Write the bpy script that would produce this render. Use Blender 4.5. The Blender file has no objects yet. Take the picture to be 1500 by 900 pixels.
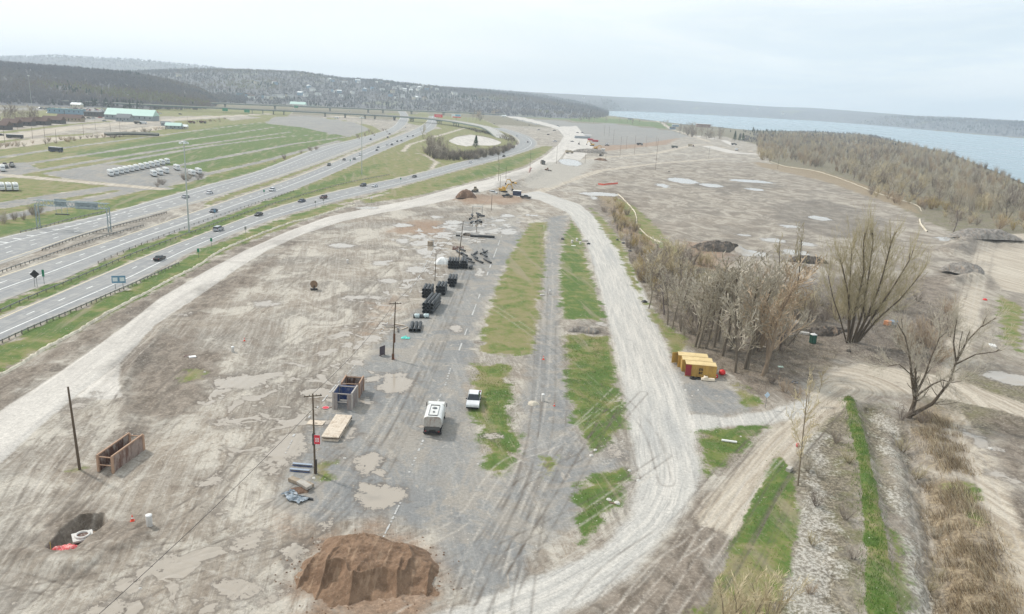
import bpy, math, random
import numpy as np
from mathutils import Vector, Matrix
random.seed(7); rng = np.random.default_rng(7)
scene = bpy.context.scene
COL = scene.collection
R = math.radians
# ------------------------------------------------------------------ camera (photo is 1500 x 900)
CAMZ, FPX, HY = 52.0, 1130.0, 143.0
ROLL = R(3.0)
PITCH = math.atan((450-HY)*math.cos(ROLL)/FPX)
_F = np.array([0, math.cos(PITCH), -math.sin(PITCH)])
_R0 = np.array([1.0, 0, 0]); _U0 = np.array([0, math.sin(PITCH), math.cos(PITCH)])
_Rt = math.cos(ROLL)*_R0 + math.sin(ROLL)*_U0
_Up = -math.sin(ROLL)*_R0 + math.cos(ROLL)*_U0
def ray(px, py):
    return _F + _Rt*((px-750)/FPX) - _Up*((py-450)/FPX)
def P(px, py, z=0.0):
    """point of the plane at height z that the photograph shows at px, py"""
    d = ray(px, py)
    t = (z-CAMZ)/min(d[2], -1e-4)
    return np.array([d[0]*t, d[1]*t, z])
def proj(p):
    q = np.asarray(p, float) - np.array([0, 0, CAMZ])
    w = q@_F
    return 750+FPX*(q@_Rt)/w, 450-FPX*(q@_Up)/w
def height_to(px, py, top, z0=0.0):
    """height of an upright thing standing at px,py whose top reaches row top"""
    b = P(px, py, z0); lo, hi = 0.0, 150.0
    for _ in range(40):
        m = (lo+hi)/2
        if proj(b+np.array([0, 0, m]))[1] > top: lo = m
        else: hi = m
    return lo
def scale_at(px, py):
    b = P(px, py); return FPX/((b-np.array([0, 0, CAMZ]))@_F)
def wpoly(pts, z=0.0): return np.array([P(a, b, z)[:2] for a, b in pts])
def head(a, b):
    """heading (rad) of the line between two photo points on the ground"""
    A, B = P(*a), P(*b); return math.atan2(B[1]-A[1], B[0]-A[0])
def spline(pts, n):
    """Catmull-Rom through pts, n samples evenly spaced by arc length"""
    p = np.asarray(pts, float)
    q = np.vstack([2*p[0]-p[1], p, 2*p[-1]-p[-2]]); out = []
    for i in range(1, len(q)-2):
        t = np.linspace(0, 1, 24, endpoint=False)[:, None]
        a, b, c, d = q[i-1], q[i], q[i+1], q[i+2]
        out.append(.5*((2*b)+(-a+c)*t+(2*a-5*b+4*c-d)*t*t+(-a+3*b-3*c+d)*t**3))
    o = np.vstack(out+[p[-1:]])
    s = np.r_[0, np.cumsum(np.linalg.norm(np.diff(o, axis=0), axis=1))]
    u = np.linspace(0, s[-1], n)
    return np.stack([np.interp(u, s, o[:, k]) for k in range(o.shape[1])], 1)
# ------------------------------------------------------------------ tags and mesh building
def tag(o, label=None, cat=None, group=None, kind=None):
    if label: o['label'] = label
    if cat: o['category'] = cat
    if group: o['group'] = group
    if kind: o['kind'] = kind
    return o
def empty(name, loc, rz=0.0, label=None, cat=None, group=None):
    o = bpy.data.objects.new(name, None); COL.objects.link(o)
    o.empty_display_size = .5
    o.location = tuple(loc) if len(loc) == 3 else (loc[0], loc[1], 0); o.rotation_euler = (0, 0, rz)
    return tag(o, label, cat, group)
def children(o): return list(o.children)
def copy_tree(o, parent=None):
    kids = KIDS.get(o.name, [])
    c = o.copy(); COL.objects.link(c); c.parent = parent
    KIDS[c.name] = []
    for ch in kids:
        cc = copy_tree(ch, c); KIDS[c.name].append(cc)
    return c
KIDS = {}
def own(parent, child): KIDS.setdefault(parent.name, []).append(child); KIDS.setdefault(child.name, [])
class MB:
    """collects shapes, links them as ONE mesh object"""
    def __init__(s): s.v = []; s.f = []; s.mi = []; s.smooth = []
    def add(s, vs, fs, mi=0, sm=False, M=None):
        b = len(s.v)
        if M is not None: vs = [tuple(M @ Vector(v)) for v in vs]
        s.v.extend([tuple(v) for v in vs]); s.f.extend([tuple(b+i for i in f) for f in fs])
        s.mi.extend([mi]*len(fs)); s.smooth.extend([sm]*len(fs)); return s
    def box(s, x0, x1, y0, y1, z0, z1, mi=0, M=None, taper=0.0, tx=None, ty=None):
        tx = taper if tx is None else tx; ty = taper if ty is None else ty
        v = [(x0, y0, z0), (x1, y0, z0), (x1, y1, z0), (x0, y1, z0), (x0+tx, y0+ty, z1), (x1-tx, y0+ty, z1), (x1-tx, y1-ty, z1), (x0+tx, y1-ty, z1)]
        return s.add(v, [(0, 3, 2, 1), (4, 5, 6, 7), (0, 1, 5, 4), (1, 2, 6, 5), (2, 3, 7, 6), (3, 0, 4, 7)], mi, False, M)
    def cbox(s, cx, cy, cz, sx, sy, sz, **k): return s.box(cx-sx/2, cx+sx/2, cy-sy/2, cy+sy/2, cz-sz/2, cz+sz/2, **k)
    def tube(s, a, b, r0, r1=None, n=8, mi=0, cap=True, sm=True):
        a = Vector(a); b = Vector(b); r1 = r0 if r1 is None else r1
        d = (b-a).normalized(); u = d.orthogonal().normalized(); w = d.cross(u)
        vs = []
        for c, r in ((a, r0), (b, r1)):
            for i in range(n):
                t = 2*math.pi*i/n; vs.append(c+(u*math.cos(t)+w*math.sin(t))*r)
        fs = [(i, (i+1) % n, n+(i+1) % n, n+i) for i in range(n)]
        s.add(vs, fs, mi, sm)
        if cap: s.add(vs, [tuple(range(n-1, -1, -1)), tuple(range(n, 2*n))], mi)
        return s
    def pipe(s, a, b, ro, ri, n=14, mi=0):
        a = Vector(a); b = Vector(b); d = (b-a).normalized(); u = d.orthogonal().normalized(); w = d.cross(u)
        vs = []
        for c, r in ((a, ro), (b, ro), (b, ri), (a, ri)):
            for i in range(n):
                t = 2*math.pi*i/n; vs.append(c+(u*math.cos(t)+w*math.sin(t))*r)
        fs = []
        for k in range(4):
            k2 = (k+1) % 4
            for i in range(n): fs.append((k*n+i, k*n+(i+1) % n, k2*n+(i+1) % n, k2*n+i))
        return s.add(vs, fs, mi, True)
    def prism(s, prof, y0, y1, mi=0, axis='y', sm=False, inset=0):
        """profile (x,z) extruded along y"""
        n = len(prof)
        cx = sum(p[0] for p in prof)/n
        vs = [(x, y0, z) for x, z in prof]+[(x, y1, z) for x, z in prof]
        if axis == 'x': vs = [(y, x, z) for x, y, z in vs]
        fs = [(i, (i+1) % n, n+(i+1) % n, n+i) for i in range(n)]+[tuple(range(n-1, -1, -1)), tuple(range(n, 2*n))]
        return s.add(vs, fs, mi, sm)
    def lathe(s, prof, n=16, mi=0, c=(0, 0), sm=True):
        vs = []; m = len(prof)
        for r, z in prof:
            for i in range(n):
                t = 2*math.pi*i/n; vs.append((c[0]+r*math.cos(t), c[1]+r*math.sin(t), z))
        fs = [(k*n+i, k*n+(i+1) % n, (k+1)*n+(i+1) % n, (k+1)*n+i) for k in range(m-1) for i in range(n)]
        return s.add(vs, fs, mi, sm)
    def build(s, name, mats, parent=None, bevel=0.0):
        me = bpy.data.meshes.new(name); me.from_pydata(s.v, [], s.f)
        if not isinstance(mats, (list, tuple)): mats = [mats]
        for m in mats: me.materials.append(m)
        me.polygons.foreach_set('material_index', s.mi); me.polygons.foreach_set('use_smooth', s.smooth)
        me.update()
        o = bpy.data.objects.new(name, me); COL.objects.link(o)
        if bevel:
            b = o.modifiers.new('bevel', 'BEVEL'); b.width = bevel; b.segments = 2; b.limit_method = 'ANGLE'; b.angle_limit = R(40)
        if parent is not None: o.parent = parent; own(parent, o)
        return o
def np_mesh(name, V, F, mats, attrs=None, smooth=True, mi=None):
    """numpy verts (n,3), faces (m,3|4) to a mesh"""
    V = np.asarray(V, np.float32); F = np.asarray(F, np.int32); k = F.shape[1]
    me = bpy.data.meshes.new(name)
    me.vertices.add(len(V)); me.vertices.foreach_set('co', V.ravel())
    me.loops.add(F.size); me.loops.foreach_set('vertex_index', F.ravel())
    me.polygons.add(len(F)); me.polygons.foreach_set('loop_start', np.arange(0, F.size, k, dtype=np.int32))
    me.polygons.foreach_set('loop_total', np.full(len(F), k, np.int32))
    if not isinstance(mats, (list, tuple)): mats = [mats]
    for m in mats: me.materials.append(m)
    if mi is not None: me.polygons.foreach_set('material_index', np.asarray(mi, np.int32))
    me.polygons.foreach_set('use_smooth', np.full(len(F), smooth))
    me.update(calc_edges=True); me.validate()
    for an, a in (attrs or {}).items():
        a = np.asarray(a, np.float32)
        if a.ndim == 1:
            at = me.attributes.new(an, 'FLOAT', 'POINT'); at.data.foreach_set('value', a)
        else:
            at = me.attributes.new(an, 'FLOAT_VECTOR', 'POINT'); at.data.foreach_set('vector', a.ravel())
    return me
def link(name, me, parent=None):
    o = bpy.data.objects.new(name, me); COL.objects.link(o)
    if parent is not None: o.parent = parent; own(parent, o)
    return o
# ------------------------------------------------------------------ materials
def lin(c): return tuple(((x/255)/12.92 if x/255 <= .04045 else ((x/255+.055)/1.055)**2.4) for x in c)
class NT:
    def __init__(s, m): s.t = m.node_tree; s.n = s.t.nodes; s.l = s.t.links
    def new(s, ty, **k):
        n = s.n.new(ty)
        for a, b in k.items():
            if a.startswith('i_'): n.inputs[a[2:].replace('_', ' ')].default_value = b
            else: setattr(n, a, b)
        return n
    def val(s, x, sock):
        if hasattr(x, 'is_linked') or hasattr(x, 'links'): s.l.new(x, sock)
        else: sock.default_value = x
    def math(s, op, a, b=0.0, c=None, clamp=False):
        n = s.n.new('ShaderNodeMath'); n.operation = op; n.use_clamp = clamp
        s.val(a, n.inputs[0]); s.val(b, n.inputs[1])
        if c is not None: s.val(c, n.inputs[2])
        return n.outputs[0]
    def attr(s, name, vec=False):
        n = s.n.new('ShaderNodeAttribute'); n.attribute_name = name; return n.outputs['Vector' if vec else 'Fac']
    def noise(s, vec, scale, detail=4, rough=.55, dist=0.0):
        n = s.n.new('ShaderNodeTexNoise'); n.inputs['Scale'].default_value = scale; n.inputs['Detail'].default_value = detail
        n.inputs['Roughness'].default_value = rough; n.inputs['Distortion'].default_value = dist
        if vec is not None: s.l.new(vec, n.inputs['Vector'])
        return n.outputs['Fac']
    def mapping(s, vec, scale=(1, 1, 1), rot=(0, 0, 0), loc=(0, 0, 0)):
        n = s.n.new('ShaderNodeMapping'); n.inputs['Scale'].default_value = scale; n.inputs['Rotation'].default_value = rot
        n.inputs['Location'].default_value = loc; s.l.new(vec, n.inputs['Vector']); return n.outputs[0]
    def ramp(s, x, lo, hi, a=0.0, b=1.0, smooth=True):
        n = s.n.new('ShaderNodeMapRange'); n.interpolation_type = 'SMOOTHSTEP' if smooth else 'LINEAR'
        s.val(x, n.inputs['Value'])
        for k, v in (('From Min', lo), ('From Max', hi), ('To Min', a), ('To Max', b)): n.inputs[k].default_value = v
        return n.outputs[0]
    def mix(s, f, a, b):
        n = s.n.new('ShaderNodeMix'); n.data_type = 'RGBA'; s.val(f, n.inputs[0])
        for x, k in ((a, 6), (b, 7)):
            if isinstance(x, tuple): n.inputs[k].default_value = (*x[:3], 1)
            else: s.l.new(x, n.inputs[k])
        return n.outputs[2]
def material(name):
    m = bpy.data.materials.new(name); m.use_nodes = True
    return m, NT(m), m.node_tree.nodes['Principled BSDF']
_mats = {}
def M(name, rgb=None, rough=.6, metal=0.0, var=.12, scale=3.0, bump=0.0, dirt=None, dirtamt=.4, spec=.5):
    """plain worn surface: colour with two scales of variation and optional dirt"""
    if name in _mats: return _mats[name]
    m, t, b = material(name)
    tc = t.new('ShaderNodeTexCoord').outputs['Object']
    n1 = t.noise(tc, scale, 5, .6); n2 = t.noise(tc, scale*7, 3, .6)
    c = tuple(lin(rgb))
    f = t.math('ADD', t.math('MULTIPLY', n1, .6), t.math('MULTIPLY', n2, .4))
    f = t.ramp(f, .3, .7, 0, 1)
    col = t.mix(f, tuple(x*(1-var) for x in c), tuple(min(1, x*(1+var)) for x in c))
    if dirt is not None:
        d = t.noise(t.mapping(tc, (1, 1, .35)), scale*.8, 6, .7)
        col = t.mix(t.math('MULTIPLY', t.ramp(d, .45, .62), dirtamt), col, tuple(lin(dirt)))
    t.l.new(col, b.inputs['Base Color']); b.inputs['Roughness'].default_value = rough; b.inputs['Metallic'].default_value = metal
    b.inputs['Specular IOR Level'].default_value = spec
    if bump:
        bn = t.new('ShaderNodeBump'); bn.inputs['Strength'].default_value = bump; bn.inputs['Distance'].default_value = .05
        t.l.new(n2, bn.inputs['Height']); t.l.new(bn.outputs[0], b.inputs['Normal'])
    _mats[name] = m; return m
# ------------------------------------------------------------------ terrain outlines, read off the photo and laid on the ground
HAUL_U = [(-150,690),(0,603),(50,570),(120,523),(180,480),(230,440),(300,398),(360,367),(420,340),(480,318),(540,305),(600,294),(660,277),(720,262),(770,246),(800,228),(818,212),(826,200),(818,190),(790,182),(755,174),(722,168)]
HAUL_L = [(-150,790),(0,680),(60,624),(110,582),(150,552),(176,532),(230,475),(300,428),(345,396),(390,368),(440,345),(500,325),(560,312),(620,302),(680,288),(740,272),(790,252),(818,235),(836,212),(840,200),(828,188),(795,179),(760,171),(726,165)]
MID_L = [(745,286),(790,293),(832,312),(855,345),(870,390),(885,450),(900,510),(915,580),(925,640),(935,700),(925,750),(885,800),(800,840),(700,880),(560,925)]
MID_R = [(790,280),(850,300),(885,330),(915,370),(940,420),(965,480),(985,530),(1004,580),(1020,640),(1028,690),(1010,740),(962,800),(915,848),(850,890),(760,925)]
DIA_L = [(1215,552),(1190,580),(1130,630),(1080,690),(1035,735),(1018,768)]
DIA_R = [(1262,585),(1222,602),(1180,650),(1140,700),(1100,760),(1078,790)]
def closed(a, b): return a+b[::-1]
LAKE = [(880,163.2),(905,163),(990,162.6),(1100,168),(1200,174.5),(1350,190),(1500,203),(2100,262),(2500,420),(1700,360),(1560,300),(1500,268),(1440,244),(1390,224),(1330,211),(1275,198),(1200,193),(1100,191),(1060,187),(1000,182),(960,177),(905,171),(880,168)]
A_U = [(-300,425),(-120,380),(0,349),(32,341),(100,326),(160,312),(230,292),(300,272),(380,250),(466,217),(520,204),(560,193),(575,186),(583,178),(586,170),(583,163)]
A_L = [(-300,500),(-120,428),(0,388),(60,367),(140,339),(220,316),(300,294),(370,272),(440,249),(500,227),(550,207),(582,193),(596,182),(599,171),(594,163)]
B_U = [(-300,515),(-120,446),(0,405),(75,380),(150,356),(225,331),(300,305),(400,271),(460,249),(520,224),(565,206),(603,191),(620,182),(626,176),(628,170)]
B_L = [(-300,570),(-120,490),(0,443),(54,422),(96,408),(200,361),(300,327),(370,301),(430,279),(496,251),(560,222),(605,203),(634,190),(640,181),(638,170)]
C_U = [(-300,610),(-120,520),(0,466),(60,440),(130,410),(215,374),(300,341),(400,305),(500,278),(600,257),(660,241),(720,226),(750,216),(759,208),(752,200),(736,193),(715,187)]
C_L = [(-300,650),(-120,556),(0,500),(100,456),(200,412),(300,361),(400,322),(450,307),(514,290),(600,269),(680,247),(740,231),(778,219),(787,210),(779,202),(762,195),(738,188)]
_AB = lambda a, b: closed(a, b)
REG = {}
def reg(k, pts, amp=1.0): REG.setdefault(k, []).append(('poly', wpoly(pts), amp))
def rln(k, pts, w, amp=1.0): REG.setdefault(k, []).append(('line', wpoly(pts), w))
# pale compacted haul road, gravel, beige tracks
reg('pale', closed(HAUL_U, HAUL_L)); reg('pale', [(176,532),(110,582),(140,586),(178,585),(174,560)])
reg('grav', closed(MID_L, MID_R)); reg('grav', [(1000,606),(1060,612),(1130,600),(1190,582),(1180,610),(1120,622),(1060,626),(1010,636)])
reg('beig', closed(DIA_L, DIA_R)); reg('beig', [(1170,590),(1205,550),(1260,533),(1330,543),(1400,556),(1450,575),(1510,596),(1510,616),(1440,595),(1340,578),(1280,580),(1240,600),(1190,625)])
reg('beig', [(1436,350),(1462,350),(1440,430),(1428,500),(1400,560),(1372,556),(1392,480),(1410,420)])
reg('beig', [(1400,600),(1440,640),(1475,720),(1500,790),(1560,900),(1520,930),(1478,850),(1448,760),(1415,690),(1385,620)])
reg('beig', [(1470,345),(1530,340),(1560,440),(1470,425),(1450,405),(1455,370)])
reg('pale', [(820,185),(845,185),(870,215),(845,240),(820,240),(836,212)])
rln('beig', [(835,240),(870,232),(960,225),(1020,212),(1040,213),(1100,222)], 9); rln('pale', [(1040,215),(1075,224),(1130,228)], 22); rln('pale', [(1020,200),(1060,206),(1075,213)], 12)
rln('beig', [(780,285),(830,266),(880,250),(960,240),(1060,232)], 7); rln('beig',[(940,165),(985,190),(1040,208)],12)
reg('lime', [(760,258),(800,238),(880,232),(850,258),(810,275),(775,277)])
# old asphalt
reg('asph', [(735,318),(640,330),(690,365),(640,430),(560,500),(500,560),(440,640),(395,740),(470,770),(560,750),(640,790),(700,900),(760,860),(800,760),(770,690),(715,700),(690,620),(690,540),(700,480),(735,400),(770,340)])
reg('asph', [(800,320),(835,315),(822,350),(818,420),(820,480),(828,560),(850,640),(870,680),(900,660),(925,660),(910,690),(850,700),(845,760),(800,800),(770,700),(765,600),(780,520),(795,440)])
reg('asph', [(740,172),(850,180),(900,182),(985,192),(1010,200),(930,212),(860,214),(830,205),(815,188),(780,182)]); 
reg('asph', [(990,520),(1050,545),(1110,600),(1050,612),(1003,604),(985,560)])
reg('asph', [(60,254),(150,242),(250,243),(305,252),(300,262),(232,276),(100,262)]); reg('asph',[(-200,262),(0,240),(40,238),(60,250),(0,262),(-200,290)])
rln('asph', [(-200,320),(0,302),(70,290),(160,276),(235,276)], 12); rln('asph', [(-200,350),(0,320),(100,300),(200,278)], 8)
for q in ([(-100,246),(0,231),(100,216),(200,203),(300,190),(400,178),(450,171)], [(-100,262),(0,246),(100,231),(230,211),(330,197),(400,187)], [(50,251),(150,234),(250,218),(350,204),(430,193)], [(110,248),(190,234),(300,215),(420,200),(500,196)], [(260,243),(340,228),(430,211),(520,199)], [(300,256),(380,238),(440,222),(500,206)]):
    rln('asph', q, 5.5)
reg('asph', [(400,172),(450,170),(520,180),(543,190),(510,200),(470,193),(440,186),(390,182)])
rln('beig', [(-200,245),(0,256),(100,265),(235,277)], 8)
rln('beig', [(605,194),(640,200),(680,188)], 6); rln('beig', [(590,222),(620,226),(640,238),(632,248)], 3); rln('beig', [(590,222),(600,212),(640,200)], 4)
rln('beig', [(570,282),(540,290),(500,300)],2.5)
# roads to the north-west and their verges
rln('beig', [(-200,225),(0,203),(100,188),(200,180),(300,172),(400,167),(520,172)], 22); rln('beig', [(-200,236),(0,215),(80,204),(140,200),(240,186)], 26)
rln('asph', [(-200,200),(0,186),(60,182),(120,176),(200,170)], 14); rln('asph', [(0,160),(120,160),(175,166)], 60)
# grass
reg('gras', [(-300,300),(0,205),(120,200),(300,181),(400,171),(480,172),(545,184),(560,193),(520,204),(466,217),(380,250),(300,272),(160,312),(0,349),(-300,425)])
reg('gras', closed([(-300,572),(0,443),(54,422),(96,408),(200,361),(300,327),(370,301),(430,279),(496,251),(560,222),(605,203),(634,190)], [(-300,608),(0,466),(130,410),(300,341),(400,305),(500,278),(600,257),(660,241),(720,226),(750,216),(759,208),(752,200),(736,193),(715,187),(690,184)]))
reg('gras', closed([(-300,655),(0,502),(100,458),(200,414),(300,363),(400,324),(470,303),(514,291)], [(-300,700),(0,547),(40,528),(100,496),(200,441),(250,415),(290,392),(350,360),(420,334),(500,304),(530,292)]))
reg('gras', closed([(520,292),(600,270),(680,248),(740,232),(780,219),(795,214),(812,214)], [(535,298),(600,290),(660,275),(720,259),(768,244),(798,226),(812,214)]))
reg('gras', [(740,163),(800,164),(840,167),(900,172),(985,182),(985,190),(900,181),(850,178),(760,171)])
reg('gras', closed([(300,296),(370,273),(440,250),(500,228),(550,208),(590,192)],[(300,303),(400,269),(460,247),(520,222),(565,205),(600,190)]))
reg('gras', [(0,165),(100,160),(100,172),(0,180)]); reg('gras', [(120,158),(260,158),(430,163),(420,172),(300,170),(180,172),(120,166)]); rln('gras', [(0,195),(100,183),(160,178),(200,176)], 12); reg('gras',[(60,200),(150,194),(160,199),(90,205)]); reg('gras',[(250,178),(330,173),(345,180),(270,186)])
reg('gras', [(560,165),(700,172),(740,190),(700,200),(640,186),(600,182)]); reg('gras',[(610,166),(625,164),(632,172),(612,173)])
reg('gras', [(775,327),(803,325),(798,400),(792,470),(782,519),(740,522),(698,517),(705,478),(722,430),(745,375)])
reg('gras', [(686,532),(752,532),(753,580),(746,606),(763,640),(758,668),(735,702),(712,690),(702,650),(702,630),(688,605)])
reg('gras', [(836,320),(852,340),(868,400),(884,450),(888,476),(860,470),(824,468),(819,440),(819,400),(824,350)])
reg('gras', [(822,488),(892,492),(905,550),(916,600),(916,632),(872,668),(846,640),(830,580)])
reg('gras', [(842,710),(880,690),(915,680),(923,695),(905,740),(872,780),(850,797),(845,760)]); reg('gras', [(790,668),(815,670),(818,700),(795,700)])
reg('gras', [(1017,632),(1060,626),(1125,624),(1100,650),(1070,680),(1035,700),(1026,690)]); reg('gras', [(1060,560),(1085,560),(1122,595),(1100,603),(1082,585)])
reg('gras', [(1140,655),(1160,690),(1172,740),(1168,790),(1155,840),(1130,900),(1100,930),(1015,930),(1036,870),(1064,810),(1106,725)], 2.5); reg('gras', [(1010,900),(1100,840),(1120,920),(1000,930)])
reg('gras', [(1234,584),(1250,584),(1266,640),(1281,700),(1298,780),(1311,850),(1320,925),(1268,925),(1266,800),(1259,700),(1246,640)], 5)
reg('gras', [(1300,760),(1325,800),(1335,925),(1312,925),(1300,840)]); reg('gras', [(860,300),(885,320),(915,360),(945,440),(990,490),(1010,515),(985,510),(955,470),(930,430),(905,370),(880,335)]); reg('gras',[(955,470),(1000,490),(1015,510),(985,520)])
reg('gras', [(1380,700),(1420,700),(1450,750),(1430,770),(1395,730)]); reg('gras',[(455,680),(490,676),(484,700),(455,704)]); reg('gras',[(90,690),(125,680),(128,692),(95,704)]); reg('gras',[(265,545),(300,540),(300,556),(262,562)]); reg('gras',[(1460,430),(1500,450),(1500,520),(1465,500)])
# lush (1) parts of the grass
reg('dull', [(850,300),(860,255),(1000,236),(1130,240),(1240,262),(1350,310),(1400,350),(1380,420),(1240,440),(1000,390),(900,330)]); reg('dull', [(1380,345),(1560,345),(1560,930),(1300,930),(1340,560)])
for q in ([(-300,560),(0,440),(96,405),(300,325),(430,279),(560,240),(520,262),(400,300),(300,341),(0,462),(-300,610)], [(-300,650),(0,500),(300,361),(480,300),(350,350),(200,436),(0,540),(-300,700)], [(836,320),(890,476),(820,470),(819,400)], [(1236,586),(1250,586),(1275,690),(1298,780),(1312,925),(1270,925),(1256,700)], [(1017,632),(1125,624),(1070,680),(1026,690)], [(835,500),(905,550),(916,632),(872,668),(846,640)], [(842,710),(923,695),(872,780),(850,797)], [(1140,660),(1168,740),(1150,820),(1070,790)], [(100,225),(330,184),(440,176),(540,190),(500,206),(430,224),(300,252),(200,238)], [(-100,335),(0,330),(160,300),(300,262),(420,236),(380,250),(300,270),(160,310),(-100,375)], [(725,600),(750,560),(753,610),(760,650),(740,680),(722,660)], [(740,163),(985,182),(985,190),(760,171)],[(700,250),(790,222),(740,250),(640,275)]):
    reg('lush', q)
# brown mud, reddish soil, dark rubble and painted ditch and road-edge shade, straw, white lime, dry scrub
reg('brow', closed([(-300,700),(0,548),(100,497),(200,442),(290,394),(350,362),(420,336),(500,306),(540,299)], [(-300,790),(0,600),(120,521),(230,439),(300,397),(360,366),(420,339),(480,317),(545,304)]))
reg('brow', [(180,535),(230,478),(270,500),(330,520),(300,590),(250,620),(190,640),(178,585)]); reg('brow', [(250,450),(345,398),(440,350),(420,380),(330,440),(270,500)])
reg('brow', [(1020,715),(1060,745),(1095,770),(1060,830),(1015,930),(770,930),(860,890),(918,852),(966,802),(1008,750)], 1.6)
reg('brow', [(50,770),(100,740),(165,745),(200,765),(190,790),(130,830),(60,840),(25,815)])
reg('brow', [(395,745),(470,770),(450,830),(430,870),(390,850),(400,800)]); reg('brow', [(430,850),(640,840),(660,925),(420,925)]); reg('brow', [(1000,470),(1100,520),(1200,500),(1200,560),(1100,590),(1060,555)])
reg('brow', [(860,280),(900,275),(935,300),(1000,400),(1060,430),(1160,460),(1240,520),(1180,545),(1100,590),(1020,520),(960,455),(900,340)])
reg('brow', [(905,490),(830,470),(835,485),(885,492)]); reg('brow', [(1060,425),(1400,400),(1400,560),(1330,545),(1240,530),(1100,480)])
reg('redd', [(425,850),(440,790),(540,765),(640,800),(655,860),(640,925),(410,925)]); reg('redd', [(395,740),(440,745),(470,775),(440,800),(400,790)]); reg('brow', [(1440,600),(1520,610),(1520,925),(1470,760)])
reg('redd', [(600,320),(690,330),(680,345),(620,345),(560,340)]); reg('redd', [(700,288),(790,280),(760,300),(680,300),(650,290)]); reg('redd', [(850,205),(1000,200),(980,212),(860,225)]); reg('redd', [(545,455),(575,430),(590,450),(540,490)]); reg('redd',[(600,236),(622,232),(632,242),(610,248)]); reg('redd',[(900,300),(960,330),(1000,380),(960,370),(910,340)]); reg('redd',[(1000,350),(1080,370),(1060,400),(1000,390)])
reg('dark', [(700,290),(760,272),(800,252),(790,245),(740,262)]); reg('dark', [(825,476),(850,468),(888,480),(890,495),(850,497)]); reg('dark', [(1030,350),(1080,350),(1085,380),(1060,390)]); reg('dark', [(1100,430),(1240,400),(1380,450),(1400,520),(1330,545),(1250,530),(1150,470)])
reg('dark', [(1120,300),(1200,290),(1300,320),(1300,360),(1200,345),(1130,320)]); reg('dark', [(1000,270),(1100,262),(1150,275),(1060,285)]); reg('dark',[(1385,400),(1440,385),(1440,430),(1395,440)]); reg('dark',[(1300,590),(1360,660),(1400,760),(1390,925),(1360,925),(1345,760),(1310,650)]); reg('dark',[(1400,345),(1500,350),(1500,365),(1400,372)])
reg('dark',[(600,302),(680,306),(670,318),(600,320)])
reg('stra', [(1355,640),(1400,680),(1440,740),(1480,830),(1500,925),(1385,925),(1370,800),(1345,720)]); reg('stra', [(1100,236),(1200,250),(1280,275),(1340,300),(1350,316),(1290,294),(1200,264),(1110,244)]); reg('gras', [(900,288),(935,306),(965,335),(1000,372),(985,378),(940,345),(915,315)])
reg('stra', [(870,285),(905,290),(930,320),(960,350),(930,345),(890,310)]); reg('stra', [(1340,590),(1400,600),(1380,650),(1340,640)])
reg('lime', [(1185,640),(1212,640),(1215,740),(1235,925),(1185,925),(1150,850),(1170,760),(1182,720)]); reg('lime', [(1285,590),(1305,620),(1322,700),(1345,800),(1365,925),(1325,925),(1318,800),(1298,680)])
reg('lime', [(870,655),(915,640),(925,665),(895,685)]); reg('pale', [(690,198),(706,200),(722,204),(736,209),(728,213),(712,214),(694,213),(684,215),(668,212),(656,207),(668,201)]); reg('lime',[(485,330),(530,325),(500,335)]); reg('lime',[(400,328),(430,325),(415,334)]); reg('lime',[(640,372),(650,380),(645,388)])
reg('lime', [(720,318),(760,316),(770,330),(715,335)]); reg('lime',[(825,232),(850,234),(846,244),(822,242)])
reg('scru', [(1100,190),(1500,230),(1700,360),(1560,350),(1400,345),(1350,320),(1250,270),(1130,240)]); reg('scru', [(1160,600),(1240,590),(1262,700),(1262,925),(1090,925),(1165,770)]); reg('scru', [(1250,590),(1300,590),(1330,760),(1370,925),(1310,925),(1290,760)])
reg('scru', [(900,300),(1010,380),(1190,430),(1230,520),(1160,560),(1060,550),(1000,500),(945,430)]); reg('scru',[(995,180),(1110,190),(1280,196),(1120,215),(1040,195)]); reg('scru',[(620,215),(640,200),(700,198),(760,206),(752,216),(700,232),(635,232)]); reg('scru',[(1340,540),(1540,560),(1540,640),(1400,640)]); reg('scru',[(600,160),(900,160),(900,170),(740,166),(600,165)])
reg('scru', [(-300,235),(0,222),(120,207),(240,189),(300,184),(300,180),(120,200),(0,214),(-300,222)]); reg('scru',[(0,143),(130,150),(120,158),(0,165)])
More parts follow.
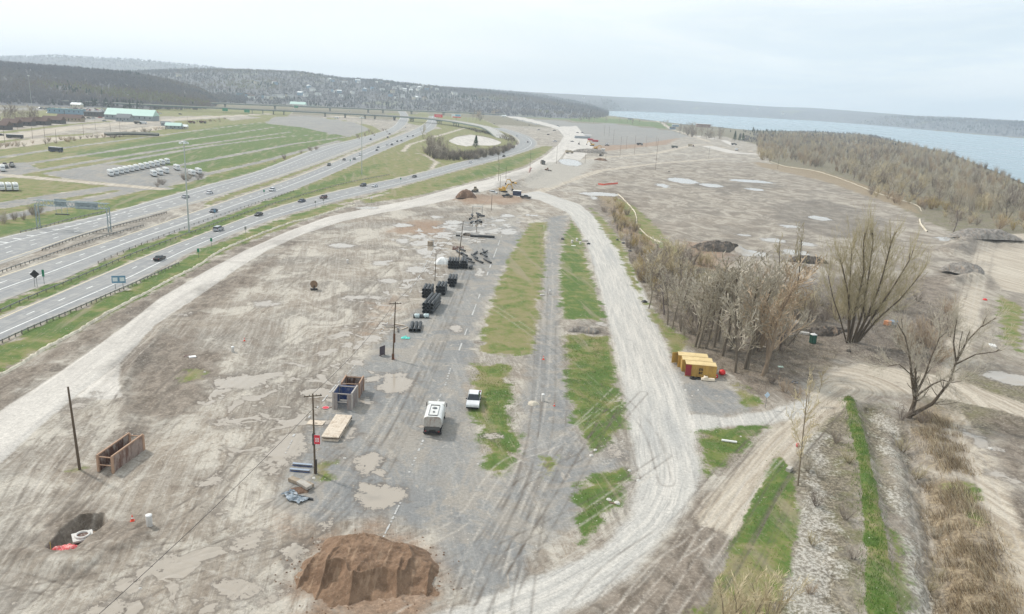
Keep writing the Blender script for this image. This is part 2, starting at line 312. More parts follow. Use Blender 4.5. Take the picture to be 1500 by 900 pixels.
# standing water: (cx, cy, rx, ry) in the photo
WET = [(420,660,26,34),(350,560,36,12),(470,575,34,8),(580,560,25,14),(540,680,14,20),(560,725,40,18),(240,825,20,12),(218,838,14,9),(186,858,16,10),(165,890,24,10),(355,865,45,17),(370,795,20,14),(430,815,16,20),(322,740,12,8),(310,705,14,6),(120,590,14,10),(480,770,10,6),(538,588,12,5),(505,640,14,18),(480,620,8,4),(520,436,14,4),(555,436,16,4),(565,412,18,4),(390,445,18,5),(590,352,10,4),(612,347,12,3),(603,356,7,2),(626,352,9,3),(640,333,6,2),(735,322,9,2),(722,330,10,2),(760,327,7,1.5),(650,345,8,3),(625,368,16,6),(610,395,20,5),(590,330,18,3),(702,400,8,5),(668,480,8,5),(700,330,12,2),(745,340,14,5),(1000,265,20,4),(970,272,9,3),(1042,272,16,2.5),(1100,266,30,2),(1105,278,12,2),(1100,371,24,5),(1183,358,12,3),(1165,370,20,4),(1440,650,18,12),(1468,700,14,22),(1480,555,34,10),(1200,320,14,3),(1130,352,16,3),(1158,332,12,2),(1090,345,9,2),(870,290,5,3),(835,238,16,5),(905,665,14,10),(700,352,10,3),(745,316,12,2.5),(640,318,12,2),(665,326,14,3),(780,316,10,1.5),(550,556,9,5),(330,620,20,8),(385,555,16,8),(270,462,10,4),(500,360,20,4),(560,385,14,4),(880,475,8,3),(720,640,5,3),(1395,352,20,4),(150,700,20,5),(880,285,30,2.5),(20,880,10,5),(540,305,20,2)]
reg('pudz', [(300,560),(440,500),(545,440),(600,380),(560,345),(640,325),(780,312),(760,345),(690,360),(660,400),(610,440),(560,520),(500,600),(450,680),(440,740),(380,800),(300,760),(290,700),(350,640),(280,600)])
reg('pudz', [(130,570),(178,560),(180,640),(120,640)]); reg('pudz', [(540,640),(600,560),(640,540),(620,620),(560,760),(520,740)]); reg('pudz', [(180,800),(330,780),(420,860),(300,925),(150,925)])
rln('dark', [(176,535),(232,474),(300,427),(345,397),(390,370),(440,347),(500,327)], 3.2); rln('dark', [(60,382),(140,351),(210,328),(240,319)], 9); rln('dark', [(1340,650),(1362,720),(1376,800),(1386,925)], 4); rln('dark', [(0,602),(120,521),(230,438),(300,396),(360,365)], 1.0); rln('dark', [(182,640),(180,590),(186,552),(210,535)], 3.5); rln('brow', [(30,810),(60,832),(120,838),(190,800),(205,770)], 4)  # haul road edge and ditch lines are shade painted into the ground colour
PITPOLY = [(70,802),(92,778),(118,757),(150,754),(156,765),(128,785),(108,803),(80,806)]
# hand-laid tyre tracks: polylines and half gauge
TRK = [[(0,900),(110,770),(250,650),(420,520),(600,380)],[(40,925),(180,780),(330,690),(450,560),(560,440)],[(0,820),(100,680),(150,600),(180,560),(300,440)],[(60,925),(230,840),(400,790),(470,750),(560,620),(640,470),(690,360)],[(300,925),(420,810),(520,700),(600,560),(680,380)],[(0,760),(70,640),(140,600),(175,570)],
 [(660,925),(700,800),(760,700),(790,600),(800,500),(805,400),(800,330)],[(690,880),(730,780),(770,690),(785,600),(790,480)],[(760,925),(770,850),(790,740),(830,660),(900,600)],[(600,800),(680,760),(740,680),(830,640),(915,560)],[(840,560),(900,620),(930,700)],[(700,430),(800,500),(900,590)],[(560,925),(700,840),(850,760),(950,690)],[(0,870),(120,850),(250,820),(400,740),(500,660)],[(0,845),(150,880),(300,925)],
 [(1200,590),(1120,680),(1060,780),(960,925)],[(1230,600),(1150,690),(1090,790),(1000,925)],[(1480,925),(1440,790),(1400,660),(1340,570),(1240,560)],[(1445,350),(1430,450),(1390,560),(1420,640),(1480,800)],[(700,300),(600,330),(480,380),(380,450),(250,560),(200,640),(60,800)],[(760,300),(640,330),(560,400),(480,500),(380,640),(250,800)],[(830,270),(900,252),(1000,240),(1150,250)],[(900,330),(1000,300),(1150,290),(1280,320)],[(640,250),(700,262),(800,262)],[(850,250),(960,270),(1080,300),(1200,360)],[(880,600),(820,700),(720,860),(700,925)],[(820,925),(900,830),(1000,760),(1060,690),(1160,600)],[(870,925),(960,850),(1040,740),(1120,640)]]
def sdist(poly, X, Y, cap=8.0):
    """signed distance to a polygon, + inside, clipped at cap; only points near its box are worked out"""
    out = np.full(X.shape, -cap, np.float32)
    x0, y0 = poly.min(0)-cap; x1, y1 = poly.max(0)+cap
    I = np.nonzero((X > x0) & (X < x1) & (Y > y0) & (Y < y1))[0]
    if not len(I): return out
    x = X[I]; y = Y[I]; d2 = np.full(len(I), 1e18); ins = np.zeros(len(I), bool); n = len(poly)
    for i in range(n):
        ax, ay = poly[i]; bx, by = poly[(i+1) % n]; ex, ey = bx-ax, by-ay
        t = np.clip(((x-ax)*ex+(y-ay)*ey)/(ex*ex+ey*ey+1e-9), 0, 1)
        d2 = np.minimum(d2, (x-ax-t*ex)**2+(y-ay-t*ey)**2)
        if ay != by:
            c = ((ay > y) != (by > y)) & (x < (bx-ax)*(y-ay)/(by-ay)+ax); ins ^= c
    d = np.sqrt(d2); out[I] = np.clip(np.where(ins, d, -d), -cap, cap); return out
def ldist(pl, X, Y, cap=40.0, want=False):
    """unsigned distance (and signed lateral, along) to a polyline"""
    D = np.full(X.shape, cap, np.float32); L = np.zeros(X.shape, np.float32); S = np.zeros(X.shape, np.float32)
    x0, y0 = pl.min(0)-cap; x1, y1 = pl.max(0)+cap
    I = np.nonzero((X > x0) & (X < x1) & (Y > y0) & (Y < y1))[0]
    if len(I):
        x = X[I]; y = Y[I]; best = np.full(len(I), 1e18); lat = np.zeros(len(I)); al = np.zeros(len(I)); s = 0
        for i in range(len(pl)-1):
            ax, ay = pl[i]; bx, by = pl[i+1]; ex, ey = bx-ax, by-ay; ll = math.hypot(ex, ey)+1e-9
            t = np.clip(((x-ax)*ex+(y-ay)*ey)/(ll*ll), 0, 1); d2 = (x-ax-t*ex)**2+(y-ay-t*ey)**2
            b = d2 < best; best = np.where(b, d2, best)
            if want:
                cr = (ex*(y-ay)-ey*(x-ax))/ll; lat = np.where(b, np.sign(cr)*np.sqrt(d2), lat); al = np.where(b, s+t*ll, al)
            s += ll
        D[I] = np.minimum(np.sqrt(best), cap); L[I] = lat; S[I] = al
    return (D, L, S) if want else D
# ------------------------------------------------------------------ value noise for relief
def vnoise(X, Y, sc, seed=0):
    x = X*sc+seed*17.13; y = Y*sc+seed*9.77; xi = np.floor(x).astype(np.int64); yi = np.floor(y).astype(np.int64)
    fx = x-xi; fy = y-yi; fx = fx*fx*(3-2*fx); fy = fy*fy*(3-2*fy)
    def h(a, b):
        n = (a*374761393+b*668265263+seed*1442695041) & 0xffffffff; n = ((n ^ (n >> 13))*1274126177) & 0xffffffff
        return ((n ^ (n >> 16)) & 0xffff)/65535.0
    return (h(xi, yi)*(1-fx)+h(xi+1, yi)*fx)*(1-fy)+(h(xi, yi+1)*(1-fx)+h(xi+1, yi+1)*fx)*fy
def fbm(X, Y, sc, seed=0, oct=4):
    r = 0; a = .5
    for o in range(oct): r = r+a*(vnoise(X, Y, sc*2**o, seed+o)-.5)*2; a *= .5
    return r
# ------------------------------------------------------------------ the ground sheet
def rows():
    ys = [-260., -180., -120., -70., -30., 0., 20., 35., 45.]
    y = 52.0
    while y < 8400:
        ys.append(y); y += max(.10, y*y/(FPX*CAMZ)*1.75)
        if y > 900: y += (y-900)*.012
    ys += [8900, 9400, 9900]
    return np.array(ys)
YR = rows()
UC = np.r_[-1.5, -1.4, -1.3, -1.2, -1.1, -1.0, -.92, np.linspace(-.86, .86, 980), .92, 1.0, 1.1, 1.2, 1.3, 1.4, 1.5]
GX = np.clip(np.maximum(YR, 52)[:, None]*UC[None, :], -14900, 14900); GY = np.repeat(YR[:, None], len(UC), 1)
NR, NC = GX.shape; X = GX.ravel(); Y = GY.ravel()
KEYS = ['pudz', 'dull', 'pale', 'grav', 'beig', 'asph', 'gras', 'lush', 'brow', 'redd', 'dark', 'stra', 'lime', 'scru']
SD = {}
for k in KEYS:
    cp = 22.0 if k in ('brow', 'dark', 'stra', 'scru', 'redd', 'dull') else 8.0
    a = np.full(X.shape, -cp, np.float32)
    for ty, pl, w in REG[k]:
        a = np.maximum(a, np.clip(sdist(pl, X, Y, cp)*w, -cp, cp) if ty == 'poly' else np.clip(w/2-ldist(pl, X, Y), -8, 8))
    SD[k] = a
cut = sdist(wpoly([(690,197),(706,199),(722,203),(736,209),(728,213),(712,214),(694,213),(684,215),(668,212),(656,207),(668,200)]), X, Y)
for k in ('asph', 'beig'):
    for ty, pl, w in REG[k]:
        if ty == 'line': cut = np.maximum(cut, np.clip(w/2-ldist(pl, X, Y), -8, 8))
        elif pl[:, 0].mean() < -100 and pl[:, 1].mean() > 150: cut = np.maximum(cut, sdist(pl, X, Y))
SD['gras'] = np.minimum(SD['gras'], -cut)
SD['scru'] = np.maximum(SD['scru'], np.where((Y > 1500) & (SD['gras'] < 0), np.minimum(8, (Y-1500)/20), -8)).astype(np.float32)
wet = np.full(X.shape, -4., np.float32)
for cx, cy, rx, ry in WET:
    c = P(cx, cy); ax = abs(P(cx+rx, cy)[0]-P(cx-rx, cy)[0])/2; by = abs(P(cx, cy-ry)[1]-P(cx, cy+ry)[1])/2
    q = np.sqrt(((X-c[0])/ax)**2+((Y-c[1])/by)**2)
    I = q < 4; wet[I] = np.maximum(wet[I], ((1-q[I])*min(ax, by)).astype(np.float32))
flow = np.stack([X*.97+Y*.20, Y*.97-X*.20, np.zeros_like(X)], 1).astype(np.float32)
def centre(a, b, n=60):
    A = spline(wpoly(a), n); B = spline(wpoly(b), n); return (A+B)/2
CL = {'haul': centre(HAUL_U, HAUL_L), 'mid': centre(MID_L, MID_R), 'dia': centre(DIA_L, DIA_R)}
for k, m in (('dia', SD['beig'] > -1.5), ('mid', SD['grav'] > -1.5), ('haul', sdist(wpoly(closed(HAUL_U, HAUL_L)), X, Y) > -1.5)):
    D, L, S = ldist(CL[k], X, Y, 30, True); ok = m & (D < 26); flow[ok, 0] = L[ok]; flow[ok, 1] = S[ok]
rut = np.zeros(X.shape, np.float32)
prng = random.Random(3)
tr = [spline(wpoly(t), 40) for t in TRK]
for t in list(tr):
    for _ in range(1):
        o = np.array([prng.uniform(-6, 6), prng.uniform(-6, 6)]); w = np.linspace(prng.uniform(-3, 3), prng.uniform(-3, 3), len(t))
        tr.append(t+o+np.stack([w, w*.3], 1))
for j, t in enumerate(tr):
    D = ldist(t, X, Y, 3.0); g = (.95, .8, 1.05)[j % 3]
    rut += ((-.6 if j % 3 else .6)*np.exp(-((D-g)/.19)**2)*(D < 2.4)).astype(np.float32)
rut = np.clip(rut, -1.4, 1.4)
Z = np.zeros_like(X)
near = Y < 420
Z += np.where(near, .12*fbm(X, Y, .12, 3, 5)+.07*fbm(X, Y, .9, 8, 4), 0)
Z -= np.abs(rut)*.07
rough = np.clip(np.maximum(SD['brow'], np.maximum(SD['scru'], SD['dark']))/2, 0, 1)
Z += rough*(.28*fbm(X, Y, .35, 5, 5)+.10)
smoothz = np.clip(np.maximum(SD['pale'], SD['asph'])+.5, 0, 1); Z *= (1-.75*smoothz)
Z += np.clip(SD['pale']*.25, 0, .25)*(Y < 600)
def ridge(pts, h, w, wob=.35):
    global Z
    D = ldist(spline(wpoly(pts), 60), X, Y, 4*w+4); D = D*(1+wob*fbm(X, Y, .25, 11, 3))
    Z = Z+h*np.exp(-(D/w)**2)*(1+.35*fbm(X, Y, .8, 21, 3))
ridge([(1243,588),(1262,650),(1276,720),(1296,800),(1312,925)], .9, 1.6, .1); ridge([(1330,640),(1358,720),(1372,800),(1385,925)], -1.9, 2.2)
ridge([(1275,600),(1292,700),(1318,925)], -.7, 1.8, .1); ridge([(600,318),(690,296),(750,274),(800,252)], .0, 2.0)
ridge([(690,292),(745,275),(795,250)], 1.3, 3.5, .5); ridge([(1040,360),(1080,368)], 2.0, 3.5, .5); ridge([(1390,370),(1430,352),(1500,356)], 2.2, 5, .5)
ridge([(1395,415),(1430,405)], 1.8, 3.5, .5); ridge([(1165,390),(1200,395)], 1.4, 2.5, .6); ridge([(1130,455),(1210,480),(1260,510)], .9, 2.5, .6); ridge([(1290,520),(1370,530)], .8, 3, .6)
ridge([(745,166),(800,167),(850,171),(985,184)], 4.5, 45, .1); ridge([(850,485),(880,484)], .5, 1.5, .5); ridge([(700,560),(702,600)],.12,.8); ridge([(835,640),(800,700)],.1,.8)
ridge([(40,815),(80,828),(130,820),(190,790)], .55, 1.6, .5); ridge([(190,640),(182,590),(186,550),(240,480)], .45, 1.3, .6)
for q in (A_U, B_U, C_L): pass
for a, b in ((A_U, A_L), (B_U, B_L), (C_U, C_L)):
    s = sdist(wpoly(closed(a, b)), X, Y); Z = np.where(s > -1.5, Z*np.clip(-s/1.5, 0, 1)*.5, Z)
pit = sdist(wpoly(PITPOLY), X, Y, 3); Z -= 1.7*np.clip((pit+.25)/.7, 0, 1)
SD['brow'] = np.where(pit > 0, 4, SD['brow']); SD['redd'] = np.where((pit > .9), 3, SD['redd']); wet = np.where(pit > -1, -4, wet)
lk = sdist(wpoly(LAKE), X, Y, 12); Z = np.where(lk > -4, -np.clip((lk+4)/6, 0, 1)*1.6+Z*np.clip(-lk/4, 0, 1), Z)
V = np.stack([X, Y, Z], 1)
idx = np.arange(NR*NC).reshape(NR, NC)
F = np.stack([idx[:-1, :-1], idx[:-1, 1:], idx[1:, 1:], idx[1:, :-1]], -1).reshape(-1, 4)
def ground_z(x, y):
    """height of the sheet near x,y"""
    j = int(np.clip(np.searchsorted(YR, y)-1, 0, NR-2)); xr = GX[j]; i = int(np.clip(np.searchsorted(xr, x), 0, NC-1)); return float(Z[j*NC+i])
# ------------------------------------------------------------------ ground material
def ground_material():
    m, t, b = material('worn_ground')
    pos = t.new('ShaderNodeNewGeometry').outputs['Position']
    fl = t.attr('flow', True)
    nb = t.noise(pos, .035, 5, .6); nm = t.noise(pos, .22, 7, .62, .3); nf = t.noise(pos, 2.2, 5, .7); nfine = t.noise(pos, 9, 2, .7)
    st1 = t.noise(t.mapping(fl, (.9, .045, 1)), 1.0, 5, .68, .35); st2 = t.noise(t.mapping(fl, (.22, .02, 1), loc=(7, 3, 0)), 1.0, 5, .6, .5)
    lump = t.noise(t.mapping(pos, (1, .55, 1), rot=(0, 0, .5)), .55, 6, .65, .6)
    C = lambda r, g, bb: tuple(lin((r, g, bb)))
    big = t.math('MULTIPLY', t.math('SUBTRACT', t.noise(pos, .06, 4, .6), .5), 26.0)
    # base: tan grey dirt with trodden streaks
    base = t.mix(t.ramp(nb, .36, .64), C(150, 143, 134), C(170, 158, 144))
    stf = t.noise(t.mapping(fl, (2.6, .10, 1), loc=(1, 9, 0)), 1.0, 6, .72, .2)
    pat = t.noise(t.mapping(pos, (1, .7, 1), rot=(0, 0, .9)), .09, 8, .70, 1.2); crk = t.noise(pos, .75, 8, .75, .9)
    base = t.mix(t.ramp(pat, .48, .60), base, C(206, 198, 186)); base = t.mix(t.math('MULTIPLY', t.ramp(pat, .47, .37), .7), base, C(134, 120, 106))
    base = t.mix(t.ramp(st1, .42, .66, 0, .45), base, C(202, 196, 187)); base = t.mix(t.ramp(st2, .54, .68, 0, .45), base, C(126, 114, 102))
    base = t.mix(t.ramp(stf, .52, .66, 0, .5), base, C(132, 121, 109)); base = t.mix(t.ramp(stf, .46, .34, 0, .45), base, C(208, 201, 191))
    base = t.mix(t.ramp(crk, .54, .64, 0, .55), base, C(206, 200, 191)); base = t.mix(t.ramp(crk, .45, .36, 0, .6), base, C(116, 104, 93))
    dull = t.ramp(t.math('ADD', t.attr('dull'), big), -6, 6, 0, 1); base = t.mix(t.math('MULTIPLY', dull, .5), base, t.mix(t.ramp(pat, .4, .6), C(128, 118, 107), C(170, 159, 145)))
    edge = t.math('ADD', t.math('MULTIPLY', t.math('SUBTRACT', nm, .5), 9.0), t.math('MULTIPLY', t.math('SUBTRACT', nf, .5), 3.0))
    def mask(k, w=.5, amp=.35, bias=0.0, blot=0.0):
        x = t.math('ADD', t.attr(k), t.math('MULTIPLY', edge, amp))
        if blot: x = t.math('ADD', x, t.math('MULTIPLY', big, blot))
        return t.ramp(x, -w+bias, w+bias)
    col = base
    scr = t.mix(t.ramp(nf, .38, .62), C(112, 104, 88), C(160, 150, 132)); scr = t.mix(t.ramp(nm, .45, .62), scr, C(128, 124, 92)); scr = t.mix(t.math('MULTIPLY', t.ramp(lump, .56, .64), .7), scr, C(92, 84, 70))
    col = t.mix(mask('scru', 2.5, 1.4, 0, .5), col, scr)
    brn = t.mix(t.ramp(lump, .36, .64), C(104, 92, 80), C(152, 139, 126)); brn = t.mix(t.ramp(nf, .5, .72, 0, .7), brn, C(172, 163, 152))
    col = t.mix(t.math('MULTIPLY', mask('brow', 2.4, 1.4, .6, .75), .85), col, brn)
    col = t.mix(t.math('MULTIPLY', mask('redd', 4.0, 2.0, 1.5, .5), .72), col, t.mix(nf, C(146, 112, 86), C(184, 156, 132)))
    asp = t.mix(t.ramp(nb, .35, .65), C(140, 142, 144), C(156, 156, 155)); asp = t.mix(t.ramp(crk, .55, .66, 0, .7), asp, C(186, 182, 176)); asp = t.mix(t.ramp(crk, .44, .34, 0, .6), asp, C(112, 112, 112)); asp = t.mix(t.ramp(st1, .46, .70, 0, .45), asp, C(184, 181, 176)); asp = t.mix(t.ramp(pat, .50, .60, 0, .7), asp, C(170, 162, 152)); asp = t.mix(t.ramp(lump, .58, .68, 0, .8), asp, C(190, 182, 172)); asp = t.mix(t.ramp(nm, .50, .60, 0, .45), asp, C(168,160,150))
    col = t.mix(t.math('MULTIPLY', mask('asph', 1.6, 1.1, 0, .2), .9), col, asp)
    col = t.mix(mask('beig', .9, .4), col, t.mix(t.ramp(st1, .35, .65), C(180, 167, 151), C(216, 206, 191)))
    gv = t.mix(t.ramp(st1, .38, .66), C(202, 199, 194), C(224, 219, 212)); gv = t.mix(t.ramp(st2, .52, .70, 0, .6), gv, C(184, 184, 183)); gv = t.mix(t.ramp(stf, .50, .64, 0, .55), gv, C(166, 163, 160)); gv = t.mix(t.ramp(crk, .56, .66, 0, .4), gv, C(160, 156, 152)); gv = t.mix(t.ramp(nf, .6, .75, 0, .4), gv, C(220, 216, 210))
    col = t.mix(mask('grav', .8, .3), col, gv)
    pl = t.mix(t.ramp(st2, .4, .64), C(224, 218, 211), C(204, 198, 192)); pl = t.mix(t.ramp(st1, .5, .75, 0, .5), pl, C(232, 227, 220)); pl = t.mix(t.ramp(stf, .52, .66, 0, .4), pl, C(186, 180, 174))
    col = t.mix(mask('pale', .35, .12), col, pl)
    drk = t.mix(t.ramp(nf, .4, .62), C(72, 66, 60), C(138, 131, 124)); col = t.mix(t.math('MULTIPLY', mask('dark', 4.5, 2.4, 2.0, 1.1), .42), col, drk)
    col = t.mix(t.math('MULTIPLY', mask('stra', 3.0, 1.4, .8, .5), .85), col, t.mix(t.ramp(nf, .36, .64), C(134, 116, 92), C(178, 160, 132)))
    lm = t.mix(t.ramp(nf, .4, .6), C(160, 153, 143), C(210, 205, 197)); col = t.mix(t.math('MULTIPLY', mask('lime', 1.4, 1.7, .5, .3), .82), col, lm)
    # grass: dry to lush
    lush = t.math('ADD', t.ramp(t.math('ADD', t.attr('lush'), t.math('ADD', edge, big)), -7, 7, -.06, .16), t.math('ADD', nm, t.math('MULTIPLY', t.math('SUBTRACT', nf, .5), .5)))
    g = t.mix(t.ramp(lush, .38, .54), C(152, 144, 100), C(120, 132, 66)); g = t.mix(t.ramp(lush, .50, .68), g, C(90, 117, 50)); g = t.mix(t.ramp(nfine, .52, .70, 0, .5), g, C(72, 92, 42))
    g = t.mix(t.ramp(st2, .52, .66, 0, .6), g, C(164, 152, 128)); g = t.mix(t.ramp(crk, .55, .64, 0, .6), g, C(158, 146, 118)); g = t.mix(t.ramp(stf, .56, .68, 0, .5), g, C(172, 160, 138))
    col = t.mix(mask('gras', .7, 1.0, .5, .12), col, g)
    # tyre ruts
    r = t.attr('rut'); rm = t.math('MULTIPLY', t.ramp(t.math('ADD', nm, t.math('MULTIPLY', nf, .4)), .5, .8), 1.0)
    col = t.mix(t.math('MULTIPLY', t.math('MULTIPLY', t.math('MAXIMUM', r, 0.0), rm), .8, clamp=True), col, C(206, 198, 188))
    col = t.mix(t.math('MULTIPLY', t.math('MULTIPLY', t.math('MAXIMUM', t.math('MULTIPLY', r, -1.0), 0.0), rm), .8, clamp=True), col, C(108, 99, 90))
    # stones and crumbs
    vo = t.new('ShaderNodeTexVoronoi'); vo.inputs['Scale'].default_value = 1.3; t.l.new(pos, vo.inputs['Vector'])
    peb = t.math('MULTIPLY', t.ramp(vo.outputs['Distance'], .16, .10), t.ramp(nm, .52, .62)); col = t.mix(t.math('MULTIPLY', peb, .75), col, C(222, 217, 208))
    # fine grain
    gr = t.math('MULTIPLY', t.ramp(nfine, .25, .75, .84, 1.16, False), t.ramp(nf, .25, .75, .53, .93, False)); mul = t.new('ShaderNodeMix', data_type='RGBA', blend_type='MULTIPLY'); mul.inputs[0].default_value = 1.0
    t.l.new(col, mul.inputs[6]); cc = t.new('ShaderNodeCombineColor')
    for i in range(3): t.l.new(t.math('MULTIPLY', gr, (1.02, 1.008, .975)[i]), cc.inputs[i])
    t.l.new(cc.outputs[0], mul.inputs[7]); col = mul.outputs[2]
    # puddles
    pz = t.math('ADD', t.noise(pos, .17, 5, .55, .9), t.ramp(t.math('ADD', t.attr('pudz'), big), -5, 7, -.3, .0)); col = t.mix(t.math('MULTIPLY', t.ramp(pz, .475, .525), .6), col, C(112, 103, 93)); pzm = t.ramp(pz, .53, .545)
    w = t.math('ADD', t.attr('wet'), t.math('ADD', t.math('MULTIPLY', edge, 1.0), t.math('ADD', t.math('MULTIPLY', big, .10), t.math('MULTIPLY', t.math('SUBTRACT', crk, .5), 6.0)))); damp = t.ramp(w, -1.1, .2); wm = t.math('MAXIMUM', t.ramp(w, .25, .5), pzm)
    col = t.mix(t.math('MULTIPLY', damp, .6), col, C(100, 92, 84)); col = t.mix(wm, col, C(164, 154, 141))
    t.l.new(col, b.inputs['Base Color']); t.l.new(t.ramp(wm, 0, 1, .92, .1), b.inputs['Roughness'])
    b.inputs['Specular IOR Level'].default_value = .35
    h = t.math('ADD', t.math('MULTIPLY', nf, .5), t.math('ADD', t.math('MULTIPLY', lump, .9), t.math('MULTIPLY', nfine, .15)))
    bn = t.new('ShaderNodeBump'); bn.inputs['Distance'].default_value = .10; t.l.new(t.ramp(wm, 0, 1, .55, 0), bn.inputs['Strength']); t.l.new(h, bn.inputs['Height']); t.l.new(bn.outputs[0], b.inputs['Normal'])
    return m
GM = ground_material()
fx = X[F].mean(1); fy = Y[F].mean(1)
fs = {k: SD[k][F[:, 0]] for k in KEYS}
owner = np.zeros(len(F), np.int8)
names = ['ground', 'gravel_road', 'haul_road', 'dirt_track', 'grass_verge', 'excavation_pit']
owner[(fs['gras'] > 0)] = 4; owner[(fs['beig'] > 0)] = 3; owner[fs['grav'] > 0] = 1; owner[fs['pale'] > 0] = 2; owner[pit[F[:, 0]] > -.2] = 5
for i, nme in enumerate(names):
    f = F[owner == i]
    if not len(f): continue
    u, inv = np.unique(f, return_inverse=True); f2 = inv.reshape(f.shape)
    at = {k: SD[k][u] for k in KEYS}; at['rut'] = rut[u]; at['wet'] = wet[u]; at['flow'] = flow[u]
    o = link(nme, np_mesh(nme, V[u], f2, GM, at)); tag(o, kind='structure')
# ------------------------------------------------------------------ paved carriageways with markings
def road_material(name, c0, c1):
    m, t, b = material(name); fl = t.attr('flow', True); pos = t.new('ShaderNodeNewGeometry').outputs['Position']
    s1 = t.noise(t.mapping(fl, (.9, .01, 1)), 1.0, 4, .6); n = t.noise(pos, .3, 6, .65); nf = t.noise(pos, 4, 3, .6)
    col = t.mix(t.ramp(s1, .35, .65), tuple(lin(c0)), tuple(lin(c1))); col = t.mix(t.ramp(n, .5, .62, 0, .35), col, tuple(lin((178, 174, 168))))
    ed = t.ramp(t.attr('edge'), .13, .0); col = t.mix(t.math('MULTIPLY', ed, t.ramp(n, .3, .6)), col, tuple(lin((168, 162, 152))))
    col = t.mix(t.ramp(nf, .6, .75, 0, .25), col, tuple(lin((120, 119, 118))))
    t.l.new(col, b.inputs['Base Color']); b.inputs['Roughness'].default_value = .85; return m
ROADM = road_material('aged_asphalt', (130, 131, 132), (148, 147, 144)); SHM = road_material('concrete_deck', (160, 158, 152), (178, 175, 168))
PAINT = M('road_paint', (226, 226, 222), .6, var=.06, scale=.6, dirt=(168, 168, 166), dirtamt=.5); YPAINT = M('yellow_road_paint', (212, 196, 160), .6, var=.05, scale=.6)
def edges(U, L, n, z=0.0):
    A = spline(wpoly(U, z), n); B = spline(wpoly(L, z), n); return A, B
ROADS = {}
def ribbon(name, U, L, z, mat, n=160, thick=0.0, elev=0.0, kind='structure'):
    A, B = edges(U, L, n, elev); k = 9; fr = np.linspace(0, 1, k)
    Pt = A[:, None, :]*(1-fr)[None, :, None]+B[:, None, :]*fr[None, :, None]
    zz = z if np.ndim(z) else np.full(n, z)
    V = np.concatenate([Pt, np.repeat(zz[:, None, None], k, 1)], 2).reshape(-1, 3)
    w = np.linalg.norm(A-B, axis=1); s = np.r_[0, np.cumsum(np.linalg.norm(np.diff((A+B)/2, axis=0), axis=1))]
    fl = np.stack([(fr[None, :]*w[:, None]), np.repeat(s[:, None], k, 1), np.zeros((n, k))], 2).reshape(-1, 3)
    eg = np.repeat(np.minimum(fr, 1-fr)[None, :], n, 0).ravel()
    i = np.arange(n*k).reshape(n, k); F = np.stack([i[:-1, :-1], i[1:, :-1], i[1:, 1:], i[:-1, 1:]], -1).reshape(-1, 4)
    o = link(name, np_mesh(name, V, F, mat, {'flow': fl, 'edge': eg})); tag(o, kind=kind); ROADS[name] = (A, B, s, zz); return o
def stripes(name, key, frs, z):
    """frs: list of (fraction across, width, dash, gap, from, to, yellow)"""
    A, B, s, zz = ROADS[key]; mb = MB()
    for f, wd, dash, gap, u0, u1, yel in frs:
        C = A*(1-f)+B*f; a = u0*s[-1]
        while a < u1*s[-1]-.1:
            b = min(a+(dash if dash else 4.0), u1*s[-1]); q = []
            for u in (a, b):
                c = np.array([np.interp(u, s, C[:, 0]), np.interp(u, s, C[:, 1])]); h = np.interp(u, s, zz)+z
                c2 = np.array([np.interp(min(u+1, s[-1]), s, C[:, 0]), np.interp(min(u+1, s[-1]), s, C[:, 1])]); c1 = np.array([np.interp(u-1, s, C[:, 0]), np.interp(u-1, s, C[:, 1])])
                d = (c2-c1)/(np.linalg.norm(c2-c1)+1e-9); nn = np.array([-d[1], d[0]])*wd/2
                q += [(*(c+nn), h), (*(c-nn), h)]
            mb.add([q[0], q[1], q[3], q[2]], [(0, 1, 2, 3)], 1 if yel else 0); a = b+(gap if dash else 0)
    tag(mb.build(name, [PAINT, YPAINT]), kind='structure')
ribbon('far_carriageway', A_U, A_L, .06, ROADM); ribbon('middle_carriageway', B_U, B_L, .06, ROADM); ribbon('near_carriageway', C_U, C_L, .06, ROADM, 220)
stripes('lane_markings', 'far_carriageway', [(.04, .25, 0, 0, 0, 1, 0), (.30, .35, 0, 0, 0, .33, 0), (.30, .34, 3, 6, .33, .9, 0), (.14, .3, 3, 6, .36, .9, 0), (.48, .34, 3, 9, 0, .9, 0), (.67, .34, 3, 9, 0, .9, 0), (.90, .3, 0, 0, 0, 1, 1)], .01)
stripes('lane_markings', 'middle_carriageway', [(.03, .35, 0, 0, 0, 1, 1), (.29, .34, 3, 9, 0, .95, 0), (.55, .38, 0, 0, 0, 1, 0)], .01)
stripes('lane_markings', 'near_carriageway', [(.05, .3, 0, 0, 0, 1, 1), (.38, .30, 3, 9, 0, .95, 0), (.70, .34, 0, 0, 0, 1, 0)], .01)
# chevrons of the gore on the far carriageway
mb = MB(); A_, B_, s_, z_ = ROADS['far_carriageway']
for k in range(14):
    u = s_[-1]*.028+k*6.5; c = []
    for f, du in ((.15+.010*k, 0), (.295, 3.5)):
        C = A_*(1-f)+B_*f; c.append((np.interp(u+du, s_, C[:, 0]), np.interp(u+du, s_, C[:, 1])))
    (x0, y0), (x1, y1) = c; d = np.array([x1-x0, y1-y0]); d /= np.linalg.norm(d); nn = np.array([-d[1], d[0]])*.4
    mb.add([(x0+nn[0], y0+nn[1], .07), (x0-nn[0], y0-nn[1], .07), (x1-nn[0], y1-nn[1], .07), (x1+nn[0], y1+nn[1], .07)], [(0, 1, 2, 3)])
tag(mb.build('gore_markings', PAINT), kind='structure')
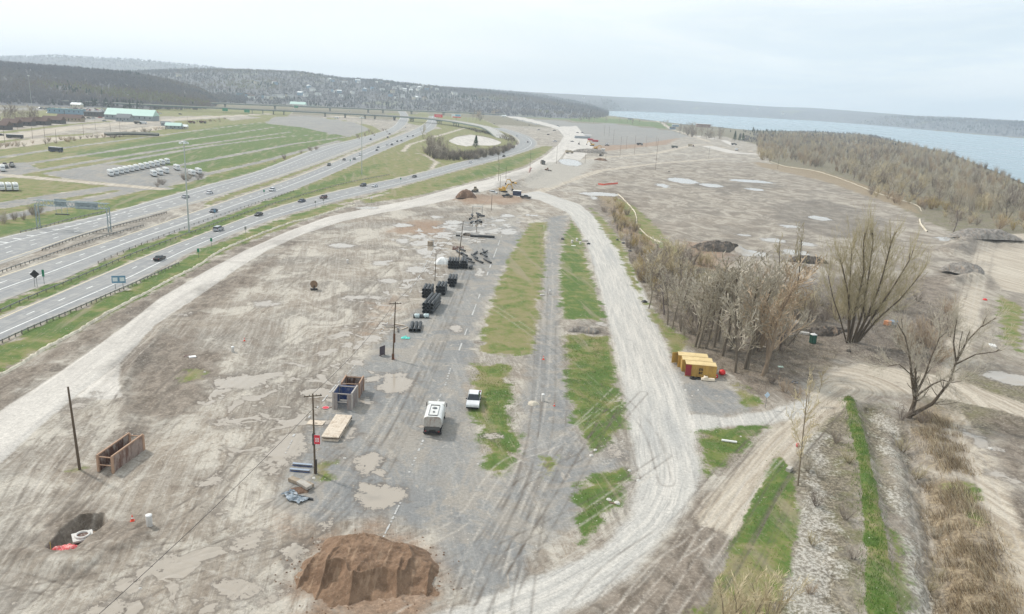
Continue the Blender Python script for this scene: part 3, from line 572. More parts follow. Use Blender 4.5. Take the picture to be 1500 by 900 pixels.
# painted edge lines left on the old parking asphalt
mb = MB()
for a, b, wd in (((735,345),(672,515),.35),((661,537),(652,565),.35),((646,578),(636,602),.35),((620,645),(598,695),.32),((590,730),(560,790),.25),((505,590),(470,560),0),((500,555),(425,645),.3),((428,645),(418,665),.22),((580,455),(556,490),.25),((655,330),(600,430),.22),((520,535),(502,556),.25)):
    if not wd: continue
    A = P(*a); B = P(*b); n = 26; d = (B-A)[:2]; L = np.linalg.norm(d); d /= L; q = np.array([-d[1], d[0]])
    for k in range(n):
        if prng.random() < .42: continue
        u0, u1 = k/n, (k+.92)/n; w0 = wd/2*prng.uniform(.6, 1.1); c0 = A[:2]+d*L*u0; c1 = A[:2]+d*L*u1
        h = max(ground_z(*c0), ground_z(*c1))+.05
        mb.add([(*(c0+q*w0), h), (*(c0-q*w0), h), (*(c1-q*w0), h), (*(c1+q*w0), h)], [(0, 1, 2, 3)])
tag(mb.build('faded_parking_lines', M('faded_paint', (190, 188, 184), .8, var=.1, scale=2, dirt=(160, 158, 154), dirtamt=.8)), kind='structure')
# ------------------------------------------------------------------ guardrails and silt fences
STEEL = M('galvanised_steel', (150, 152, 150), .5, .3, dirt=(112, 102, 92), dirtamt=.5); POSTM = M('weathered_post', (112, 104, 94), .8); CABLE = M('thin_grey_steel', (120, 122, 120), .5, .3)
def guardrail(pts, label, step=2.0, h=.75, cable=False, n=80):
    C = spline(wpoly(pts), n); s = np.r_[0, np.cumsum(np.linalg.norm(np.diff(C, axis=0), axis=1))]
    zg = lambda x, y: max(0, ground_z(x, y))
    o = empty('guardrail', (C[0][0], C[0][1], 0), 0, label, 'guardrail', 'guardrails along the highway')
    mb = MB(); ox, oy = C[0]
    for i in range(n-1):
        a, b = C[i]-C[0], C[i+1]-C[0]; d = (b-a)/np.linalg.norm(b-a); q = np.array([-d[1], d[0]])*.04
        for lo, hi in (((h-.3, h),) if not cable else ((h-.08, h), (h-.32, h-.27))):
            vs = [(*(a+q), lo), (*(a-q), lo), (*(b-q), lo), (*(b+q), lo), (*(a+q), hi), (*(a-q), hi), (*(b-q), hi), (*(b+q), hi)]
            mb.add(vs, [(0, 3, 7, 4), (1, 5, 6, 2), (4, 7, 6, 5), (0, 1, 2, 3)])
    mb.build('rail', CABLE if cable else STEEL, o)
    m = int(s[-1]/step); m = min(m, 95); me = None
    for k in range(m+1):
        u = s[-1]*k/m; x = np.interp(u, s, C[:, 0])-ox; y = np.interp(u, s, C[:, 1])-oy
        if me is None:
            p = MB().cbox(0, 0, h/2, .16, .16, h+.1).build('post', POSTM, o); me = p.data; p.location = (x, y, 0)
        else:
            p = link('post', me, o); p.location = (x, y, 0)
guardrail([(-60,532),(0,504),(50,481),(100,460),(150,438),(200,416),(250,393),(262,388)], 'long guardrail between the near carriageway and the green verge', 2.0)
guardrail([(-60,486),(0,458),(60,431),(130,402),(200,372),(300,335),(400,300),(500,271),(570,257)], 'guardrail on the bright green strip beside the near carriageway', 3.2)
guardrail([(-60,430),(0,401),(60,380),(140,352),(210,332)], 'guardrail at the gravel median on the side of the middle carriageway', 2.0)
guardrail([(62,368),(112,350),(160,336),(220,320),(244,313)], 'guardrail at the gravel median by the right leg of the sign gantry', 2.0)
guardrail([(30,342),(60,335),(100,324),(160,310)], 'guardrail on the outer side under the left leg of the sign gantry', 2.6)
guardrail([(144,386),(200,362),(290,328),(380,297),(430,281)], 'thin cable rail between the middle carriageway and the green strip', 4.0, .7, True)
SILT = M('white_silt_fabric', (214, 205, 184), .9, var=.1, scale=.8, dirt=(168, 156, 136), dirtamt=.6); STAKE = M('wooden_stake', (150, 128, 98), .9)
def silt(pts, label, h=.55, seed=1, n=120, w=1.0):
    C = spline(wpoly(pts), n); r = random.Random(seed); o = empty('silt_fence', (C[0][0], C[0][1], 0), 0, label, 'silt fence', 'low fabric fences around the site')
    V = []; F = []
    for i in range(n):
        d = C[min(i+1, n-1)]-C[max(i-1, 0)]; d /= np.linalg.norm(d); q = np.array([-d[1], d[0]])
        hh = h*r.uniform(.6, 1.1); off = r.uniform(-.12, .12); g = ground_z(*C[i])
        for dx, z in ((.1+off, -.15), (.26+off, .05), (.16+off, hh*.6), (.0+off*1.6, hh), (-.17+off, hh*.55), (-.42+off, .02)):
            p = C[i]+q*dx*w-C[0]; V.append((p[0], p[1], z+g))
    for i in range(n-1):
        for k in range(5): a = i*6+k; F.append((a, a+1, a+7, a+6))
    mb = MB(); mb.add(V, F, 0, True); mb.build('fabric', SILT, o); me = None
    for i in range(2, n, 5):
        g = ground_z(*C[i]); p = C[i]-C[0]
        if me is None: s = MB().cbox(0, 0, .35, .06, .06, .9).build('stake', STAKE, o); me = s.data
        else: s = link('stake', me, o)
        s.location = (p[0], p[1], g)
silt([(-80,590),(0,550),(34,532),(70,509),(112,487),(160,458),(220,426),(254,408),(286,392),(320,370),(350,356),(400,336),(428,326),(452,321),(480,312),(520,301)], 'long cream silt fence along the near green verge beside the haul road', .6, 1, 220)
silt([(905,285),(913,292),(930,312),(934,330),(946,344),(958,352),(968,356)], 'short cream silt fence curving on the slope right of the gravel road', .5, 2, 60, .7)
silt([(1120,234),(1150,244),(1190,250),(1230,262),(1290,285),(1340,300),(1350,310)], 'pale silt fence at the foot of the lakeside tree belt', .35, 3, 80, .5); silt([(1347,322),(1350,330),(1358,340)], 'last short silt fence stub beside the lone purple brown shrub tree', .8, 5, 16)
silt([(944,372),(955,392),(968,410)], 'dirty silt fence among dry brush right of the gravel road', .5, 4, 24)
# ------------------------------------------------------------------ lake
def lake_material():
    m, t, b = material('lake_water'); pos = t.new('ShaderNodeNewGeometry').outputs['Position']
    n = t.noise(t.mapping(pos, (.02, .004, 1), rot=(0, 0, .3)), 1.0, 5, .6); n2 = t.noise(t.mapping(pos, (.6, .25, 1)), 1, 3, .6)
    t.l.new(t.mix(t.ramp(n, .4, .65), tuple(lin((124, 144, 154))), tuple(lin((140, 160, 168)))), b.inputs['Base Color'])
    t.l.new(t.ramp(n, .35, .65, .22, .38), b.inputs['Roughness']); b.inputs['IOR'].default_value = 1.33
    bn = t.new('ShaderNodeBump'); bn.inputs['Strength'].default_value = .08; bn.inputs['Distance'].default_value = .2; t.l.new(n2, bn.inputs['Height']); t.l.new(bn.outputs[0], b.inputs['Normal']); return m
lp = wpoly(LAKE); mb = MB(); mb.add([(a, b, -.35) for a, b in lp], [tuple(range(len(lp)))]); o = mb.build('lake', lake_material()); tag(o, kind='structure')
# ------------------------------------------------------------------ hills
def az_of(px, py): d = ray(px, py); return math.atan2(d[0], d[1])
def el_of(px, py): d = ray(px, py); return d[2]/math.hypot(d[0], d[1])
def layer(pts): return np.array([az_of(*p) for p in pts]), np.array([el_of(*p) for p in pts])
L_FAR = layer([(-400,92),(0,84),(80,82),(150,86),(200,88),(300,98),(400,111),(470,122)]); L_NEAR = layer([(-400,70),(0,89),(60,94),(120,98),(200,106),(240,114),(290,127),(340,150)])
L_MID = layer([(-60,112),(60,107),(150,104),(220,102),(260,100.5),(300,99.5),(360,101),(440,104),(500,113),(560,117),(600,122),(650,127),(700,131),(760,138),(820,147),(870,157),(905,164)])
L_MID2 = layer([(560,128),(650,128),(700,130),(750,134),(800,140),(850,149),(900,161)])
L_R = layer([(560,135),(640,131),(700,130.5),(750,132),(800,134.5),(860,138),(900,140),(960,143),(1050,149.5),(1120,154),(1200,157.5),(1280,163),(1350,169),(1430,174),(1500,178),(1800,205),(2200,250)])
shore = [(890,163),(905,163),(990,162.6),(1100,168),(1200,174.5),(1350,190),(1500,203),(2100,262)]
SH_AZ = np.array([az_of(*p) for p in shore]); SH_R = np.minimum(np.array([np.linalg.norm(P(*p)[:2]) for p in shore]), 6000)
def ss(x): x = np.clip(x, 0, 1); return x*x*(3-2*x)
def hill_z(az, r):
    def crest(L, rc, tree): return CAMZ+rc*np.interp(az, L[0], L[1])-tree
    inside = lambda L: ((az > L[0][0]) & (az < L[0][-1])).astype(float)
    z = np.full(np.broadcast(az, r).shape, -6.0)
    for L, r0, rc, tr in ((L_NEAR, 1350, 2300, 12), (L_MID, 2000, 3600, 11), (L_MID2, 2600, 5200, 10), (L_FAR, 4200, 7500, 6)):
        e = np.clip((az-L[0][0])/.05, 0, 1)*np.clip((L[0][-1]-az)/.03, 0, 1); h = crest(L, rc, tr)
        z = np.maximum(z, -6+(h+6)*ss((r-r0)/(rc-r0))*(1-.5*ss((r-rc)/(rc)))*ss(e))
    r0 = np.interp(az, SH_AZ, SH_R)+30; rc = r0+1400; h = CAMZ+rc*np.interp(az, L_R[0], L_R[1])-9
    z = np.maximum(z, np.where(az > L_R[0][0], -6+(h+6)*(.55*ss((r-r0)/500)+.45*ss((r-r0)/(rc-r0)))*(1-.3*ss((r-rc)/3000)), -6))
    return z
azs = np.linspace(R(-62), R(62), 330); rs = np.geomspace(1250, 9800, 100)
AZ, RR = np.meshgrid(azs, rs, indexing='ij'); HX = RR*np.sin(AZ); HY_ = RR*np.cos(AZ)
HZ = hill_z(AZ, RR); HZ = np.where(HZ > -5, HZ+fbm(HX, HY_, .004, 31, 3)*5, HZ)
def hill_material():
    m, t, b = material('wooded_hillside'); pos = t.new('ShaderNodeNewGeometry').outputs['Position']
    n = t.noise(pos, .004, 6, .65); n2 = t.noise(pos, .03, 5, .7)
    c = t.mix(t.ramp(n2, .35, .65), tuple(lin((86, 87, 92))), tuple(lin((110, 109, 111)))); c = t.mix(t.ramp(n, .56, .64, 0, .8), c, tuple(lin((120, 122, 96))))
    t.l.new(c, b.inputs['Base Color']); b.inputs['Roughness'].default_value = 1; return m
i = np.arange(HX.size).reshape(HX.shape); Fh = np.stack([i[:-1, :-1], i[1:, :-1], i[1:, 1:], i[:-1, 1:]], -1).reshape(-1, 4)
Fh = Fh[(HZ.ravel()[Fh].max(1) > -5.5)]
u, inv = np.unique(Fh, return_inverse=True)
o = link('hills', np_mesh('hills', np.stack([HX.ravel(), HY_.ravel(), HZ.ravel()], 1)[u], inv.reshape(Fh.shape), hill_material())); tag(o, kind='structure')
# ------------------------------------------------------------------ far woods: one mass
def wood_material():
    m, t, b = material('bare_woodland'); tone = t.attr('tone')
    cr = t.new('ShaderNodeValToRGB'); t.l.new(tone, cr.inputs[0]); e = cr.color_ramp.elements
    cols = [(0, (54, 66, 64)), (.09, (66, 78, 72)), (.12, (102, 101, 107)), (.5, (112, 109, 113)), (.8, (124, 118, 117)), (.93, (124, 110, 102)), (1, (128, 130, 98))]
    e[0].position = 0; e[0].color = (*lin(cols[0][1]), 1); e[1].position = 1; e[1].color = (*lin(cols[-1][1]), 1)
    for p, c in cols[1:-1]: q = e.new(p); q.color = (*lin(c), 1)
    t.l.new(cr.outputs[0], b.inputs['Base Color']); b.inputs['Roughness'].default_value = 1; b.inputs['Specular IOR Level'].default_value = .1; return m
WOODM = wood_material()
def wood(name, tx, ty, tz, th, tone, k=14):
    n = len(tx); rg = np.random.default_rng(len(tx)); con = tone < .1
    c = rg.normal(size=(n, k, 3)); c /= np.linalg.norm(c, axis=2, keepdims=True)+1e-6; c *= rg.random((n, k, 1))**.4
    wz = np.where(con, .22, .36)[:, None]; hgt = (c[..., 2]*.42+.55)*th[:, None]
    taper = np.where(con[:, None], 1.15-hgt/th[:, None], 1.0)
    cx = tx[:, None]+c[..., 0]*wz*th[:, None]*taper; cy = ty[:, None]+c[..., 1]*wz*th[:, None]*taper; cz = tz[:, None]+hgt
    sz = th[:, None]*rg.uniform(.12, .24, (n, k)); a = rg.uniform(0, 6.28, (n, k)); V = np.zeros((n, k, 3, 3))
    for j, (u_, v_) in enumerate(((-.5, -.6), (.5, -.5), (.1, .9))):
        V[..., j, 0] = cx+np.cos(a)*u_*sz; V[..., j, 1] = cy+np.sin(a)*u_*sz; V[..., j, 2] = cz+v_*sz*(rg.uniform(.6, 1.5, (n, k)))
    tn = np.clip(np.repeat(np.where(con, tone, tone)[:, None], k, 1)+np.where(con[:, None], 0, rg.normal(0, .03, (n, k))), 0, 1); tn = np.where(con[:, None], np.minimum(tn, .1), np.maximum(tn, .13))
    o = link(name, np_mesh(name, V.reshape(-1, 3), np.arange(n*k*3).reshape(-1, 3), WOODM, {'tone': np.repeat(tn.ravel(), 3)}, False)); tag(o, kind='stuff'); return o
def scatter_hill(n, px0, px1, r0, r1, seed):
    rg = np.random.default_rng(seed); a = rg.uniform(az_of(px0, 140), az_of(px1, 150), n*3); r = np.sqrt(rg.uniform(r0**2, r1**2, n*3)); z = hill_z(a, r); ok = z > -1
    a, r, z = a[ok][:n], r[ok][:n], z[ok][:n]; return r*np.sin(a), r*np.cos(a), z
def tones(n, rg, x, y, con=.09):
    t = .5+.9*fbm(x, y, .004, 5, 3)+rg.normal(0, .06, n); t = np.clip(t, .14, .98)
    cc = (vnoise(x, y, .006, 9) > .70) | (rg.random(n) < con*.5); return np.where(cc & (rg.random(n) < .75), rg.uniform(0, .09, n), t)
def hillwood(name, n, px0, px1, r0, r1, seed, h=(9, 15), con=.09, k=12):
    x, y, z = scatter_hill(n, px0, px1, r0, r1, seed); rg = np.random.default_rng(seed+1); wood(name, x, y, z-1, rg.uniform(*h, len(x)), tones(len(x), rg, x, y, con), k)
hillwood('woodland', 8500, -350, 360, 1350, 2450, 1, con=.02, k=14)
hillwood('woodland', 9500, 180, 900, 2050, 3800, 2, con=.16); hillwood('woodland', 5200, 540, 1000, 3000, 5400, 3, (10, 18), .14, 9)
hillwood('woodland', 5200, -350, 480, 5200, 7900, 4, (12, 24), .06, 8); hillwood('woodland', 9000, 880, 2050, 2600, 5600, 5, (10, 17), .04, 9)
def flatwood(n, poly, h, seed, con=.05, k=16, name='woodland', kmax=.97):
    pl = wpoly(poly); rg = np.random.default_rng(seed); lo = pl.min(0); hi = pl.max(0); x = rg.uniform(lo[0], hi[0], n*6); y = rg.uniform(lo[1], hi[1], n*6)
    ok = sdist(pl, x, y, 2) > 0; x, y = x[ok][:n], y[ok][:n]; wood(name, x, y, np.zeros(len(x)), rg.uniform(*h, len(x)), tones(len(x), rg, x, y, con), k)
flatwood(700, [(-200,158),(0,146),(120,150),(160,152),(300,153),(300,148),(0,141),(-200,150)], (7, 13), 11, .03)
flatwood(1500, [(300,149),(430,152),(560,159),(640,162),(740,164),(830,166),(880,163),(880,158),(700,154),(500,145),(300,141)], (8, 15), 12, .12)
flatwood(500, [(700,165),(760,163.5),(880,168),(890,164),(800,160),(700,158)], (8, 16), 13, .12)
flatwood(900, [(1085,192),(1200,194),(1275,198),(1330,212),(1300,216),(1200,207),(1110,203)], (3, 7), 14, .3)
flatwood(700, [(1080,197),(1110,204),(1200,210),(1300,222),(1290,232),(1150,215),(1090,208)], (2, 5), 15, .02)
# ------------------------------------------------------------------ elevated roads
DECKM = M('bridge_deck_concrete', (172, 170, 164), .9, var=.08, scale=.2); GREEN = M('green_steel_girder', (84, 106, 104), .6, var=.1); PIERM = M('pier_concrete', (126, 128, 124), .9)
def bridge(name, pts, elev, wd, label, piers, girder=GREEN, ends=(0, 0)):
    n = 60; C = spline(np.array([P(a, b, elev)[:2] for a, b in pts]), n); t = np.linspace(0, 1, n); z = np.full(n, float(elev))
    if ends[0]: z = np.minimum(z, elev*ss(t/ends[0])+.3)
    if ends[1]: z = np.minimum(z, elev*ss((1-t)/ends[1])+.3)
    o = empty(name, (C[0][0], C[0][1], 0), 0, label, 'bridge', 'flyovers of the interchange'); deck = MB(); gd = MB(); pr = MB()
    L = []
    for i in range(n):
        d = C[min(i+1, n-1)]-C[max(i-1, 0)]; d /= np.linalg.norm(d); q = np.array([-d[1], d[0]]); L.append((C[i]-C[0], q))
    def sweep(mb, prof):
        V = []; m = len(prof)
        for (c, q), zz in zip(L, z):
            for off, dz in prof: p = c+q*off; V.append((p[0], p[1], zz+dz))
        F = [(i*m+k, i*m+(k+1) % m, (i+1)*m+(k+1) % m, (i+1)*m+k) for i in range(n-1) for k in range(m)]; mb.add(V, F)
    w = wd/2
    sweep(deck, [(-w, 0), (w, 0), (w, -.35), (-w, -.35)]); deck.build('deck', DECKM, o)
    for s in (-1, 1):
        g = MB(); sweep(g, [(s*(w-.5), -.352), (s*(w-.2), -.352), (s*(w-.2), -1.9), (s*(w-.5), -1.9)]); g.build('girder', girder, o)
        g = MB(); sweep(g, [(s*w, .9), (s*(w-.3), .9), (s*(w-.3), .004), (s*w, .004)]); g.build('parapet', DECKM, o)
    for px, py in piers:
        b = P(px, py, elev)[:2]; k = int(np.argmin(np.linalg.norm(C-b, axis=1))); c, q = L[k]; zt = z[k]-1.9
        if zt < 1.5: continue
        M_ = Matrix(((q[0], -q[1], 0, c[0]), (q[1], q[0], 0, c[1]), (0, 0, 1, 0), (0, 0, 0, 1)))
        p = MB(); p.box(-w+.6, w-.6, -.7, .7, zt-1.3, zt-.004, M=M_); 
        for s in (-.55, .0, .55): p.box(w*s-.6, w*s+.6, -.5, .5, -.5, zt-1.3, M=M_)
        p.build('pier', PIERM, o)
bridge('flyover', [(40,140),(100,143),(200,146),(300,150.5),(450,156),(600,162),(680,165),(740,168)], 9, 13, 'farthest long green girder flyover crossing the whole interchange', [(40,140),(135,144),(190,146),(240,148),(320,151),(398,154),(480,157),(532,159),(560,160),(590,161),(640,163)])
bridge('flyover', [(90,148),(150,150),(230,154),(300,157),(380,160.5),(440,163),(520,167),(600,171.5),(660,177),(715,187),(738,194)], 8, 15, 'nearer pale flyover with piers descending to the near carriageway loop', [(374,160),(386,161),(403,161.5),(416,162),(472,165),(500,166),(527,167.5),(553,169),(575,170),(611,172),(643,175),(665,178)], ends=(0, .16))
bridge('road_bridge', [(155,196),(180,195),(210,195.5),(232,196.5)], 3, 4, 'low dark road bridge over the side road left of the fields', [(173,196)], M('dark_girder', (70, 74, 72), .7))
# ------------------------------------------------------------------ masts, poles and wires
WOODP = M('weathered_pole_wood', (92, 78, 62), .9, var=.2, scale=2); WIREM = M('black_wire', (40, 38, 36), .6); MASTM = M('pale_steel_mast', (172, 178, 174), .5, .2); LAMPM = M('lamp_housing', (222, 224, 220), .4)
def mast(px, py, top, label, r=.22):
    b = P(px, py); h = height_to(px, py, top); o = empty('high_mast_light', b, 0, label, 'light mast', 'high mast lights of the interchange')
    MB().tube((0, 0, -.2), (0, 0, h), r, r*.5, 10).build('pole', MASTM, o); MB().lathe([(0, h+.3), (.5, h+.3), (1.1, h), (1.1, h-.25), (.3, h-.3), (0, h-.3)], 14).build('head_ring', MASTM, o)
    for k in range(6):
        a = k*math.pi/3; l = MB(); l.cbox(math.cos(a)*1.3, math.sin(a)*1.3, h-.35, .7, .7, .5, taper=.08); l.build('lamp', LAMPM, o)
for px, py, tp, lb, r in ((277,340,208,'tallest near high mast light standing on the green strip of the highway',.3),(530,256,172,'high mast light on the green slope inside the highway curve',.25),(685,186,145,'high mast light beside the loop road next to the billboards',.22),(649,160,132,'thin far mast light left of the two billboards in line',.22),(657,160,147,'shorter far mast light just behind the red billboard',.18),(710,165,147,'far mast light right of the billboards',.2),(47,160,111,'high mast light on the left in front of the wooded ridge',.3)):
    mast(px, py, tp, lb, r)
def pole(px, py, top, lean=(0, 0), label='', arms=1, r=.15, rz=0.0, cat='utility pole', nm='utility_pole', grp='wooden utility poles', extra=None):
    b = P(px, py); h = height_to(px, py, top); o = empty(nm, (b[0], b[1], ground_z(b[0], b[1])), 0, label, cat, grp)
    tp = (lean[0]*h, lean[1]*h, h); MB().tube((0, 0, -.4), tp, r, r*.62, 8).build('shaft', WOODP, o)
    c, s = math.cos(rz), math.sin(rz)
    for k in range(arms):
        z = h-.35-k*.9; a = MB(); x0, y0 = lean[0]*z, lean[1]*z; a.box(-1.2, 1.2, -.06, .06, z-.07, z+.07, M=Matrix.Translation((x0, y0, 0)) @ Matrix.Rotation(rz, 4, 'Z')); arm = a.build('crossarm', WOODP, o)
        for q in (-1.05, -.45, .45, 1.05): i = MB().lathe([(0, z+.26), (.06, z+.24), (.07, z+.08), (0, z+.07)], 6, c=(x0+q*c, y0+q*s)); i.build('insulator', M('grey_insulator', (120, 118, 112), .3), arm)
    return o, b, h, lean
PX = {}
PX['l'] = pole(117, 688, 567, (-.035, 0), 'plain leaning wooden pole on a grass tuft left of the rusty trench box', 0, .2)
PX['m'] = pole(461.5, 694, 577, (-.01, 0), 'dark wooden pole with a no entry sign standing on a grass patch', 1, .16, .35)
PX['r'] = pole(575.5, 527, 443, (.03, .02), 'leaning pole with worn crossarm left of the loose pipe rows', 1, .17, .3)
PX['w'] = pole(672, 378, 324, (.09, 0), 'pole rising behind the biggest pipe stack', 0, .16); PX['x'] = pole(637, 412, 373, (.02, 0), 'short thin pole between the pipe stacks', 0, .13)
PX['y'] = pole(698, 340, 314, (.03, 0), 'thin pole among the dark pipe bundles by the puddles', 0, .12); PX['z'] = pole(719.5, 308, 285, (.02, 0), 'pole on a small grass patch right of the brown dirt mound', 0, .14)
for px, py, tp, lb in ((732,285,257,'pole between the white pickup and the excavator'),(741,262,245,'pole on the far edge of the haul road near the dark trench'),(730,266,238,'tall thin pole rising over the pale haul road'),(776,252,223,'pole beside the haul road near the coming dump truck'),(815,240,214,'thin pole right of the dump truck on the haul road'),(730,238,225,'short pole on the green verge above the haul road'),(960,249,203,'tallest dark pole on the wide dirt field'),(908,231,200,'dark pole in the middle of the far dirt field'),(929,227,198,'pole left of the parked brown truck on the far field'),(917,220,200,'second thin pole of the far dirt field row'),(898,212,190,'thin pole at the left end of the far field row'),(946,216,199,'thin pole right of the field row'),(961,215,199,'slender pole right of the brown truck'),(885,200,183,'farthest thin pole by the grey lot'),(892,200,184,'neighbour of the farthest thin pole'),(857,240,224,'short thin pole in front of the yellow excavators'),(887,236,226,'lowest stub pole in front of the grey rubble heap'),(1038,232,214,'thin pole by the white pile of far dirt'),(1139,248,226,'thin pole before the lakeside trees'),(662,181,150,'x')):
    if lb != 'x': pole(px, py, tp, (0, 0), lb, 0, .13)
for px, py, tp, lb, q in ((67,213,182,'pole by the hedge left of the dark motorhome','a'),(83,210,190,'shorter pole just right of the motorhome by the hedge','a'),(8,217,187,'leftmost pole by the hedge','b'),(123,202,182,'slender pole above the green embankment','c'),(162,193,180,'pole standing before the low bridge','d'),(176,194,178,'pole at the low bridge over the side road','e'),(48,204,186,'pole at the middle of the side road','f'),(26,190,173,'curved street lamp pole at the left edge','g'),(235,182,170,'pole near the far side of the long road','h'),(140,190,176,'pole near the parked cars yard','i'),(275,186,170,'pole at the right end of the hedge','j')):
    pole(px, py, tp, (0, 0), lb, 0, .14, cat='utility pole')
def wire(a, b, sag, r=.028, n=14, name='overhead_wire', label='thin sagging overhead wire', grp='overhead wires'):
    a = np.array(a, float); b = np.array(b, float); mb = MB(); pts = [a*(1-t)+b*t-np.array([0, 0, sag*4*t*(1-t)]) for t in np.linspace(0, 1, n)]
    for p, q in zip(pts[:-1], pts[1:]): mb.tube(p, q, r, r, 4, cap=False)
    o = mb.build(name, WIREM); tag(o, label, 'wire', grp)
def ptop(k, dz=0): o, b, h, ln = PX[k]; return (b[0]+ln[0]*h, b[1]+ln[1]*h, h+dz+o.location.z)
ga = P(300,925,2.0); wire(ptop('m', -2.2), (ga[0]-8, ga[1]-10, 7), .6, label='dark wire running from the pole with the sign to the lower left')
wire(ptop('m'), ptop('r'), 1.0, label='thin wire between the pole with the sign and the leaning pole'); wire(ptop('r'), ptop('x'), .8, label='thin wire from the leaning pole to the pipe stacks'); wire(ptop('x'), ptop('w'), .6, label='thin wire above the pipe stacks'); wire(ptop('w'), ptop('z'), .8, label='thin wire from the pipe stacks to the pole on the grass patch')
# sign, transformer details on the near pole
SIGNR = M('red_sign', (206, 44, 62), .5, var=.04); SIGNW = M('white_sign', (232, 230, 226), .5, var=.04); SIGNB = M('sign_back', (96, 96, 94), .5)
o, b, h, ln = PX['m']; mb = MB(); mb.box(.0, .85, -.26, -.23, 4.6, 6.0); s = mb.build('sign_panel', SIGNW, o)
mb = MB(); mb.box(.02, .83, -.264, -.261, 5.55, 5.98); mb.box(.02, .83, -.264, -.261, 4.62, 4.95); mb.box(.02,.2,-.264,-.261,4.95,5.55); mb.box(.65,.83,-.264,-.261,4.95,5.55); mb.build('red_border', SIGNR, s)
ring = MB(); n = 20; vs = []
for rr in (.17, .08):
    for i in range(n): vs.append((.42+rr*math.cos(6.283*i/n), -.268, 5.25+rr*1.5*math.sin(6.283*i/n)))
ring.add(vs, [(i, (i+1) % n, n+(i+1) % n, n+i) for i in range(n)]); ring.build('red_ring', SIGNR, s)
mb = MB(); mb.box(-.25, .1, -.2, .1, 4.4, 6.1); mb.build('switch_box', M('dark_box', (52, 46, 42), .6), o)
mb = MB(); mb.box(-.1, .25, -.12, .22, .1, 2.1); mb.build('cable_guard', M('dark_box', (52, 46, 42), .6), o)
for z in (7.6, 8.8, 9.9): mb = MB(); mb.box(.1, .45, -.04, .04, z, z+.08); mb.build('bracket', WOODP, o)
o, b, h, ln = PX['r']; mb = MB(); mb.box(-.1, .3, -.2, .2, 3.6, 5.4, M=Matrix.Translation((ln[0]*4, ln[1]*4, 0))); mb.build('rusty_box', M('rusty_brown', (98, 66, 46), .9), o); mb = MB(); mb.box(-.2, .25, -.25, .2, .0, 1.2); mb.build('base_guard', M('rusty_brown', (98, 66, 46), .9), o)
# ------------------------------------------------------------------ vehicles
GLASS = M('dark_vehicle_glass', (38, 46, 52), .12, var=.05); TYRE = M('rubber_tyre', (34, 34, 34), .85, var=.1); RIM = M('grey_rim', (150, 152, 154), .35, .6, var=.05); LIGHTW = M('headlight_glass', (226, 228, 226), .2, var=.03); LIGHTR = M('red_tail_light', (150, 30, 28), .3, var=.05); BLACKT = M('black_trim', (30, 31, 33), .5); CHAS = M('dark_chassis', (44, 42, 40), .8)
def paint(name, rgb, rough=.28): return M('paint_'+name, rgb, rough, var=.04, scale=.8, dirt=(150, 142, 130), dirtamt=.25)
PAINTS = {k: paint(k, v) for k, v in dict(black=(26, 27, 30), white=(226, 228, 230), silver=(172, 176, 180), grey=(104, 108, 114), blue=(40, 54, 82), maroon=(84, 34, 34), green=(44, 62, 56), tan=(160, 146, 120), red=(176, 40, 36), dark=(50, 54, 60)).items()}
def wheel(parent, x, y, r, w=.24):
    t = MB().tube((x, y-w/2, r), (x, y+w/2, r), r, r, 14).build('wheel', TYRE, parent)
    MB().tube((x, y-w/2-.012, r), (x, y+w/2+.012, r), r*.6, r*.6, 12).build('rim', RIM, t)
def hull(mb, prof, w, tumble=.0, mi=0):
    """side profile (x,z) across the width, narrowing above the waist z0"""
    z0 = tumble if isinstance(tumble, float) and tumble else 1e9; n = len(prof); V = []
    for s in (-1, 1):
        for x, z in prof: V.append((x, s*(w/2-(max(0, z-z0)*.32)), z))
    F = [tuple(range(n-1, -1, -1)), tuple(range(n, 2*n))] if False else []
    F += [(i, (i+1) % n, n+(i+1) % n, n+i) for i in range(n)]; F += [tuple(range(n))[::1], tuple(range(2*n-1, n-1, -1))]; mb.add(V, F, mi)
CARS = {}
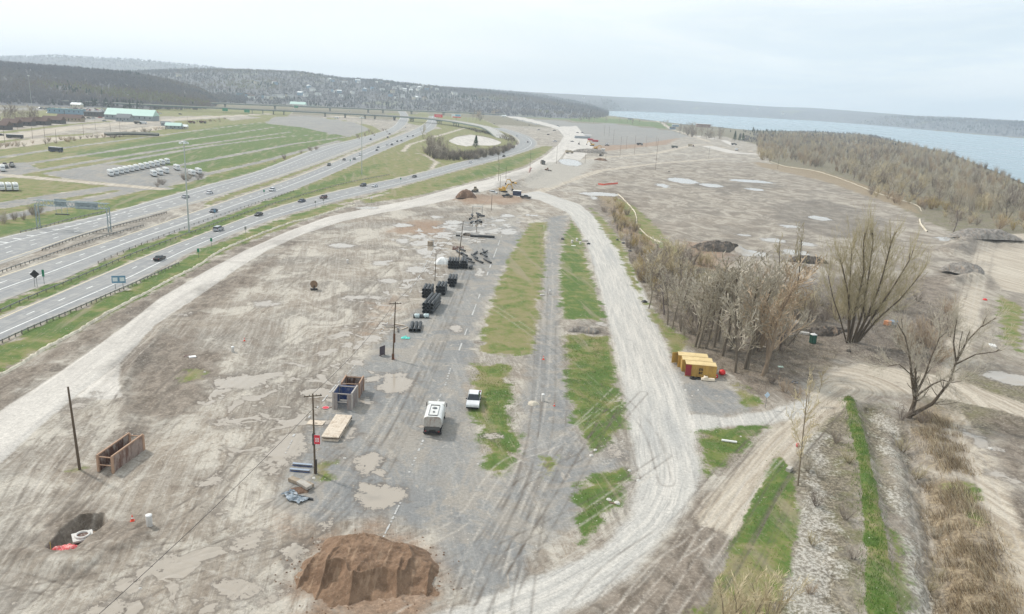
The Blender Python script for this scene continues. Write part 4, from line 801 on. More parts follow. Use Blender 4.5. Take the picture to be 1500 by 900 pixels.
def car_proto(kind):
    o = empty(kind, (0, 0, -900), 0)
    if kind == 'sedan': L, W, prof, cab, zr = 4.7, 1.82, [(-2.35,.35),(-2.33,.78),(-2.1,.95),(-1.5,.98),(1.1,.95),(2.15,.78),(2.35,.6),(2.33,.3),(1.9,.22),(-2.0,.22)], [(-1.75,.95),(-1.05,1.36),(-.9,1.42),(.3,1.42),(.42,1.38),(1.2,.93)], 1.42
    elif kind == 'suv': L, W, prof, cab, zr = 4.8, 1.92, [(-2.4,.4),(-2.4,1.0),(-2.3,1.12),(1.15,1.1),(2.25,.98),(2.4,.8),(2.38,.35),(1.9,.28),(-2.0,.28)], [(-2.3,1.1),(-2.05,1.66),(-1.9,1.72),(.35,1.72),(.5,1.68),(1.25,1.08)], 1.72
    elif kind == 'minivan': L, W, prof, cab, zr = 5.1, 2.0, [(-2.55,.38),(-2.55,1.0),(-2.45,1.12),(1.5,1.08),(2.35,.9),(2.55,.7),(2.5,.32),(2.0,.25),(-2.1,.25)], [(-2.5,1.1),(-2.35,1.7),(-2.2,1.76),(.5,1.76),(.7,1.7),(1.75,1.04)], 1.76
    else: L, W, prof, cab, zr = 5.8, 2.02, [(-2.9,.55),(-2.9,1.1),(-.95,1.12),(1.3,1.14),(2.7,1.05),(2.9,.85),(2.88,.45),(2.3,.38),(-2.4,.42)], [(-.95,1.1),(-.85,1.86),(-.7,1.92),(.65,1.92),(.8,1.86),(1.5,1.12)], 1.92
    b = MB(); hull(b, prof, W)
    if kind == 'pickup':
        b = MB(); hull(b, [(-.95,.5),(-.95,1.12),(1.3,1.14),(2.7,1.05),(2.9,.85),(2.88,.45),(2.3,.38)], W); b.box(-2.9, -.95, -W/2+.01, W/2-.01, .5, .72)
        for s in (-1, 1): b.box(-2.9, -.952, s*(W/2-.06)-.05, s*(W/2-.06)+.05, .72, 1.14)
        b.box(-2.95, -2.85, -W/2+.02, W/2-.02, .55, 1.13)
    body = b.build('body', PAINTS['black'], o, bevel=.05)
    # roof shell in paint, glass band below it
    c = MB(); hull(c, cab, W-.10, .95 if kind == 'sedan' else 1.12); cabo = c.build('windows', GLASS, o)
    top = [p for p in cab if p[1] > zr-.12]; r = MB(); x0 = min(p[0] for p in top)-.02; x1 = max(p[0] for p in top)+.02; wr = W-.10-2*(zr-(.95 if kind == 'sedan' else 1.12))*.32
    r.box(x0, x1, -wr/2-.03, wr/2+.03, zr-.05, zr+.03, taper=.06); r.build('roof', PAINTS['black'], o)
    for x in ((L*.30), -(L*.30)):
        for s in (-1, 1): wheel(o, x, s*(W/2-.10), .34 if kind in ('sedan', 'minivan') else .39)
    for s in (-1, 1):
        MB().cbox(L/2-.08, s*(W/2-.3), .72 if kind == 'sedan' else .85, .16, .34, .16).build('headlight', LIGHTW, o)
        MB().cbox(-L/2+.05, s*(W/2-.2), .80 if kind == 'sedan' else .95, .14, .24, .22).build('tail_light', LIGHTR, o)
        MB().cbox(.95 if kind != 'pickup' else 1.2, s*(W/2+.08), 1.02 if kind == 'sedan' else 1.25, .14, .2, .14).build('mirror', BLACKT, o)
    MB().cbox(L/2+.01, 0, .45, .1, W-.1, .2).build('bumper', BLACKT, o)
    return o
def painted(o, mat):
    for ch in KIDS[o.name]:
        if ch.name.startswith(('body', 'roof', 'shell')):
            ch.material_slots[0].link = 'OBJECT'; ch.material_slots[0].material = mat
HIDE = []
def put_car(kind, px, py, colour, label, rz=None, road=None, group='vehicles on the highway', flip=False, z=.07):
    if kind not in CARS: CARS[kind] = car_proto(kind); o = CARS[kind]; first = True
    else: o = copy_tree(CARS[kind])
    b = P(px, py, z)
    if road:
        A, B, s, zz = ROADS[road]; C = (A+B)/2; k = int(np.clip(np.argmin(np.linalg.norm(C-b[:2], axis=1)), 1, len(C)-2)); d = C[k+1]-C[k-1]; rz = math.atan2(d[1], d[0])
    if flip: rz += math.pi
    o.location = (b[0], b[1], b[2] if z < .2 else z); o.rotation_euler = (0, 0, rz); tag(o, label, {'sedan': 'car', 'suv': 'car', 'minivan': 'car', 'pickup': 'pickup truck'}[kind], group); painted(o, PAINTS[colour]); return o
for kd, px, py, c, lb, rd, fl in (
 ('sedan',234,381,'black','black sedan nearest on the near carriageway beside the guardrail','C',0),('minivan',320,338,'silver','silver minivan behind the black sedan on the near carriageway','C',0),('sedan',379,316,'black','second black sedan, ahead of the silver minivan','C',1),('sedan',442,296,'blue','dark blue car between the black sedan and the maroon one','C',1),('suv',474,291,'maroon','maroon suv on the near carriageway','C',1),('suv',532,273,'dark','dark suv right behind the white sedan','C',1),('sedan',549,274,'white','white sedan right of the dark suv on the near carriageway','C',1),('sedan',607,260,'black','black car alone on the bend of the near carriageway','C',1),('sedan',689,239,'white','white car before the loop bend','C',1),('suv',738,230,'black','black suv entering the loop bend','C',1),('sedan',773,209,'black','small black car at the top of the loop bend','C',0),('sedan',757,200,'silver','silver car coming off the loop near the flyover','C',0),
 ('sedan',313,311,'blue','dark car alone near the tall light mast on the middle carriageway','B',1),('suv',399,280,'white','white suv on the middle carriageway','B',1),('suv',482,243,'green','dark green suv on the middle carriageway','B',1),('sedan',504,235,'black','black car ahead of the dark green suv','B',1),('sedan',519,234,'green','small green car on the middle carriageway','B',1),('minivan',528,228,'white','white van among the far cars of the middle carriageway','B',1),('sedan',552,221,'dark','grey dark car in the far group, lower lane','B',1),('sedan',554,217,'green','greenish car in the far group, upper lane','B',1),('sedan',567,213,'white','white car in the far group of the middle carriageway','B',1),('suv',574,213,'black','black suv in the far group of the middle carriageway','B',1),('sedan',582,208,'dark','dark far car following the black suv','B',1),('sedan',588,207,'black','black far car near the bend of the middle carriageway','B',1),('sedan',597,201,'dark','farthest dark car on the middle carriageway','B',1),('sedan',605,200,'black','tiny black car near the flyover shadow','B',1),('sedan',616,190,'white','tiny white car near the flyover','B',1),
 ('sedan',272,290,'silver','silver dark windowed sedan left of the tall mast on the far carriageway','A',0),('sedan',307,284,'white','pale sedan right of the tall mast on the far carriageway','A',0),('sedan',543,205,'dark','dark car far away on the far carriageway','A',0),('sedan',568,202,'black','black car by the split of the far carriageway','A',0),('sedan',571,197,'dark','grey car by the split of the far carriageway','A',0),('sedan',594,188,'white','white car beyond the split, near the flyover','A',0)):
    put_car(kd, px, py, c, lb, road={'A': 'far_carriageway', 'B': 'middle_carriageway', 'C': 'near_carriageway'}[rd], flip=bool(fl))
# site cars
PK = put_car('pickup', 694, 591, 'white', 'white pickup truck parked at the edge of the dry grass strip', rz=head((694,598),(702,560))+math.pi, group='vehicles on the site', z=.07)
put_car('suv', 722, 284, 'white', 'white suv parked left of the excavator', rz=R(-20), group='vehicles on the site'); put_car('pickup', 743, 289, 'dark', 'dark grey pickup in front of the blue container', rz=R(12), group='vehicles on the site'); put_car('pickup', 770, 291, 'black', 'black pickup right of the blue container', rz=R(-14), group='vehicles on the site')
for px, py, c, k in ((775,183,'dark','sedan'),(785,182,'white','sedan'),(789,190,'dark','pickup'),(812,191,'green','pickup'),(817,184,'dark','sedan'),(803,197,'black','sedan'),(819,185,'white','sedan'),(838,207,'dark','sedan'),(889,213,'dark','pickup'),(889,210,'white','sedan'),(846,194,'dark','sedan'),(853,194,'black','sedan'),(765,177,'white','sedan'),(758,176,'dark','pickup'),(738,171,'white','minivan'),(724,181,'dark','sedan'),(813,207,'white','pickup')):
    put_car(k, px, py+1, c, f'small {c} car parked far off at photo column of the grey gravel lot' if 0 else 'small car parked far off on the wide grey gravel lot', rz=random.uniform(0, 6), group='cars parked far off on the grey gravel lot')
# yard with many parked cars far on the left
for r_ in range(5):
    for c_ in range(20):
        px = 57+c_*5.2+random.uniform(-1.6, 1.6)+r_*3; py = 158.5+r_*1.7+c_*.12+random.uniform(-.3, .3)
        if random.random() < .22: continue
        put_car(random.choice(['sedan', 'suv', 'minivan']), px, py, random.choice(['white', 'white', 'silver', 'black', 'blue', 'grey', 'red']), 'small car in the crowded yard behind the brown roofed houses', rz=random.uniform(-.3, .3)+R(80), group='cars in the crowded far yard')
for px, py, c in ((92,180,'white'),(5,186,'grey'),(12,187,'white'),(1,199,'black'),(123,175,'green'),(130,174,'green'),(137,174,'silver'),(147,173,'red'),(153,178,'silver'),(235,167,'white'),(264,168,'blue')):
    put_car('suv', px, py, c, {0: 'car on a far road at the left'}[0], rz=R(60), group='cars on the far left roads')
for px, py, e in ((512,164.4,6.5),(430,161.5,6.5),(540,166.5,6.5),(720,190,.1)):
    o = put_car('minivan', px, py, 'white', 'white van crossing on the nearer pale flyover', rz=R(160), group='vans on the flyover', z=e+.02 if e > 1 else .07)
PK.scale = (1.12, 1.1, 1.1)
# ------------------------------------------------------------------ white tanker truck seen from behind
WPAINT = paint('tanker_white', (222, 222, 218), .35); ALU = M('worn_aluminium', (188, 186, 180), .35, .5, dirt=(140, 108, 92), dirtamt=.6)
def rounded(w, h, r, n=5, z0=0.0):
    pts = []
    for cx, cz, a0 in ((w/2-r, h-r, 0), (-w/2+r, h-r, 90), (-w/2+r, r, 180), (w/2-r, r, 270)):
        for k in range(n+1): a = R(a0+90*k/n); pts.append((cx+r*math.cos(a), z0+cz+r*math.sin(a)))
    return pts
b = P(633, 639); rz = head((633,642),(642,606)); o = empty('tanker_truck', (b[0]+.0, b[1], 0), rz-R(90), 'white tanker truck with a dusty rear and a walkway on its flat topped tank', 'truck', 'vehicles on the site')
o.scale = (1.16, .86, 1.04)
tk = MB(); tk.prism(rounded(2.5, 2.0, .62, 5, 1.15), .1, 6.1, sm=False); tank = tk.build('tank', WPAINT, o, bevel=.04)
MB().prism(rounded(2.44, 1.94, .6, 5, 1.18), .02, .098).build('rear_panel', ALU, tank)
for y0, y1, x0, x1 in ((.5,.62,-.62,.62),(5.3,5.42,-.62,.62)): MB().box(x0, x1, y0, y1, 3.152, 3.26).build('walkway_rail', BLACKT, tank)
for s in (-.62, .62): MB().box(s-.03, s+.03, .625, 5.295, 3.152, 3.24).build('walkway_rail', M('grey_metal', (128, 130, 130), .5), tank)
for y, r in ((3.9,.34),(2.1,.16)): MB().lathe([(r, 3.15), (r, 3.28), (r*.85, 3.32), (0, 3.33)], 16, c=(0, y)).build('hatch', M('grey_hatch', (120, 122, 122), .4, .4), tank)
MB().box(-.45, .45, -.1, 8.4, .75, 1.05).build('chassis', CHAS, o); MB().box(-1.2, 1.2, -.35, -.1, .55, .75).build('rear_bumper', BLACKT, o); MB().box(-1.0,1.0,-.09,.0,.76,1.5).build('rear_cabinet', M('dark_grey_metal',(84,84,82),.6), o)
cb = MB(); cb.prism([(6.35,.9),(6.35,3.0),(6.5,3.1),(7.6,3.1),(8.0,2.1),(9.1,1.9),(9.3,1.5),(9.3,.75)], -1.15, 1.15, axis='x'); 
cbv = MB(); cbv.v = [(y, x, z) for x, y, z in []]; cb2 = MB(); pr = [(6.35,.9),(6.35,3.0),(6.5,3.1),(7.6,3.1),(8.0,2.1),(9.1,1.9),(9.3,1.5),(9.3,.75)]; n = len(pr)
cb2.add([(s*1.15, y, z) for s in (-1, 1) for y, z in pr], [(i, (i+1) % n, n+(i+1) % n, n+i) for i in range(n)]+[tuple(range(n)), tuple(range(2*n-1, n-1, -1))]); cb2.build('cab', WPAINT, o, bevel=.05)
MB().add([(-1.0, 7.67, 2.98), (1.0, 7.67, 2.98), (1.0, 8.02, 2.16), (-1.0, 8.02, 2.16)], [(0, 1, 2, 3)]).build('windscreen', GLASS, o)
for s in (-1, 1):
    MB().box(s*1.16-.012, s*1.16+.012, 6.6, 7.5, 2.1, 2.85).build('side_window', GLASS, o); MB().cbox(s*1.42, 7.7, 2.5, .1, .2, .6).build('mirror', BLACKT, o)
    for y in (1.0, 2.25, 8.3): wheel2 = MB().tube((s*.75, y, .52), (s*1.2, y, .52), .52, .52, 16).build('wheel', TYRE, o); MB().tube((s*1.0, y, .52), (s*1.215, y, .52), .28, .28, 12).build('rim', ALU, wheel2)
    MB().box(s*1.0-.18, s*1.0+.18, 3.1, 5.6, .5, 1.1).build('side_tank', ALU, o); MB().cbox(s*.9, -.36, .9, .2, .05, .14).build('tail_light', LIGHTR, o)
# ------------------------------------------------------------------ travel trailers in the gravel field
RVW = paint('trailer_white', (224, 226, 226), .4); RVD = M('dark_trailer_skirt', (46, 48, 52), .6)
def trailer_proto():
    o = empty('travel_trailer', (0, 0, 0)); n = [(-3.6,.5),(-3.75,1.2),(-3.6,2.9),(-3.3,3.05),(3.0,3.05),(3.4,2.8),(3.85,1.5),(3.7,.55)]
    MB().prism(n, -1.22, 1.22).build('shell', RVW, o, bevel=.05); MB().box(-3.4, 3.4, -1.0, 1.0, .3, .5).build('frame', CHAS, o); MB().box(3.72, 5.0, -.06, .06, .42, .52).build('tow_bar', CHAS, o)
    MB().box(3.55, 3.72, -1.0, 1.0, 1.6, 2.3, tx=.06).build('front_window', GLASS, o)
    MB().box(-3.3, 3.1, -.9, .9, 3.052, 3.07).build('roof_membrane', M('trailer_roof', (214, 214, 208), .8, dirt=(160, 156, 146)), o)
    for x in (-1.6, .8): MB().cbox(x, 0, 3.2, .7, .6, .26, taper=.06).build('roof_vent', RVW, o)
    for s in (-1, 1):
        for x, w in ((-2.4, .9), (.1, 1.3), (2.3, .7)): MB().box(x-w/2, x+w/2, s*1.225-.012, s*1.225+.012, 1.6, 2.25).build('window', GLASS, o)
        MB().box(-3.5, 3.5, s*1.222-.01, s*1.222+.01, .55, .95).build('side_stripe', M('grey_decal', (96, 102, 112), .5), o)
        for x in (-.55, .45): wheel(o, x, s*1.05, .36)
    MB().box(1.2, 1.85, 1.225, 1.245, .6, 2.4).build('door', M('off_white_door', (200, 200, 196), .5), o)
    return o
TP = None
def trailer(px, py, rz, label):
    global TP
    if TP is None: TP = trailer_proto(); o = TP
    else: o = copy_tree(TP)
    b = P(px, py); o.location = (b[0], b[1], 0); o.scale = (1.02, .84, 1.08); o.rotation_euler = (0, 0, rz); tag(o, label, 'camper trailer', 'white camper trailers parked in the field')
tz = head((158,251),(170,258))
ords = ['first', 'second', 'third', 'fourth', 'fifth', 'sixth', 'seventh', 'eighth', 'ninth', 'tenth', 'eleventh', 'twelfth']
for k in range(12):
    trailer(162+k*7.55, 258-k*1.62, tz+random.uniform(-.05, .05), f'white camper trailer, {ords[k]} from the left in the long back row')
for k, (px, py) in enumerate(((225,258.5),(234,256.5),(243,254))): trailer(px, py, tz, ('leftmost', 'middle', 'rightmost')[k]+' white camper trailer of the short front row of three')
trailer(259, 249.5, tz, 'single white camper trailer between the two camper rows and the tall mast'); trailer(281, 257.5, tz, 'left one of the two camper trailers right of the tall mast'); trailer(291, 255, tz, 'right one of the two camper trailers right of the tall mast')
trailer(3, 279, tz, 'white camper at the left edge of the photo, left one of three'); trailer(13, 279, tz, 'white camper in the middle of three near the left edge'); trailer(23, 279, tz, 'white camper on the right of three near the left edge'); trailer(4, 251, tz, 'lone white camper at the left edge below the flatbed trailers')
def bodytruck(px, py, rz, cat, name, label, L, W, H, col, roofc, grp=None, base=.6, cab=True, bed=False):
    b = P(px, py); o = empty(name, (b[0], b[1], 0), rz, label, cat, grp)
    c = PAINTS.get(col) or paint(col, (120, 120, 120))
    if bed: 
        m = MB(); m.box(-L/2, L/2-2.4, -W/2, W/2, base+.5, base+.7)
        for s in (-1, 1): m.box(-L/2, L/2-2.4, s*(W/2-.05)-.05, s*(W/2-.05)+.05, base+.7, H)
        m.box(-L/2, -L/2+.1, -W/2+.1, W/2-.1, base+.7, H); m.box(L/2-2.5, L/2-2.4, -W/2+.1, W/2-.1, base+.7, H+.3); m.build('tipper_body', c, o)
    else: MB().box(-L/2, L/2-(1.9 if cab else 0), -W/2, W/2, base, H).build('body', c, o, bevel=.06)
    if roofc and not bed: MB().box(-L/2+.1, L/2-(2.0 if cab else .1), -W/2+.1, W/2-.1, H+.002, H+.06).build('roof', PAINTS[roofc], o)
    if cab:
        m = MB(); m.prism([(L/2-1.8,base),(L/2-1.8,min(H,2.7)),(L/2-.7,min(H,2.7)),(L/2-.35,1.8),(L/2,1.7),(L/2,base)], -W/2+.08, W/2-.08); m.build('cab', PAINTS[roofc or 'white'], o, bevel=.05)
        MB().add([(L/2-.67, -W/2+.2, min(H, 2.7)-.08), (L/2-.67, W/2-.2, min(H, 2.7)-.08), (L/2-.33, W/2-.2, 1.86), (L/2-.33, -W/2+.2, 1.86)], [(0, 1, 2, 3)]).build('windscreen', GLASS, o)
    else: MB().box(L/2+.002, L/2+.03, -W/2+.2, W/2-.2, H*.45, H*.85).build('windscreen', GLASS, o)
    for s in (-1, 1):
        if not cab: MB().box(-L/2+.5, L/2-.5, s*(W/2+.01)-.012, s*(W/2+.01)+.012, H*.5, H*.75).build('window_band', GLASS, o)
        for x in (-L/2+1.4, -L/2+2.6, L/2-1.2): wheel(o, x, s*(W/2-.2), .5, .34)
    MB().box(-L/2+.2, L/2-.2, -.45, .45, .45, base-.002).build('chassis', CHAS, o); return o
bodytruck(82, 223, R(-10), 'motorhome', 'motorhome', 'dark striped motorhome with a white roof alone in the grass field', 9.5, 2.6, 3.4, 'blue', 'white', cab=False)
bodytruck(22, 203, R(10), 'bus', 'city_bus', 'bus with a white roof on the long road at the left', 12, 2.6, 3.1, 'dark', 'white', cab=False)
bodytruck(973, 0, 0, 'x', 'x', 'x', 1, 1, 1, 'dark', None) if 0 else None
for px, py, rz, c, rc, lb in ((795,241,100,'dark','maroon','dump truck with a dark grey bed coming up the pale haul road'),(834,225,20,'tan','tan','brown articulated dumper beside the white patch'),(868,246,10,'maroon','maroon','x'),(937,213,10,'dark','grey','grey brown truck on stub poles side of the far field'),(988,217,2,'green','green','dark green truck on the far dirt road'),(1012,215,-8,'tan','maroon','brown truck right of the dark green one'),(202,182,8,'dark','green','dark truck on the far road above the low bridge'),(210,182,8,'white','white','white box truck on the far road above the low bridge'),(281,181,0,'maroon','maroon','brown truck beside the green field corner at the far road'),(297,181,0,'maroon','dark','second brown truck beside the green field corner'),(222,163,5,'maroon','maroon','reddish truck parked on the far grass'),(1079,221,60,'white','tan','small pale truck on the white dirt road'),(1075,213,5,'dark','dark','low dark trailer on the far dirt'),(493,174,170,'white','white','white box truck on the ramp under the flyover'),(228,166,5,'red','red','long red trailer parked on the far grass')):
    if lb == 'x': continue
    bodytruck(px, py, R(rz), 'truck', 'dump_truck' if 'white box' not in lb else 'box_truck', lb, 8.2, 2.6, 3.0, c, rc, 'trucks on the site and far roads', bed='white box' not in lb)
for px, py, lb in ((8,246,'left of two flatbed trailers carrying dark gear near the left edge'),(18,245,'right of two flatbed trailers carrying dark gear near the left edge')):
    b = P(px, py); o = empty('flatbed_trailer', b, tz, lb, 'trailer', 'flatbed trailers'); MB().box(-5, 5, -1.25, 1.25, .9, 1.1).build('bed', CHAS, o); MB().box(-4.2, -.5, -1, 1, 1.102, 2.6, taper=.2).build('load', M('dark_gear', (62, 58, 56), .8, var=.4), o); MB().box(.2, 4.2, -.9, .9, 1.102, 2.1, taper=.3).build('load', M('pale_gear', (150, 150, 146), .8, var=.3), o)
    for s in (-1, 1):
        for x in (-3.4, -2.4): wheel(o, x, s*1.05, .45)
# ------------------------------------------------------------------ excavators and loaders
YEL = M('machine_yellow', (206, 162, 62), .5, var=.1, dirt=(120, 104, 84), dirtamt=.4)
def excavator(px, py, rz, label, s=1.0, sw=0.0, c=YEL):
    b = P(px, py); o = empty('excavator', (b[0], b[1], 0), rz, label, 'excavator', 'yellow excavators'); o.scale = (s, s, s)
    for q in (-1, 1): MB().prism([(-1.9,.15),(-2.1,.5),(-1.8,.9),(1.8,.9),(2.1,.5),(1.9,.15),(1.6,0),(-1.6,0)], q*1.15-.3, q*1.15+.3).build('track', CHAS, o)
    MB().box(-1.0, 1.0, -.84, .84, .4, 1.0).build('undercarriage', CHAS, o); MB().box(-2.2, 1.1, -1.25, 1.25, 1.002, 1.9).build('house', c, o, bevel=.08); MB().box(-2.5, -1.2, -1.2, 1.2, 1.902, 2.4).build('counterweight', c, o, bevel=.08)
    cab = MB().box(-.2, 1.3, .35, 1.22, 1.904, 3.1, taper=.06).build('cab', c, o); MB().box(1.302, 1.32, .42, 1.15, 2.0, 2.95).build('cab_window', GLASS, cab); MB().box(-.1, 1.2, 1.21, 1.24, 2.1, 2.95).build('cab_window', GLASS, cab)
    def beam(nm, a, b_, w0, w1, wy=.4):
        a = Vector(a); b_ = Vector(b_); d = (b_-a).normalized(); q = Vector((-d.z, 0, d.x)); V = []
        for y in (-.35-wy/2+.15, -.35+wy/2+.15): V += [a+q*w0+Vector((0, y, 0)), a-q*w0+Vector((0, y, 0)), b_-q*w1+Vector((0, y, 0)), b_+q*w1+Vector((0, y, 0))]
        MB().add(V, [(0, 1, 2, 3), (7, 6, 5, 4), (0, 4, 5, 1), (1, 5, 6, 2), (2, 6, 7, 3), (3, 7, 4, 0)]).build(nm, c, o)
    beam('boom', (1.0, 0, 1.6), (3.0, 0, 4.6), .3, .32); beam('boom', (3.0, 0, 4.6), (5.4, 0, 4.4), .3, .2); beam('stick', (5.2, 0, 4.7), (6.2, 0, 1.9), .22, .14, .3)
    MB().tube((1.6, -.2, 1.9), (3.0, -.2, 4.1), .09).build('cylinder', RIM, o); MB().prism([(6.0,1.9),(6.4,1.9),(6.7,1.2),(6.3,.6),(5.7,.7),(5.9,1.2)], -.75, .35).build('bucket', CHAS, o); return o
excavator(737, 282, R(35), 'yellow excavator between the white suv and the dark trench')
excavator(752, 272, R(200), 'yellow excavator reaching over behind the blue container', .8)
excavator(867, 214, R(150), 'yellow excavator with raised arm on the far rubble heap', 1.15); excavator(873, 219, R(10), 'second yellow excavator right of the raised arm on the far heap', 1.0)
excavator(848, 212, R(80), 'dark small excavator left on the far rubble heap', .7, c=M('machine_dark', (88, 80, 70), .7)); excavator(880, 229, R(60), 'dark machine in front of the far rubble heap', .8, c=M('machine_dark', (88, 80, 70), .7))
def loader(px, py, rz, label, c, s=1.0):
    b = P(px, py); o = empty('wheel_loader', (b[0], b[1], 0), rz, label, 'loader', 'loaders'); o.scale = (s, s, s)
    MB().box(-2.6, -.2, -.9, .9, .9, 2.0).build('engine_hood', c, o, bevel=.08); MB().box(-.3, 1.0, -.7, .7, .9, 1.5).build('frame', c, o); cb = MB().box(-.7, .6, -.7, .7, 2.002, 3.2, taper=.08).build('cab', c, o); MB().box(.52, .56, -.6, .6, 2.3, 3.0).build('cab_window', GLASS, cb)
    for q in (-1, 1):
        for x in (-1.7, 1.2): wheel(o, x, q*1.15, .78, .5)
        MB().tube((.9, q*.5, 1.5), (3.0, q*.5, .7), .14).build('lift_arm', c, o)
    MB().prism([(2.9,.15),(2.9,1.2),(3.2,1.3),(3.4,.9),(4.0,.2)], -1.4, 1.4).build('bucket', CHAS, o)
loader(696, 282, R(-100), 'tan wheel loader at the edge of the haul road above the dirt mound', M('machine_tan', (150, 138, 116), .7, dirt=(110, 96, 80))); loader(802, 251, R(10), 'small brown loader below the dump truck', M('machine_brown', (120, 90, 70), .8), .8)
# ------------------------------------------------------------------ things on the site
def at(px, py): b = P(px, py); return np.array([b[0], b[1], ground_z(b[0], b[1])])
def thing(name, px, py, rz, label, cat, group=None, dz=0.0):
    b = at(px, py); return empty(name, (b[0], b[1], b[2]+dz), rz, label, cat, group)
def solo(mb, name, mat, px, py, rz, label, cat, group=None, dz=0.0, bevel=0.0):
    o = mb.build(name, mat, bevel=bevel); b = at(px, py); o.location = (b[0], b[1], b[2]+dz); o.rotation_euler = (0, 0, rz); return tag(o, label, cat, group)
def heap(name, px, py, rx, ry, H, mat, label, cat, rz=0.0, seed=1, n=70, rough=.12, ribs=0.0, group=None, flat=1.5):
    x, y = np.meshgrid(np.linspace(-1.15, 1.15, n), np.linspace(-1.15, 1.15, n)); a = np.arctan2(y, x)
    wob = 1+.10*np.sin(3*a+seed)+.07*np.sin(5*a+2*seed)+.04*np.sin(9*a+seed*3); r = np.sqrt(x**2+y**2)/wob
    X_ = x*rx; Y_ = y*ry; h = H*np.clip((1-r)*flat, 0, 1); h = H*(1-np.exp(-1.7*h/H))/(1-math.exp(-1.7))
    h = h*(1+.22*fbm(X_+seed*50, Y_, .35, seed, 3))
    if ribs:
        g = np.abs(np.sin(X_*.95+1.1*fbm(X_, Y_*.3, .25, 3, 2)*2)); fr_ = np.clip((.35-y)*1.4, 0, 1); re_ = r+.24*g*fr_-.03*np.sin(X_*.6); k_ = np.clip((1-re_)*2.5, 0, 1)
        top = .80+.20*np.exp(-((x+.25)/.4)**2)+.10*fbm(X_, Y_, .4, 4, 3); main = k_*H*top; skirt = .5*H*np.clip((1.0-r)*2.2, 0, 1)*np.clip(.3-y, 0, 1)
        rim = .45*np.exp(-((re_-.60)/.03)**2)*(re_ < .9); h = np.maximum(main, skirt)+rim*np.clip(.6-y, 0, 1)-.25*np.exp(-((re_-.45)/.08)**2)*fr_+.4*(1-g)**7*np.clip((1-r)*3, 0, 1)*fr_
    h = h+rough*fbm(X_+9, Y_+seed, 1.6, 41, 4)*np.clip((1-r)*5, 0, 1); h = np.where(r > 1.0, -.35, h-.12)
    i = np.arange(n*n).reshape(n, n); F_ = np.stack([i[:-1, :-1], i[:-1, 1:], i[1:, 1:], i[1:, :-1]], -1).reshape(-1, 4)
    F_ = F_[r.ravel()[F_].min(1) < 1.06]; u, inv = np.unique(F_, return_inverse=True)
    V_ = np.stack([X_.ravel(), Y_.ravel(), h.ravel()], 1)[u]; o = link(name, np_mesh(name, V_, inv.reshape(F_.shape), mat)); b = at(px, py); o.location = (b[0], b[1], max(0, b[2])); o.rotation_euler = (0, 0, rz); return tag(o, label, cat, group)
def soil(name, a, b_, stone=(190, 178, 160)):
    m, t, bs = material(name); pos = t.new('ShaderNodeTexCoord').outputs['Object']; n = t.noise(pos, .6, 7, .65); nf = t.noise(pos, 6, 5, .7); n2 = t.noise(t.mapping(pos, (1.6, .3, .3)), 1.0, 4, .6)
    c = t.mix(t.ramp(n, .35, .65), tuple(lin(a)), tuple(lin(b_))); c = t.mix(t.ramp(nf, .56, .70, 0, .6), c, tuple(lin(stone))); c = t.mix(t.ramp(nf, .42, .30, 0, .6), c, tuple(x*.45 for x in lin(a))); c = t.mix(t.ramp(n2, .55, .66, 0, .35), c, tuple(lin((176, 150, 124))))
    t.l.new(c, bs.inputs['Base Color']); bs.inputs['Roughness'].default_value = .95; bn = t.new('ShaderNodeBump'); bn.inputs['Strength'].default_value = .7; bn.inputs['Distance'].default_value = .12; t.l.new(nf, bn.inputs['Height']); t.l.new(bn.outputs[0], bs.inputs['Normal']); return m
SOILR = soil('reddish_sand', (106, 82, 62), (138, 111, 88), (172, 154, 132)); SOILB = soil('brown_soil', (92, 68, 52), (120, 94, 76)); SOILG = soil('grey_rubble', (104, 98, 92), (148, 142, 134), (196, 190, 182)); SOILD = soil('dark_brush', (62, 56, 50), (98, 90, 82), (150, 142, 132))
heap('sand_pile', 540, 836, 8.8, 6.8, 2.1, SOILR, 'large reddish brown sand pile with furrowed front face in the foreground', 'sand pile', rz=-.05, seed=2, n=230, rough=.26, ribs=.75, flat=1.25)
heap('dirt_mound', 683, 291, 5.4, 4.4, 3.9, SOILB, 'small dark brown pointed dirt mound left of the white suv', 'dirt mound', seed=3, flat=1.1); heap('dirt_mound', 880, 235, 6.5, 5, 2.2, SOILB, 'tiny brown dirt mound in front of the far excavators', 'dirt mound', seed=4, n=30, flat=1.1)
heap('rubble_heap', 866, 224, 19, 9, 4.0, SOILG, 'long grey rubble heap under the far yellow excavators', 'rubble heap', seed=5, n=60); heap('rubble_heap', 1412, 402, 7, 5.5, 2.6, SOILG, 'grey brush and rubble heap between the two tracks at the right', 'rubble heap', seed=6, rough=.5)
heap('brush_heap', 1052, 366, 9, 5, 2.6, SOILD, 'dark heap of cut brush left of the pale pond', 'brush heap', seed=7, rough=.7); heap('brush_heap', 1182, 384, 7, 3.4, 2.2, SOILD, 'dark heap of brush behind the thin bent tree', 'brush heap', seed=8, rough=.6)
heap('rubble_heap', 1440, 352, 15, 8, 3.2, SOILG, 'broad pale grey spoil heap beside the lone shrub tree at the right', 'rubble heap', seed=9, rough=.4); heap('rubble_heap', 856, 486, 3.6, 1.6, .7, SOILG, 'low dark rubble heap between the two right grass strips', 'rubble heap', seed=10, rough=.3)
heap('brush_heap', 1155, 440, 6, 4, 1.6, SOILD, 'low dark brush heap above the concrete debris', 'brush heap', seed=12, rough=.8); heap('brush_heap', 1215, 490, 5, 2.6, 1.2, SOILD, 'blackish debris heap at the foot of the many stemmed willow', 'brush heap', seed=13, rough=.7)
